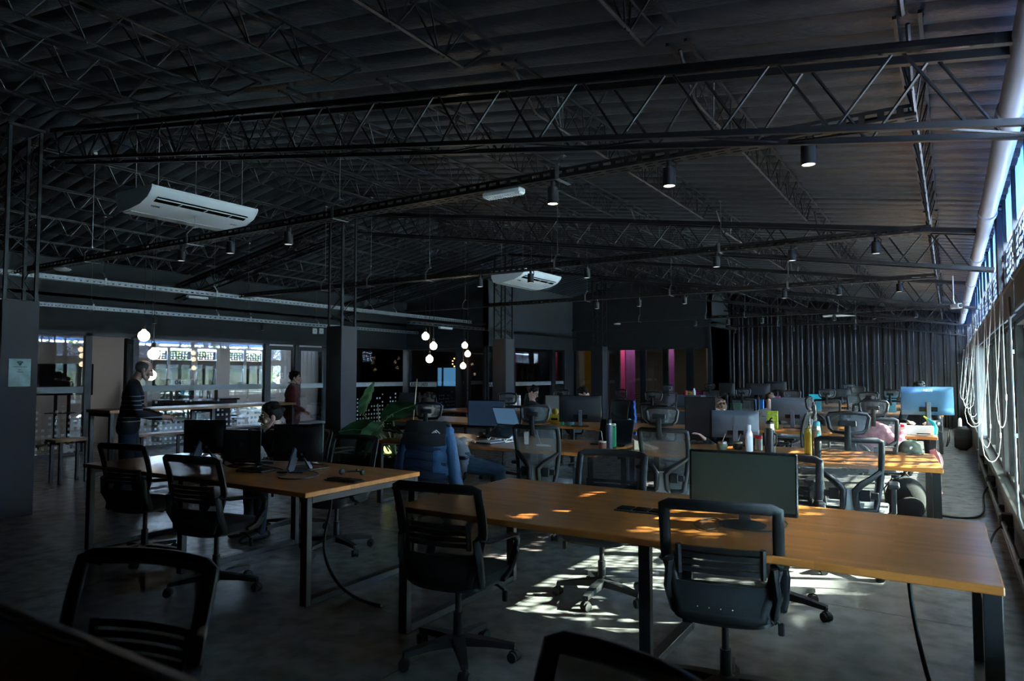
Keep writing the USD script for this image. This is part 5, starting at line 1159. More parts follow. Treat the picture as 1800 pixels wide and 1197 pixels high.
def stand_joints(base, face, h=1.74, lean=0.0, width=0.19, stride=0.12):
    """A standing skeleton: base on the floor, face a flat direction."""
    f = unit(V(face[0], face[1], 0)); r = np.cross(f, (0, 0, 1)); b = V(*base); s = h / 1.74
    up = lambda z, fw=0.0, rt=0.0: b + V(0, 0, z * s) + f * (fw + lean * max(0, z - 0.95)) + r * rt
    return dict(neck=up(1.47), shL=up(1.39, 0, -width), shR=up(1.39, 0, width), waist=up(1.08), hipL=up(0.93, 0, -0.09), hipR=up(0.93, 0, 0.09), knL=up(0.50, 0.03 + stride * 0.4, -0.10), knR=up(0.50, 0.02 - stride * 0.2, 0.10),
                anL=up(0.085, stride, -0.11), anR=up(0.085, -stride, 0.11), toL=up(0.03, stride + 0.15, -0.13), toR=up(0.03, -stride + 0.15, 0.13)), f, r, up
def sit_joints(base, face, seat=0.52, lean=0.05, width=0.185, legs=None, kn=0.42, spread=0.11):
    f = unit(V(face[0], face[1], 0)); r = np.cross(f, (0, 0, 1)); b = V(*base)
    up = lambda z, fw=0.0, rt=0.0: b + V(0, 0, z) + f * (fw + lean * max(0, z - seat - 0.1)) + r * rt
    hz = seat + 0.09
    lf = unit(V(legs[0], legs[1], 0)) if legs is not None else f; lr = np.cross(lf, (0, 0, 1))
    lp = lambda z, fw, rt: b + V(0, 0, z) + lf * fw + lr * rt
    return dict(neck=up(hz + 0.53), shL=up(hz + 0.45, 0, -width), shR=up(hz + 0.45, 0, width), waist=up(hz + 0.16), hipL=up(hz, 0.0, -0.09), hipR=up(hz, 0.0, 0.09), knL=lp(0.53, kn, -spread), knR=lp(0.53, kn, spread),
                anL=lp(0.085, kn + 0.02, -spread - 0.02), anR=lp(0.085, kn - 0.02, spread + 0.02), toL=lp(0.03, kn + 0.17, -spread - 0.03), toR=lp(0.03, kn + 0.13, spread + 0.03)), f, r, up
# 1. man in the striped sweater
_st = [(0.0, (0.010, 0.013, 0.022))]
for z in (0.985, 1.03, 1.125, 1.175, 1.225, 1.275): _st += [((z - 0.8) / 0.5, (0.36, 0.37, 0.39)), ((z - 0.788) / 0.5, (0.010, 0.013, 0.022))]
special('navy_striped_knit', {'g': ('geometry', {}), 's': ('separate_xyz', {}), 'r': ('map_range', {'from_min': 0.8, 'from_max': 1.3, 'clamp': True}), 'c': ('rgb_ramp', {'ramp': _st, 'interpolate': False}), 'p': ('principled_bsdf', {'roughness': 0.95})},
        [('g.position', 's.vector'), ('s.z', 'r.value'), ('r.result', 'c.fac'), ('c.color', 'p.base_color')], 'p.BSDF')
b1 = at_d(228, 640, 8.0); b1 = V(b1[0], b1[1], 0)
J, f, r, up = stand_joints(b1, (0.52, 0.85), 1.72, 0.10)
J['elR'] = up(1.10, 0.10, 0.25); J['wrR'] = up(1.03, 0.34, 0.12); J['elL'] = up(1.12, 0.10, -0.24); J['wrL'] = up(1.04, 0.34, -0.06)
hd = up(1.60, 0.09)
p1, T, R, o, sp = make_person('standing grey-haired man in a dark sweater with white stripes, reading a sheet of paper', tuple(b1), J, hd, unit(f + V(0, 0, -0.42)), 'navy_striped_knit', 'denim', 'skin_pale', 'hair_grey', 'crop', k=0.94, hands={'R': (f * 0.9 - r * 0.4, V(0, 0, -1) * -1, 0.7), 'L': (f, V(0, 0, 1), 0.7)}, seed=4, torso_r=1.06)
pw = J['wrR'] + f * 0.12 - r * 0.03
tp = thing('paper_sheet', 'folded sheet of paper in the hands of the striped sweater man', 'paper', tuple(pw + V(0, 0, 0.0)), math.atan2(f[1], f[0]))
MB().box((0.03, 0.05, 0.0), (0.20, 0.15, 0.003)).build('sheet', 'navy_cloth', tp); MB().box((0.03, 0.05, 0.004), (0.18, 0.13, 0.002)).build('inner_sheet', 'white_paper', tp)
# 2. man in glasses leaning on his fist
b2 = V(-5.50, 4.60, 0)
J, f, r, up = sit_joints(b2, (-0.15, -1), 0.50, 0.34)
hd = at_d(476, 733, 6.62); hd = V(*hd)
J['neck'] = lerp(hd + V(0.03, 0.03, -0.17), J['neck'], 0.25); J['shL'] = J['neck'] + V(0.20, 0.02, -0.09); J['shR'] = J['neck'] + V(-0.18, 0.02, -0.09)
J['elL'] = V(J['shL'][0] + 0.05, J['shL'][1] - 0.22, 0.80); J['wrL'] = hd + V(0.085, 0.035, -0.150)
J['elR'] = V(J['shR'][0] - 0.16, J['shR'][1] - 0.20, 0.84); J['wrR'] = V(J['shR'][0] - 0.12, J['shR'][1] - 0.42, 0.80)
make_person('seated dark-haired man in glasses leaning his cheek on his fist at the left table', tuple(b2), J, hd, unit(V(-0.50, -0.86, -0.10)), 'navy_cloth', 'denim_dark', 'skin_pale', 'hair_black', 'thick', True, hands={'L': (unit(V(-0.35, -0.1, 0.9)), V(0.8, -0.4, 0.3), 1.5), 'R': (V(-0.3, -1, 0), V(0, 0, 1), 0.3)}, seed=9, collar='black_cloth')
# 3. woman in red
b3 = at_d(513, 700, 12.0); b3 = V(b3[0], b3[1], 0)
J, f, r, up = stand_joints(b3, (0.72, 0.70), 1.60, 0.02, 0.17, 0.06)
J['elL'] = up(1.12, -0.10, -0.30); J['wrL'] = up(0.98, 0.14, -0.20); J['elR'] = up(1.08, 0.06, 0.30); J['wrR'] = up(0.98, 0.22, 0.14)
p3, T, R, o, sp = make_person('short-haired woman in a dark red sweater standing by the glass doors with her back turned', tuple(b3), J, up(1.59, 0.04), unit(f + V(0.25, 0.25, 0)), 'red_knit', 'maroon_cloth', 'skin_pale', 'hair_black', 'bob', k=0.92, female=True, seed=12, torso_r=1.22, collar='stripe_white')
ts = MB().tube([(lerp(J['waist'], J['hipL'], 0.85) - o) * 0 + V(0.17 * math.cos(a), 0.14 * math.sin(a), 0.83) + (lerp(J['hipL'], J['hipR'], 0.5) - o) * V(1, 1, 0) for a in np.arange(18) * PI / 9], 0.012, 6, closed=True).build('shirt_hem', 'stripe_white', p3, smooth=True)
# 4. man with headphones
b4 = V(-4.45, 5.74, 0)
b4 = b4 + V(0.06, 0.03, 0); J, f, r, up = sit_joints(b4, (0.05, 0.99), 0.52, 0.12, legs=(0.75, 0.66), kn=0.44, spread=0.14)
hd = V(*at_d(754, 711, 7.6))
J['neck'] = hd + V(-0.02, -0.03, -0.19); J['shL'] = J['neck'] - r * 0.19 + V(0, 0, -0.09); J['shR'] = J['neck'] + r * 0.20 + V(0, 0, -0.10)
wr = V(*at_d(816, 773, 7.45)); J['wrR'] = wr; J['elR'] = V(*at_d(800, 782, 7.25)); J['elL'] = J['shL'] + f * 0.22 - r * 0.04 + V(0, 0, -0.24); J['wrL'] = J['elL'] + f * 0.24 + V(0, 0, 0.04)
p4, T, R, o, sp = make_person('seated man in a grey sweater with headphones, typing with his back to the camera', tuple(b4), J, hd, unit(V(-0.12, 0.98, -0.15)), 'grey_knit', 'denim', 'skin_pale', 'hair_dark_brown', 'short', k=0.92, hands={'R': (unit(V(0.25, 0.9, -0.05)), V(0, 0, 1), 0.4)}, seed=15)
hp = thing('headphones', 'black headphones on the seated man in the grey sweater', 'headphones', tuple(hd))
Rh = R; q = lambda x, y, z: Rh @ V(x, y, z)
MB().tube([q(0.090 * math.sin(a), -0.01, 0.035 + 0.098 * math.cos(a)) for a in np.linspace(-1.75, 1.75, 15)], 0.009, 6, flat=1.6).build('headband', 'black_plastic', hp, smooth=50)
for s in (-1, 1): MB().ball(q(s * 0.090, -0.008, 0.0), (0.022, 0.034, 0.040), 2, R=Rh).build('ear_cup', 'black_plastic', hp, smooth=True)
# the jacket over his chair
cj = V(-4.53, 5.66, 0); jk = thing('jacket', 'navy and blue puffer jacket hung over the back of a mesh chair', 'jacket', tuple(cj), math.radians(16))
def jacket(name, label, u0, u1, z0, z1, yb, matn, flare=0.0, puff=0.022, n=5, wob=0.0, parent=jk):
    def fn(u, v):
        x = u0 + (u1 - u0) * u; z = z0 + (z1 - z0) * v; k = 1 - v
        a = (x / 0.30); y = yb - 0.10 * (1 - min(1, a * a)) * 0.9 + 0.06 * a * a - 0.05 * k
        return V(x * (1 + flare * k), y - puff * abs(math.sin(PI * n * v)) ** 0.7 + wob * math.sin(9 * v + 5 * u), z + 0.012 * math.sin(6 * u))
    return MB().sheet(fn, 13, 26, 0.03).build(name, matn, parent, smooth=60, label=label)
jacket('back_panel', None, -0.21, 0.21, 0.42, 0.86, -0.30, 'navy_cloth', 0.10)
jacket('yoke', 'black yoke of the jacket', -0.21, 0.21, 0.84, 1.06, -0.305, 'black_cloth', 0.05, 0.012, 2)
jacket('lining_flap', None, 0.10, 0.22, 0.55, 1.0, -0.29, 'blue_jacket', 0.12, 0.016, 4)
for s, mt in ((-1, 'navy_cloth'), (1, 'blue_jacket')):
    P = [(s * 0.19, -0.26, 0.99), (s * 0.235, -0.29, 0.84), (s * 0.275, -0.31, 0.66), (s * 0.31, -0.31, 0.47), (s * 0.33, -0.30, 0.37)]
    tb = MB().tube(np.array([lerp(P[int(i)], P[min(4, int(i) + 1)], i % 1) for i in np.linspace(0, 3.99, 22)]), [0.060 + 0.010 * abs(math.sin(i * 1.5)) for i in range(22)], 10).build('sleeve', mt, jk, smooth=60)
yk = -0.425
MB().tube([(0.10, yk, 0.955), (0.125, yk, 0.975), (0.15, yk - 0.001, 0.958)], 0.006, 4).tube([(0.118, yk, 0.955), (0.145, yk - 0.001, 0.985), (0.185, yk, 0.952)], 0.006, 4).build('mountain_emblem', 'white_plastic', jk)
# 5-9 the people farther back
def far_person(label, px, py, d, face, top, legs, hair, style, glasses=False, look=None, lean=0.15, skin='skin_pale', seat=0.5, arms='desk', female=False, seed=3):
    hd = V(*at_d(px, py, d)); f = unit(V(face[0], face[1], 0)); hz = seat + 0.09
    base = hd - f * (0.05 + lean * 0.55); base = V(base[0], base[1], hd[2] - 1.26)
    base[2] = 0.0
    J, f, r, up = sit_joints(base, face, seat, lean)
    dn = hd - f * 0.02 + V(0, 0, -0.18); sft = dn - J['neck']
    for q_ in ('neck', 'shL', 'shR'): J[q_] = J[q_] + sft
    J['waist'] = J['waist'] + sft * 0.4
    for s, sg in (('L', -1), ('R', 1)):
        J['el' + s] = J['sh' + s] + f * 0.20 + r * sg * 0.06 + V(0, 0, -0.24); J['wr' + s] = V(*(J['el' + s] + f * 0.22 - r * sg * 0.10)[:2], max(0.80, J['el' + s][2] - 0.02))
    return make_person(label, tuple(base), J, hd, unit(V(*(look or (f[0], f[1], -0.25)))), top, legs, skin, hair, style, glasses, seed=seed, female=female)
far_person('seated dark-haired man in glasses bent over the far table by the white flasks', 938, 690, 13.4, (0.95, 0.1), 'black_cloth', 'denim_dark', 'hair_black', 'short', True, look=(0.85, 0.15, -0.5), seed=21)
far_person('seated man with bowed dark head before the lounge doors', 1026, 692, 13.2, (-0.75, -0.5), 'black_cloth', 'denim_dark', 'hair_black', 'short', look=(-0.75, -0.45, -0.75), lean=0.3, seed=22)
far_person('curly-haired man in glasses behind the blue-grey monitor', 1263, 722, 8.05, (-0.45, -0.9), 'black_cloth', 'denim_dark', 'hair_brown', 'curly', True, look=(-0.45, -0.85, -0.35), lean=0.2, seed=23)
far_person('long-haired woman in a pink top at the third-row table', 1530, 716, 8.5, (0.5, 0.85), 'pink_cloth', 'denim_dark', 'hair_dark_brown', 'long', look=(0.55, 0.8, -0.35), lean=0.12, female=True, seed=24)
far_person('dark-haired man in black behind the blue monitor', 1616, 686, 10.7, (0.0, -1), 'black_cloth', 'black_cloth', 'hair_black', 'short', look=(0.05, -1, -0.3), lean=0.12, seed=25)
far_person('person in a beige knit sweater seated before the far desks', 1353, 703, 13.6, (0.1, 1), 'beige_knit', 'denim_dark', 'hair_brown', 'short', look=(0.1, 0.9, -0.9), lean=0.5, seed=26)
# ------------------------------------------------------------------ things on the tables
def bottle(name, label, loc, prof, body, cap=None, capm='black_plastic', extra=None, cat='bottle', rz=0.0, n=20):
    t = thing(name, label, cat, loc, rz)
    MB().lathe(prof, n).build('body', body, t, smooth=40)
    if cap: MB().lathe(cap, n).build('cap', capm, t, smooth=40)
    if extra: extra(t)
    return t
def Lp(r, h, neck, nr, base=0.0): return [(0, base), (r * 0.94, base), (r, base + 0.008), (r, h * 0.72), (r * 0.95, h * 0.76), (nr, neck), (nr, h), (0, h)]
def on(px, py, z=Z): p = at_z(px, py, z); return (p[0], p[1], z)
# second-row table, right half
bottle('thermos', 'navy thermos flask beside the mate gourd', on(1071, 788), [(0, 0), (0.034, 0), (0.036, 0.01), (0.036, 0.235), (0.030, 0.25), (0, 0.25)], 'bottle_navy', [(0, 0.25), (0.027, 0.25), (0.027, 0.262), (0.028, 0.262), (0.028, 0.305), (0.02, 0.31), (0, 0.31)], 'black_plastic',
       lambda t: MB().lathe([(0.0285, 0.25), (0.0285, 0.262), (0.0275, 0.262)], 20).build('steel_ring', 'brushed_steel', t))
t = thing('carton', 'tall green drinks carton just behind the navy thermos', 'carton', on(1078, 786), 0.3)
MB().box((0, 0.05, 0.11), (0.05, 0.06, 0.22), bev=0.004).build('body', 'green_paint', t); MB().box((0, 0.05, 0.235), (0.05, 0.045, 0.03), bev=0.01).build('gable', 'stake_pale', t)
t = thing('mate_gourd', 'brown mate gourd with a metal straw beside the navy thermos', 'mate gourd', on(1059, 791))
MB().lathe([(0, 0), (0.034, 0), (0.042, 0.02), (0.042, 0.06), (0.038, 0.085), (0.034, 0.085), (0.034, 0.07), (0, 0.07)], 18).build('cup', 'gourd_brown', t, smooth=40)
MB().lathe([(0.039, 0.078), (0.042, 0.082), (0.042, 0.092), (0.036, 0.092)], 18).build('rim', 'brushed_steel', t); MB().tube([(0.01, 0, 0.06), (0.0, 0.0, 0.12), (-0.01, 0, 0.19), (-0.03, 0, 0.20)], 0.004, 6).build('straw', 'brushed_steel', t)
t = thing('tin', 'small white round tin in front of the mate gourd', 'tin', on(1058, 796))
MB().lathe([(0, 0), (0.026, 0), (0.028, 0.004), (0.028, 0.024), (0, 0.024)], 16).build('body', 'white_plastic', t, smooth=40); MB().lathe([(0, 0.024), (0.029, 0.024), (0.029, 0.034), (0, 0.036)], 16).build('lid', 'white_plastic', t, smooth=40)
t = thing('wooden_stand', 'pale plywood laptop stand of two crossed boards on the second-row table', 'laptop stand', on(1133, 790), 0.2)
for s in (-1, 1): MB().prism([(-0.13, 0), (0.13, 0), (0.13, 0.02), (-0.13, 0.10)], 0.008, np.array([[math.cos(s * 0.5), 0, -math.sin(s * 0.5)], [math.sin(s * 0.5), 0, math.cos(s * 0.5)], [0, 1.0, 0]]), (0.02 * s, 0.0, 0)).build('board', 'wood_pale', t)
t = thing('pen', 'black pen lying beside the plywood stand', 'pen', on(1100, 791), 0.3); MB().cyl((-0.07, 0, 0.005), (0.06, 0, 0.005), 0.005, n=8).build('barrel', 'black_plastic', t); MB().cyl((0.06, 0, 0.005), (0.072, 0, 0.005), 0.004, 0.001, 8).build('tip', 'steel', t)
for q, (px, py, c) in enumerate(((1270, 790, 'bottle_olive'), (1297, 790, 'black_plastic'))):
    t = thing('lidded_cup', f'{"olive" if q == 0 else "black"} lidded mate cup in front of the blue-grey monitor', 'cup', on(px, py))
    MB().lathe([(0, 0), (0.040, 0), (0.050, 0.02), (0.052, 0.045), (0.046, 0.062), (0, 0.062)], 18).build('body', c, t, smooth=40); MB().lathe([(0, 0.062), (0.046, 0.062), (0.047, 0.078), (0.040, 0.086), (0, 0.087)], 18).build('rim', 'brushed_steel', t, smooth=40)
    MB().tube([(0.0, 0, 0.08), (0.02, 0, 0.13), (0.035, 0, 0.165)], 0.0035, 6).build('straw', 'brushed_steel', t)
bottle('water_bottle', 'matte white water bottle on the second-row table', on(1317, 793), [(0, 0), (0.036, 0), (0.038, 0.008), (0.038, 0.14), (0.034, 0.175), (0.021, 0.212), (0.020, 0.222), (0, 0.222)], 'bottle_white', [(0, 0.222), (0.0225, 0.222), (0.0225, 0.262), (0.019, 0.268), (0, 0.268)], 'bottle_white')
for q, px in enumerate((1327, 1334)):
    bottle('spice_jar', f'{"left" if q == 0 else "right"} small spice jar with a red cap beside the white bottle', (on(px, 792)[0], on(px, 792)[1] + 0.06 * (1 - q) + 0.05, Z), [(0, 0), (0.024, 0), (0.025, 0.005), (0.025, 0.105), (0.022, 0.115), (0, 0.115)], 'pale_grey_plastic', [(0, 0.115), (0.026, 0.115), (0.026, 0.145), (0.024, 0.15), (0, 0.15)], 'red_plastic', cat='jar')
def th_extra(t):
    MB().tube([(0.05, 0, 0.19), (0.078, 0, 0.18), (0.08, 0, 0.10), (0.052, 0, 0.07)], 0.009, 6).build('handle', 'black_plastic', t, smooth=50); MB().lathe([(0.041, 0.245), (0.041, 0.285), (0.038, 0.287)], 20).build('steel_neck', 'brushed_steel', t)
    MB().tube([(0.0, 0, 0.315), (0.01, 0, 0.335), (0.03, 0, 0.345)], 0.008, 6).build('pouring_spout', 'black_plastic', t)
bottle('thermos', 'large black thermos with a side handle on the second-row table', on(1354, 795), [(0, 0), (0.050, 0), (0.053, 0.012), (0.053, 0.205), (0.046, 0.24), (0.040, 0.246), (0.040, 0.285), (0, 0.285)], 'bottle_black', [(0, 0.285), (0.041, 0.285), (0.040, 0.305), (0.02, 0.318), (0, 0.32)], 'black_plastic', th_extra, rz=-0.5)
bottle('water_bottle', 'translucent yellow bottle beside the olive thermos', on(1421, 798), [(0, 0), (0.036, 0), (0.038, 0.008), (0.038, 0.205), (0.032, 0.22), (0, 0.22)], 'bottle_yellow', [(0, 0.22), (0.026, 0.22), (0.026, 0.25), (0.01, 0.252), (0.01, 0.27), (0, 0.27)], 'bottle_yellow')
def ol_extra(t):
    MB().lathe([(0.0405, 0.245), (0.038, 0.275), (0.033, 0.285)], 20).build('steel_neck', 'brushed_steel', t)
    for a, z, m in ((-1.75, 0.13, 'tan_sticker'), (-1.8, 0.085, 'tan_sticker'), (-0.95, 0.20, 'teal_sticker'), (-0.9, 0.135, 'white_plastic'), (-1.0, 0.17, 'pale_grey_plastic')):
        c = V(0.0435 * math.cos(a), 0.0435 * math.sin(a), z); MB().ball(c, (0.016, 0.016, 0.018), 2, R=None).build('sticker', m, t) if False else MB().lathe([(0, 0.0), (0.017, 0.0), (0.017, 0.003), (0, 0.003)][::-1], 12, c, R=np.stack([(-math.sin(a), math.cos(a), 0), (0, 0, 1.0), (math.cos(a), math.sin(a), 0)], 1)).build('sticker', m, t)
bottle('thermos', 'olive thermos covered with round stickers beside the yellow bottle', on(1436, 801), [(0, 0), (0.040, 0), (0.043, 0.010), (0.043, 0.235), (0.038, 0.26), (0.032, 0.285), (0, 0.285)], 'bottle_olive', [(0, 0.285), (0.034, 0.285), (0.034, 0.315), (0.026, 0.33), (0, 0.332)], 'teal_paint', ol_extra)
pb = at_d(1430, 752, 9.55)
bottle('water_bottle', 'tall clear bottle with a black and red cap behind the olive thermos', (pb[0], pb[1], Z), [(0, 0), (0.045, 0), (0.047, 0.01), (0.047, 0.25), (0.038, 0.275), (0, 0.275)], 'bottle_clear', [(0, 0.275), (0.042, 0.275), (0.042, 0.33), (0.030, 0.345), (0, 0.347)], 'black_plastic', lambda t: MB().tube([(0, 0, 0.34), (-0.01, 0, 0.375), (-0.02, 0, 0.385)], 0.008, 6).build('mouthpiece', 'red_plastic', t))
# the cap
t = thing('cap', 'camouflage baseball cap lying on the second-row table near the windows', 'cap', on(1600, 797), 0.5)
def dome(u, v):
    a, e = u * 2 * PI, v * PI / 2; r = 0.098 * (math.cos(e) ** 0.8 if v < 1 else 0.0001)
    return V(r * math.cos(a) * 1.08, r * math.sin(a), 0.012 + 0.118 * math.sin(e) ** 0.85 + 0.003 * math.sin(6 * a) * math.cos(e))
MB().sheet(dome, 25, 9, 0.004).build('crown', 'cap_camo', t, smooth=60)
MB().sheet(lambda u, v: V((u - 0.5) * 0.17 * (1 - 0.35 * v * v), -0.085 - 0.075 * v * (1 - (2 * u - 1) ** 2 * 0.6), 0.020 - 0.012 * v - 0.02 * (2 * u - 1) ** 2 + 0.012), 9, 5, 0.005).build('brim', 'cap_camo', t, smooth=60)
MB().ball((0, 0, 0.131), 0.006, 1).build('button', 'cap_camo', t); MB().ball((-0.03, -0.088, 0.06), (0.02, 0.004, 0.018), 1).build('badge', 'stripe_white', t)
t = thing('game_box', 'black flat box with a silver strip on the second-row table beside the cap', 'box', on(1556, 797), 0.1)
MB().box((0, 0.05, 0.03), (0.20, 0.14, 0.06), bev=0.004).build('case', 'black_plastic', t); MB().box((0, -0.021, 0.042), (0.13, 0.002, 0.028)).build('strip', 'silver', t); MB().box((0.02, 0.05, 0.063), (0.12, 0.05, 0.006)).build('tray', 'silver', t)
# second-row table, left half
t = thing('notebook', 'open white notebook by the typing man', 'notebook', on(858, 778), -0.2)
MB().box((0, 0, 0.005), (0.32, 0.23, 0.010)).build('cover', 'bottle_navy', t); MB().box((0.0, 0, 0.013), (0.30, 0.215, 0.008)).build('pages', 'white_paper', t)
t = thing('paper_stack', 'block of white paper beside the open notebook', 'paper', on(880, 772), -0.1)
for k in range(4): MB().box((0.004 * k - 0.005, 0.05 + 0.003 * (k % 2), 0.0035 + 0.008 * k + 0.004), (0.23, 0.14, 0.0075)).build('bundle', 'white_paper', t)
t = thing('router_box', 'small white upright adapter behind the left mesh chair', 'adapter', on(921, 782), 0.2)
MB().box((0, 0.08, 0.07), (0.05, 0.035, 0.14), bev=0.008).build('case', 'white_plastic', t); MB().tube([(0, 0.1, 0.12), (0.03, 0.12, 0.17), (0.10, 0.13, 0.16), (0.14, 0.14, 0.03), (0.15, 0.15, 0.004)], 0.0035, 5).build('lead', 'cord_white', t)
t = thing('cable_coil', 'loose coil of white cable on the second-row table', 'cable', on(945, 786), 0.0)
MB().tube([(0.065 * math.cos(a) * (1 + 0.04 * a / 6), 0.10 + 0.05 * math.sin(a), 0.006 + 0.004 * a / 6) for a in np.linspace(0, 6 * PI, 50)], 0.0035, 5).build('coil', 'cord_white', t); MB().box((0.08, 0.12, 0.006), (0.03, 0.02, 0.011), bev=0.003).build('plug', 'white_plastic', t)
t = thing('side_mouse', 'black mouse beside the raised laptop', 'mouse', on(812, 779), 0.0); MB().ball((0, 0, 0.014), (0.032, 0.055, 0.018), 2).build('shell', 'black_plastic', t, smooth=True); MB().ball((0, 0.03, 0.029), (0.004, 0.01, 0.005), 1).build('wheel', 'rubber', t)
t = thing('water_bottle', 'clear plastic bottle with a blue cap at the left end of the second-row table', 'bottle', (-5.62, 6.72, Z))
MB().lathe([(0, 0), (0.028, 0), (0.032, 0.01), (0.030, 0.06), (0.033, 0.09), (0.030, 0.12), (0.033, 0.16), (0.013, 0.205), (0.013, 0.22), (0, 0.22)], 18).build('body', 'bottle_clear', t, smooth=50); MB().lathe([(0, 0.215), (0.016, 0.215), (0.016, 0.236), (0, 0.237)], 14).build('cap', 'blue_paint', t)
# third row
p = at_d(973, 735, 10.0)
bottle('thermos', 'wide teal insulated flask in the third row', (p[0], max(p[1], 9.3), Z), [(0, 0), (0.060, 0), (0.066, 0.01), (0.066, 0.10), (0.060, 0.13), (0.038, 0.15), (0.036, 0.185), (0, 0.185)], 'bottle_teal', [(0, 0.185), (0.040, 0.185), (0.040, 0.225), (0.02, 0.235), (0, 0.236)], 'black_plastic', lambda t: MB().lathe([(0.038, 0.148), (0.0395, 0.16), (0.0395, 0.184), (0.036, 0.186)], 18).build('steel_neck', 'brushed_steel', t))
t = thing('soft_toy', 'yellow cushion-like plush bag behind the left mesh chair', 'plush', (-5.28, 9.52, Z), 0.3)
MB().ball((0, 0, 0.075), (0.13, 0.07, 0.075), 3).build('body', 'yellow_paint', t, smooth=True); MB().ball((0.0, 0.0, 0.19), (0.055, 0.04, 0.055), 2).build('knot', 'mustard_paint', t, smooth=True); MB().box((0, -0.068, 0.075), (0.10, 0.004, 0.03)).build('patch', 'black_cloth', t)
bottle('small_bottle', 'small green bottle with a white cap beside the teal flask', (-5.05, 9.33, Z), [(0, 0), (0.03, 0), (0.032, 0.005), (0.032, 0.10), (0.016, 0.125), (0.016, 0.135), (0, 0.135)], 'green_paint', [(0, 0.135), (0.018, 0.135), (0.018, 0.16), (0, 0.161)], 'white_plastic')
p = at_d(1110, 742, 10.1)
bottle('foam_cup', 'white cup with a pale yellow lid on the third-row table', (-3.95, 9.35, Z), [(0, 0), (0.035, 0), (0.042, 0.10), (0, 0.10)], 'white_plastic', [(0, 0.10), (0.048, 0.10), (0.047, 0.112), (0.022, 0.122), (0.012, 0.135), (0, 0.136)], 'notice_paper', cat='cup')
for q, (px, d) in enumerate(((905, 14.35), (912, 14.5))):
    p = at_d(px, 706, d); bottle('water_bottle', f'{"left" if q == 0 else "right"} one of two tall white steel flasks on the far left table', (p[0], p[1], Z), [(0, 0), (0.04, 0), (0.042, 0.01), (0.042, 0.24), (0.036, 0.27), (0, 0.27)], 'bottle_white', [(0, 0.27), (0.038, 0.27), (0.038, 0.32), (0.03, 0.335), (0, 0.336)], 'brushed_steel')
# under the blue monitor
t = thing('white_box', 'long white box under the blue monitor', 'box', (-0.44, 10.32, Z), 0.05)
MB().box((0, 0, 0.055), (0.50, 0.12, 0.11), bev=0.003).build('body', 'white_paper', t); MB().box((0, 0, 0.113), (0.505, 0.125, 0.006)).build('lid', 'white_paper', t)
t = thing('mug', 'white mug with a red print before the white box', 'mug', (-0.52, 10.19, Z))
MB().lathe([(0, 0), (0.034, 0), (0.036, 0.005), (0.038, 0.15), (0.034, 0.15), (0.034, 0.01), (0, 0.01)], 20).build('cup', 'white_plastic', t, smooth=40); MB().tube([(0.036, 0, 0.12), (0.062, 0, 0.11), (0.062, 0, 0.05), (0.036, 0, 0.035)], 0.006, 6).build('handle', 'white_plastic', t, smooth=50)
MB().sheet(lambda u, v: V(0.0385 * math.cos(-2.4 + u * 1.2), 0.0385 * math.sin(-2.4 + u * 1.2), 0.09 + 0.045 * v), 6, 3, 0.001).build('print', 'red_plastic', t)
rp = np.random.default_rng(31)
for k, (dx, dy, mt, lab) in enumerate(((-0.98, 10.12, 'pink_cloth', 'pink paper sheet at the left of the mess under the blue monitor'), (-0.80, 10.16, 'white_paper', 'white paper sheet between the pink and the violet ones'), (-0.63, 10.12, 'violet_print', 'violet printed sheet in front of the white mug'), (-0.26, 10.14, 'white_paper', 'white paper sheet at the right corner under the blue monitor'))):
    t = thing('paper_sheet', lab, 'paper', (dx, dy, Z + 0.001 * k), rp.uniform(-0.5, 0.5)); MB().sheet(lambda u, v: V((u - 0.5) * 0.19, (v - 0.5) * 0.13, 0.006 + 0.008 * math.sin(3 * u + k) * v + 0.004 * k), 7, 5, 0.001).build('sheet', mt, t)
t = thing('phone', 'black phone lying on the papers under the blue monitor', 'phone', (-0.30, 10.18, Z + 0.022), 0.2); MB().box((0, 0, 0.004), (0.15, 0.07, 0.008), bev=0.003).build('body', 'black_gloss', t); MB().box((0, 0, 0.0083), (0.14, 0.062, 0.0006)).build('screen', 'screen_off', t)
t = thing('tube_roll', 'bright blue plastic sleeve standing right of the white box', 'sleeve', (-0.18, 10.45, Z))
MB().tube([(0, 0, 0.0), (0.01, 0, 0.08), (-0.02, 0.02, 0.15), (-0.08, 0.05, 0.20)], [0.03, 0.032, 0.026, 0.012], 8).build('body', 'cyan_paint', t, smooth=50); MB().tube([(-0.07, 0.045, 0.19), (-0.12, 0.06, 0.23)], [0.014, 0.01], 6).build('tip', 'lime_print', t)
# cables and connectors
def cable(label, pts, r=0.005, matn='cable_black', name='cable', n=6, plug=None):
    P = np.array(pts, float)
    from scipy.interpolate import CubicSpline
    s = np.concatenate([[0], np.cumsum(np.linalg.norm(np.diff(P, axis=0), axis=1))]); Q = CubicSpline(s, P)(np.linspace(0, s[-1], max(12, len(P) * 7)))
    t = thing(name, label, 'cable', tuple(P[0])); MB().tube(Q - P[0], r, n).build('cord', matn, t, smooth=60)
    MB().box((0, 0, 0), (0.026, 0.02, max(0.014, 2 * r)), bev=0.003).build('plug', plug or matn, t)
def pz_(px, py, z): p = at_z(px, py, z); return (p[0], p[1], z)
cable('black cable curled on the near table behind the front chair', [pz_(x, y, Z + 0.006) for x, y in ((1290, 917), (1262, 926), (1240, 931), (1226, 926), (1232, 914), (1254, 911), (1272, 919), (1300, 929), (1345, 934), (1378, 928), (1382, 918), (1366, 911))], 0.0045)
t = thing('power_outlet', 'black flush power outlet with flip lids in the near table', 'outlet', on(1128, 899), 0.05)
MB().box((0, 0, 0.004), (0.30, 0.11, 0.008), bev=0.003).build('plate', 'black_plastic', t)
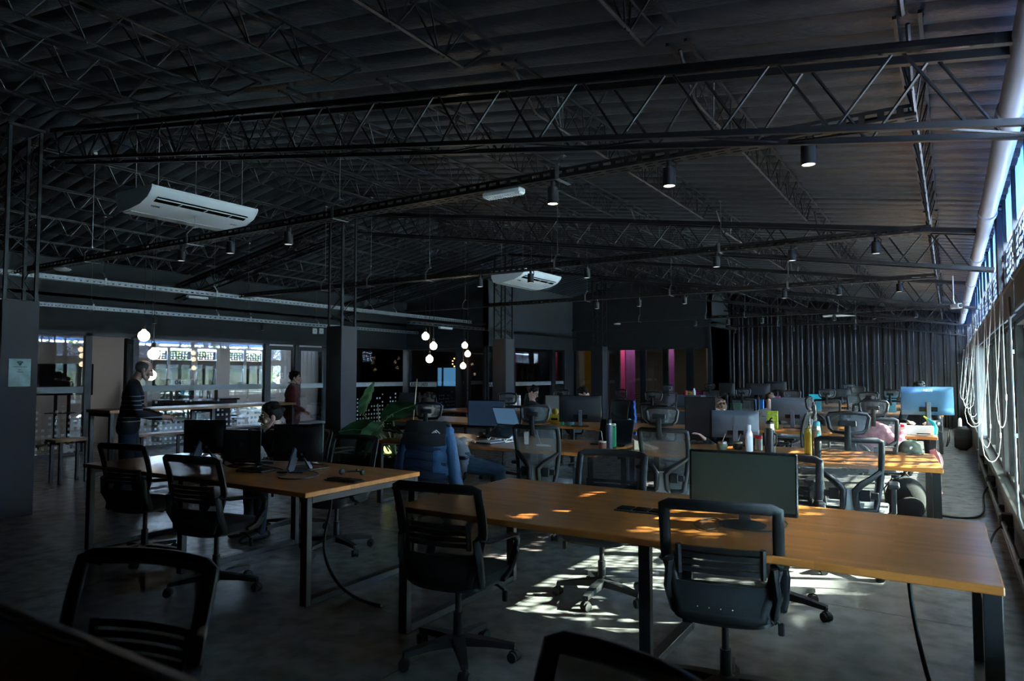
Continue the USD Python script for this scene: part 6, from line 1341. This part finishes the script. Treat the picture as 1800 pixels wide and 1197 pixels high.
for k in (-1, 0, 1): MB().box((0.095 * k, 0.004, 0.012), (0.085, 0.085, 0.008), bev=0.003).build('flip_lid', 'black_gloss', t)
t = thing('power_outlet', 'black flush power outlet with flip lids in the left table', 'outlet', on(605, 845), 0.05)
MB().box((0, 0, 0.004), (0.30, 0.11, 0.008), bev=0.003).build('plate', 'black_plastic', t)
for k in (-1, 0, 1): MB().box((0.095 * k, 0.004, 0.012), (0.085, 0.085, 0.008), bev=0.003).build('flip_lid', 'black_gloss', t)
hs = on(602, 838); t = thing('headset', 'black headset lying by the outlet of the left table', 'headset', (hs[0], hs[1] + 0.10, Z), 0.4)
MB().tube([(0.085 * math.cos(a), 0.085 * math.sin(a), 0.018) for a in np.linspace(0.2, PI - 0.2, 14)], 0.007, 6).build('headband', 'black_plastic', t, smooth=50)
for s in (-1, 1): MB().ball((s * 0.085, 0.0, 0.025), (0.020, 0.033, 0.025), 2).build('ear_cup', 'black_plastic', t, smooth=True)
MB().tube([(0.085, -0.02, 0.03), (0.11, -0.09, 0.055), (0.10, -0.14, 0.06)], 0.003, 5).ball((0.10, -0.145, 0.062), 0.010, 1).build('microphone_boom', 'black_plastic', t)
cable('black cable hanging from the near table at the right down to the floor', [(-0.17, 3.42, 0.70), (-0.16, 3.42, 0.55), (-0.13, 3.42, 0.36), (-0.08, 3.40, 0.18), (0.00, 3.34, 0.05), (0.06, 3.2, 0.012)], 0.010)
cable('black cable drooping from the left table to the floor between the two tables', [(-3.80, 3.5, 0.70), (-3.82, 3.5, 0.50), (-3.84, 3.48, 0.30), (-3.72, 3.45, 0.12), (-3.45, 3.42, 0.012), (-3.2, 3.40, 0.012)], 0.011)
cable('tangle of black cables behind the monitor beside the man in glasses', [pz_(x, y, Z + 0.006) for x, y in ((470, 806), (482, 822), (500, 834), (488, 838), (520, 842), (560, 832), (545, 826), (575, 822), (556, 816), (535, 828))], 0.005)
cable('thin black cable looping from the left monitor', [pz_(x, y, Z + 0.005) for x, y in ((352, 806), (330, 803), (318, 808), (335, 814), (372, 812), (402, 820), (430, 822))], 0.004)
cable('black cable looping along the floor to the wall socket under the windows', [(-0.12, 8.8, 0.012), (0.02, 8.75, 0.012), (0.18, 8.85, 0.012), (0.27, 9.1, 0.03), (0.29, 9.6, 0.10), (0.36, 10.0, 0.20)], 0.012, plug='white_plastic')
cable('short black cable plugged into the nearer wall socket', [(0.20, 6.9, 0.012), (0.24, 7.0, 0.10), (0.30, 7.2, 0.20), (0.37, 7.35, 0.23)], 0.010, plug='white_plastic')
for k, (px, py, lab) in enumerate(((393, 806, 'white barcode tag on a cable at the left of the laptop'), (455, 806, 'white barcode tag on a cable at the right of the laptop'), (464, 803, 'second white tag behind the one right of the laptop'))):
    t = thing('cable_tag', lab, 'tag', on(px, py + 10), 0.3 + 0.4 * k); MB().cyl((0, 0, 0), (0, 0, 0.05), 0.008, n=8).build('stem', 'black_plastic', t); MB().box((0, -0.004, 0.066), (0.045, 0.002, 0.045), R=rot_axis((0, 1, 0), 0.6 - 0.5 * k)).build('tag', 'white_paper', t)
    m = MB()
    for i in range(5): m.box((0.0 + (i - 2) * 0.007, -0.0055, 0.066), (0.002 + 0.001 * (i % 2), 0.0006, 0.03), R=None)
    m.build('print_lines', 'black_gloss', t, kind='stuff')
t = thing('cup', 'small white cup half hidden by the left monitor', 'cup', on(341, 804)); MB().lathe([(0, 0), (0.033, 0), (0.040, 0.09), (0.036, 0.09), (0.031, 0.006), (0, 0.006)], 18).build('cup', 'white_plastic', t, smooth=40); MB().tube([(0.038, 0, 0.07), (0.06, 0, 0.06), (0.055, 0, 0.03), (0.035, 0, 0.02)], 0.005, 5).build('handle', 'white_plastic', t)
t = thing('mouse', 'small white mouse at the right end of the left table', 'mouse', on(553, 812), 0.5); MB().ball((0, 0, 0.012), (0.03, 0.05, 0.016), 2).build('shell', 'white_plastic', t, smooth=True); MB().ball((0, 0.03, 0.026), (0.004, 0.01, 0.004), 1).build('wheel', 'black_plastic', t)
t = thing('notebook', 'dark notebook with a pale edge under the cables of the left table', 'notebook', on(450, 828), 0.2); MB().box((0, 0, 0.004), (0.26, 0.17, 0.008)).build('cover', 'black_plastic', t); MB().box((0.004, -0.004, 0.0105), (0.245, 0.16, 0.005)).build('pages', 'pale_grey_plastic', t); MB().box((0, 0, 0.0145), (0.26, 0.17, 0.003)).build('cover', 'black_plastic', t)
# ------------------------------------------------------------------ bags, jackets
t = thing('backpack', 'black backpack on the floor under the second-row table by the windows', 'backpack', (-0.42, 8.35, 0), 0.3)
MB().ball((0, 0, 0.22), (0.20, 0.14, 0.24), 3).box((0, 0, 0.05), (0.34, 0.22, 0.10), bev=0.04).build('body', 'black_cloth', t, smooth=60); MB().ball((0, -0.13, 0.15), (0.14, 0.06, 0.12), 2).build('front_pocket', 'black_cloth', t, smooth=True)
for s in (-1, 1): MB().tube([(s * 0.10, 0.10, 0.42), (s * 0.16, 0.18, 0.30), (s * 0.14, 0.16, 0.08)], 0.018, 6, flat=0.4).build('strap', 'black_cloth', t, smooth=True)
MB().tube([(-0.04, 0, 0.45), (0, 0, 0.50), (0.04, 0, 0.45)], 0.010, 6).build('handle', 'black_cloth', t)
t = thing('backpack', 'black bag with hanging straps and a white bottle against the window wall', 'backpack', (0.20, 16.6, 0), -0.3)
MB().box((0, 0, 0.24), (0.30, 0.24, 0.48), bev=0.09).build('body', 'black_cloth', t, smooth=60); MB().box((0, -0.13, 0.16), (0.24, 0.06, 0.24), bev=0.03).build('front_pocket', 'black_cloth', t, smooth=60)
for s in (-1, 1): MB().tube([(-0.10, s * 0.07, 0.46), (-0.24, s * 0.05, 0.40), (-0.26, s * 0.05, 0.18), (-0.30, s * 0.03, 0.05)], 0.018, 6, flat=0.4).build('strap', 'black_cloth', t, smooth=True)
MB().lathe([(0, 0.45), (0.035, 0.45), (0.035, 0.60), (0.018, 0.64), (0, 0.64)], 12, (-0.05, 0, 0)).build('white_bottle', 'white_plastic', t)
t = thing('coat', 'white and magenta coat hanging over the right end of the second-row table', 'coat', (-0.16, 8.06, 0), 0.2)
MB().sheet(lambda u, v: V(0.03 * math.sin(7 * v), (u - 0.5) * 0.15 * (0.7 + 0.4 * v), 0.76 - 0.45 * v + 0.02 * math.sin(9 * u)), 9, 12, 0.05).build('body', 'pink_cloth', t, smooth=60)
MB().sheet(lambda u, v: V(0.04 + 0.03 * math.sin(7 * v), (u - 0.5) * 0.07, 0.75 - 0.4 * v), 5, 10, 0.03).build('sleeve', 'stripe_white', t, smooth=60)
c17 = at_d(1073, 691, 0.285 * 1200 / 27)
t = thing('jacket', 'bright blue quilted jacket hanging on a far mesh chair', 'jacket', (c17[0], c17[1], 0), math.radians(160))
for nm, u0, u1, mt in (('body', -0.20, 0.20, 'navy_cloth'), ('sleeve', -0.29, -0.17, 'blue_bright_jacket')):
    MB().sheet(lambda u, v: V(u0 + (u1 - u0) * u + (-0.06 if nm == 'sleeve' else 0) * (1 - v), -0.36 - 0.02 * abs(math.sin(5 * PI * v)) + 0.05 * ((u0 + (u1 - u0) * u) / 0.3) ** 2, 0.42 + 0.62 * v), 9, 22, 0.04).build(nm, mt, t, smooth=60)
# ------------------------------------------------------------------ far things
lx0, lx1 = at_d(1074, 700, 17.2), at_d(1131, 700, 17.2)
t = thing('locker_block', 'low block of coloured lockers in front of the lounge doors', 'locker', (lx0[0] + 0.5, 20.55, 0), 0)
lw = 0.335
MB().box((0.0 + lw, 0.15, 0.51), (3 * lw + 0.04, 0.40, 1.02)).build('body', 'charcoal_paint', t)
for r_, row in enumerate((('mustard_paint', 'pink_paint', 'charcoal_paint'), ('charcoal_paint', 'teal_paint', 'yellow_paint'))):
    for c_, mt in enumerate(row):
        d = MB().box((c_ * lw, -0.06, 0.80 - 0.42 * r_), (lw - 0.02, 0.02, 0.40), bev=0.003).build('locker_door', mt, t); MB().cyl((c_ * lw - 0.12, -0.07, 0.78 - 0.42 * r_), (c_ * lw - 0.12, -0.09, 0.78 - 0.42 * r_), 0.012, n=8).build('knob', 'steel', d)
        MB().box((c_ * lw, -0.0715, 0.94 - 0.42 * r_), (0.05, 0.002, 0.025)).build('number_plate', 'black_gloss', d)
def crate(label, px, py, d, s, mt, rest=Z, cat='box', name='storage_box'):
    p = at_d(px, py, d); t = thing(name, label, cat, (p[0], p[1], rest), 0.1)
    MB().box((0, 0, s[2] / 2), s, bev=0.006).build('body', mt, t); MB().box((0, 0, s[2]), (s[0] * 1.03, s[1] * 1.03, 0.02), bev=0.004).build('lid', mt, t)
crate('bright blue storage box on the far desk', 1334, 722, 14.9, (0.20, 0.16, 0.22), 'blue_paint')
crate('green storage box left of the blue one on the far desk', 1294, 720, 14.9, (0.22, 0.16, 0.14), 'green_paint')
crate('magenta storage box on the farthest desk', 1367, 700, 18.2, (0.12, 0.12, 0.18), 'pink_paint')
crate('lime patterned bag standing beside the black thermos', 1358, 752, 9.85, (0.15, 0.08, 0.24), 'lime_print', cat='bag', name='paper_bag')
crate('left cyan panel screen before the ribbed wall', 1433, 705, 14.55, (0.24, 0.05, 0.34), 'screen_cyan', cat='screen', name='desk_screen')
crate('right cyan panel screen, just left of the blue monitor', 1567, 705, 14.1, (0.16, 0.05, 0.32), 'screen_cyan', cat='screen', name='desk_screen')
t = thing('tall_cabinet', 'pale grey low cabinet before the graphite return wall', 'cabinet', (-6.0, 18.4, 0)); MB().box((0, 0, 0.48), (0.75, 0.4, 0.96), bev=0.005).build('body', 'monitor_grey', t)
for s in (-1, 1): d = MB().box((s * 0.185, -0.205, 0.48), (0.36, 0.015, 0.92), bev=0.003).build('door', 'monitor_grey', t); MB().box((s * 0.04, -0.218, 0.55), (0.01, 0.012, 0.12)).build('handle', 'steel', d)
t = thing('figurine', 'small white bottle on the grey cabinet', 'bottle', (-5.88, 18.4, 0.96)); MB().lathe([(0, 0), (0.04, 0), (0.042, 0.01), (0.042, 0.12), (0.02, 0.15), (0.02, 0.18), (0, 0.18)], 14).build('body', 'white_plastic', t, smooth=40); MB().lathe([(0, 0.18), (0.022, 0.18), (0.022, 0.2), (0, 0.2)], 12).build('cap', 'black_plastic', t)
t = thing('red_ball', 'small red tin left of the white bottle on the grey cabinet', 'tin', (-6.12, 18.4, 0.96)); MB().lathe([(0, 0), (0.05, 0), (0.05, 0.09), (0, 0.09)], 14).build('body', 'red_plastic', t, smooth=40); MB().lathe([(0, 0.09), (0.052, 0.09), (0.052, 0.11), (0, 0.112)], 14).build('lid', 'red_plastic', t)
# ------------------------------------------------------------------ plant bed
pb_ = V(-6.95, 7.35, 0)
t = thing('planter', 'low dark planter with black pebbles behind the left table', 'planter', tuple(pb_)); MB().box((0, 0, 0.19), (1.5, 0.42, 0.38), bev=0.01).build('trough', 'black_metal', t)
m = MB(); rr = np.random.default_rng(5)
for k in range(240): m.ball((rr.uniform(-0.72, 0.72), rr.uniform(-0.18, 0.18), 0.385), (0.028 * rr.uniform(0.6, 1.2), 0.025, 0.017), 0)
m.build('pebbles', 'soil', t, kind='stuff')
t = thing('bird_of_paradise_plant', 'leafy bird of paradise plant with broad dark leaves behind the left table', 'plant', (pb_[0], pb_[1], 0.39))
def leaf(base, tip_dir, L, W, droop, name_label=None, twist=0.0):
    d = unit(tip_dir); side = unit(np.cross(d, (0, 0, 1.0))); side = unit(side * math.cos(twist) + np.cross(d, side) * math.sin(twist)); nrm = np.cross(side, d)
    def fn(u, v):
        s = u; c = base + d * L * s + V(0, 0, -droop * s * s * L); w = W * math.sin(PI * min(1, s * 0.96 + 0.04)) ** 0.62 * (1 - 0.25 * s)
        x = (v - 0.5) * 2; return c + side * x * w + nrm * (abs(x) * w * 0.22 + 0.008 * math.sin(22 * s + 3 * x))
    lf = MB().sheet(fn, 16, 9, 0.003).build('leaf', 'leaf_strelitzia', t, smooth=True); MB().tube([fn(u, 0.5) + nrm * -0.003 for u in np.linspace(0, 0.97, 10)], np.linspace(0.008, 0.002, 10), 5).build('midrib', 'leaf_rib', lf, smooth=True)
def Lf(px, py, dd): return V(*at_d(px, py, dd)) - V(pb_[0], pb_[1], 0.39)
for (b0, tp, W, dr, tw, d0) in (((638, 728), (655, 676), 0.16, 0.0, 0.5, 8.6), ((668, 762), (602, 738), 0.16, 0.30, 1.0, 8.4), ((672, 745), (628, 785), 0.15, 0.15, 1.1, 8.3), ((672, 738), (726, 703), 0.15, 0.15, -0.9, 8.6), ((690, 728), (668, 742), 0.08, 0.2, 0.3, 8.5), ((672, 755), (706, 752), 0.10, 0.2, -0.8, 8.5), ((560, 790), (585, 770), 0.09, 0.4, 0.3, 8.4), ((560, 800), (575, 810), 0.07, 0.3, 0.0, 8.3), ((655, 770), (640, 800), 0.12, 0.2, 1.0, 8.2)):
    a, b = Lf(*b0, d0), Lf(*tp, d0 - 0.15); leaf(a, b - a, np.linalg.norm(b - a) * 1.1, W, dr, None, tw)
    root = V(np.clip(a[0] * 0.25, -0.6, 0.6), 0.0, 0.0); MB().tube([root, lerp(root, a, 0.55) + V(0, 0, 0.06), a], [0.014, 0.011, 0.008], 6).build('stalk', 'leaf_rib', t, smooth=True)
for q, (px, py) in enumerate(((664, 712), (733, 668))):
    top = at_d(px, py, 8.5) if q == 0 else at_d(px, py, 8.9); b = V(pb_[0] + (0.0 if q == 0 else 0.55), pb_[1], 0.39)
    tt = thing('plant_stake', f'thin pale {"wooden stake in the plant bed" if q == 0 else "stake rising behind the jacket"}', 'stake', tuple(b)); MB().tube([(0, 0, 0), lerp((0, 0, 0), top - b, 0.5), top - b], 0.007, 6).build('rod', 'stake_pale', tt); MB().cyl(top - b, top - b + V(0, 0, 0.02), 0.008, 0.002, 6).build('tip', 'stake_pale', tt)
p = at_d(662, 805, 8.1)
t = thing('globe_lamp', 'glowing greenish globe lamp on the pebbles of the planter', 'lamp', (pb_[0] + 0.18, pb_[1] - 0.04, 0.47)); MB().ball((0, 0, 0), 0.072, 3).build('globe', 'globe_green', t, smooth=True); MB().cyl((0, 0, -0.09), (0, 0, -0.055), 0.03, n=12).build('base', 'black_plastic', t)
# ------------------------------------------------------------------ side rooms
tv = V(-15.7, 7.0, 0); t = thing('screen_stand', 'black wheeled stand with a large dark screen behind the left glass', 'screen', tuple(tv), math.radians(50))
MB().box((0, 0, 1.42), (1.15, 0.05, 0.66), bev=0.01).build('screen', 'screen_off', t); MB().box((0, -0.027, 1.42), (1.11, 0.004, 0.62)).build('panel', 'black_gloss', t)
for s in (-1, 1): MB().box((s * 0.12, 0.06, 0.85), (0.06, 0.04, 1.6)).build('upright', 'black_metal', t); MB().box((s * 0.3, 0.0, 0.07), (0.06, 0.7, 0.05)).build('foot', 'black_metal', t)
MB().box((0, 0.06, 0.10), (0.66, 0.06, 0.05)).build('cross_beam', 'black_metal', t); MB().box((0, 0.0, 0.72), (0.5, 0.35, 0.02)).build('shelf', 'black_metal', t)
for sx in (-1, 1):
    for sy in (-1, 1): MB().cyl((sx * 0.3 - 0.015, sy * 0.32, 0.035), (sx * 0.3 + 0.015, sy * 0.32, 0.035), 0.035, n=10).build('caster', 'rubber', t)
t = thing('counter', 'dark coffee counter behind the wide glass pane', 'counter', (-15.2, 9.7, 0)); MB().box((0, 0, 0.45), (0.55, 1.9, 0.90)).build('cabinet', 'charcoal_paint', t); MB().box((0, 0, 0.92), (0.62, 2.0, 0.04)).build('worktop', 'black_gloss', t)
for k in range(3): d = MB().box((0.28, -0.63 + 0.63 * k, 0.45), (0.02, 0.60, 0.80)).build('door', 'charcoal_paint', t); MB().box((0.295, -0.40 + 0.63 * k, 0.7), (0.015, 0.015, 0.12)).build('handle', 'steel', d)
t = thing('coffee_machine', 'black coffee machine with a pale sign band reading 04to', 'coffee machine', (-15.2, 9.25, 0.94)); MB().box((0, 0, 0.24), (0.42, 0.62, 0.48), bev=0.03).build('body', 'black_gloss', t, smooth=40); MB().box((0.212, 0, 0.40), (0.004, 0.56, 0.13)).build('sign_band', 'white_plastic', t)
tm = meshkit.text_mesh('04to', 0.085, 0.002, True); v = np.array(tm.vertices); MB().raw(np.stack([0.2145 + v[:, 2], -0.20 + v[:, 0] * 1.1, 0.36 + v[:, 1]], 1), np.array(tm.faces)).build('lettering', 'black_gloss', t)
MB().cyl((0.23, -0.1, 0.15), (0.30, -0.1, 0.14), 0.015, n=8).cyl((0.23, 0.12, 0.15), (0.30, 0.12, 0.14), 0.015, n=8).build('spout', 'steel', t)
for k in range(3):
    t = thing('syrup_bottle', f'{ORD[k]} dark syrup bottle from the coffee machine on the counter', 'bottle', (-15.12, 9.8 + 0.2 * k, 0.94)); MB().lathe([(0, 0), (0.04, 0), (0.042, 0.01), (0.042, 0.19), (0.015, 0.25), (0.015, 0.30), (0, 0.30)], 14).build('body', ('bottle_black', 'bottle_navy', 'gourd_brown')[k], t, smooth=40); MB().cyl((0, 0, 0.30), (0, 0, 0.33), 0.017, n=10).build('cap', 'white_plastic', t)
t = thing('fridge', 'pale slim fridge beside the coffee counter', 'fridge', (-15.3, 8.35, 0)); MB().box((0, 0, 0.62), (0.5, 0.45, 1.24), bev=0.015).build('body', 'white_enamel', t); MB().box((0.255, 0, 0.62), (0.015, 0.43, 1.2), bev=0.005).build('door', 'white_enamel', t); MB().box((0.27, -0.18, 0.7), (0.02, 0.02, 0.4)).build('handle', 'steel', t)
p = at_y(801, 637, 16.75); t = thing('ring_lamp', 'ring of small warm bulbs round a dark disc inside the auditorium', 'lamp', (p[0], 16.8, p[2])); Rr = np.array([[1, 0, 0], [0, 0, -1.0], [0, 1, 0]])
MB().lathe([(0, 0), (0.10, 0), (0.10, 0.03), (0, 0.03)], 20, R=Rr).build('disc', 'black_metal', t)
for k in range(9): MB().ball((0.14 * math.cos(k * 0.7), -0.03, 0.14 * math.sin(k * 0.7)), 0.022, 1).build('bulb', 'ring_glow', t, smooth=True)
MB().cyl((0, 0, 0.12), (0, 0, 2.9 - p[2]), 0.006, n=6).build('hanging_rod', 'black_metal', t)
# ------------------------------------------------------------------ window wall: conduit, sockets, cords
t = thing('conduit', 'grey conduit pipe clipped along the sill wall under the windows', 'pipe', (XR - 0.065, 5.0, 0.24)); MB().tube([(0, 0, 0), (0, 8.2, 0)], 0.020, 8).tube([(0, 0, -0.07), (0, 8.2, -0.07)], 0.012, 6).build('pipe', 'black_metal', t, smooth=50)
for k in range(7): MB().box((0.02, 0.8 + k * 1.15, -0.02), (0.05, 0.04, 0.14), bev=0.006).build('clamp', 'black_plastic', t)
for k, y in enumerate((7.45, 10.1, 13.4)):
    t = thing('wall_outlet', f'{("nearest", "middle", "farthest")[k]} black outlet box on the conduit under the windows', 'outlet', (XR - 0.045, y, 0.25)); MB().box((0, 0, 0), (0.09, 0.13, 0.13), bev=0.01).build('box', 'black_plastic', t)
    MB().box((-0.047, 0, 0), (0.006, 0.08, 0.08), bev=0.003).build('face_plate', 'black_gloss', t)
t = thing('roof_pipe', 'white drain pipe running under the roof edge above the windows', 'pipe', (XR - 0.10, -2.0, 3.0)); MB().tube([(0, 0, 0), (0, 25, 0)], 0.065, 16).build('pipe', 'pipe_white', t, smooth=50)
for k in range(9): MB().tube([(0, 0.9 + 2.85 * k, 0), (0, 1.02 + 2.85 * k, 0)], 0.076, 16).build('joint_ring', 'pipe_white', t, smooth=50)
for n in range(NW):
    a, b = Y0 + n * DY, Y0 + (n + 1) * DY
    low = 1.98 - (0, 0.02, 0, 0.14, 0.01, 0, 0.08, 0.02)[n % 8] * (1 if n > 9 else 0.1)
    t = thing('roller_blind', f'{ORD[n]} grey roller blind from the near end of the window wall', 'blind', (XR - 0.035, (a + b) / 2, 0), 0, 'roller blinds along the windows')
    MB().box((0, 0, (low + 2.20) / 2), (0.006, DY - 0.05, 2.20 - low)).build('fabric', 'blind_grey', t); MB().tube([(0, -DY / 2 + 0.03, 2.21), (0, DY / 2 - 0.03, 2.21)], 0.016, 10).build('roller', 'blind_grey', t, smooth=50); MB().box((0, 0, low), (0.016, DY - 0.05, 0.022)).build('bottom_bar', 'panel_metal', t)
for k, (px, py, ww) in enumerate(((1759, 813, 0.10), (1741, 787, 0.06), (1727, 751, 0.14), (1724, 745, 0.09), (1719, 733, 0.10), (1712, 718, 0.12), (1706, 712, 0.10), (1699, 703, 0.10), (1769, 752, 0.05))):
    p = at_x(px, py, XR - 0.06); y, zb = p[1], p[2]; top = 2.2
    wx = ww * 0.75; cx_ = XR - 0.05 - wx
    t = thing('blind_cord', f'{ORD[k]} looped white blind cord hanging by the windows, counted from the near end', 'cord', (cx_, y, 0)); L2_ = [(wx * 0.75, top), (wx * 0.85, top * 0.5 + zb * 0.5), (wx * 1.0, zb + 0.20), (wx * 0.75, zb + 0.06), (wx * 0.35, zb + 0.012)]
    P = [(x, 0.06 * x / wx, z) for x, z in L2_] + [(0, 0, zb)] + [(-x, -0.06 * x / wx, z) for x, z in L2_[::-1]]
    P = P[:-2] + [(-wx * 0.3, -0.05, top * 0.5 + zb * 0.5), (wx * 0.5, -0.05, top)]
    MB().tube(P, 0.004, 6).build('cord', 'cord_white', t, smooth=60); MB().box((wx * 0.98, 0.06, zb + 0.24), (0.014, 0.014, 0.05), bev=0.004).build('joiner', 'white_plastic', t)
t = thing('wall_cable', 'pale blue-grey cable running down a window post to the sill', 'cable', (XR - 0.05, at_x(1785, 800, XR - 0.05)[1], 0)); MB().tube([(0, 0.1, 2.1), (0, 0.05, 1.5), (0, 0, 1.0), (0, -0.02, 0.70), (0, -0.12, 0.55), (0.0, -0.5, 0.53)], 0.010, 7).build('cord', 'post_grey', t, smooth=60)
for zz in (1.7, 1.1): MB().box((0.01, 0.07 if zz > 1.5 else 0.01, zz), (0.02, 0.02, 0.03)).build('clip', 'white_plastic', t)
t = thing('roof_camera', 'small white camera under the roof near the windows', 'camera', (0.12, 13.0, 2.62), 0.6); MB().box((0, 0, 0), (0.08, 0.20, 0.08), bev=0.015).build('body', 'white_plastic', t); MB().cyl((0, -0.10, 0), (0, -0.115, 0), 0.03, n=12).build('lens', 'lens_dark', t); MB().tube([(0, 0.02, 0.03), (0, 0.06, 0.10), (0, 0.06, 0.5)], 0.010, 6).build('bracket', 'white_plastic', t)
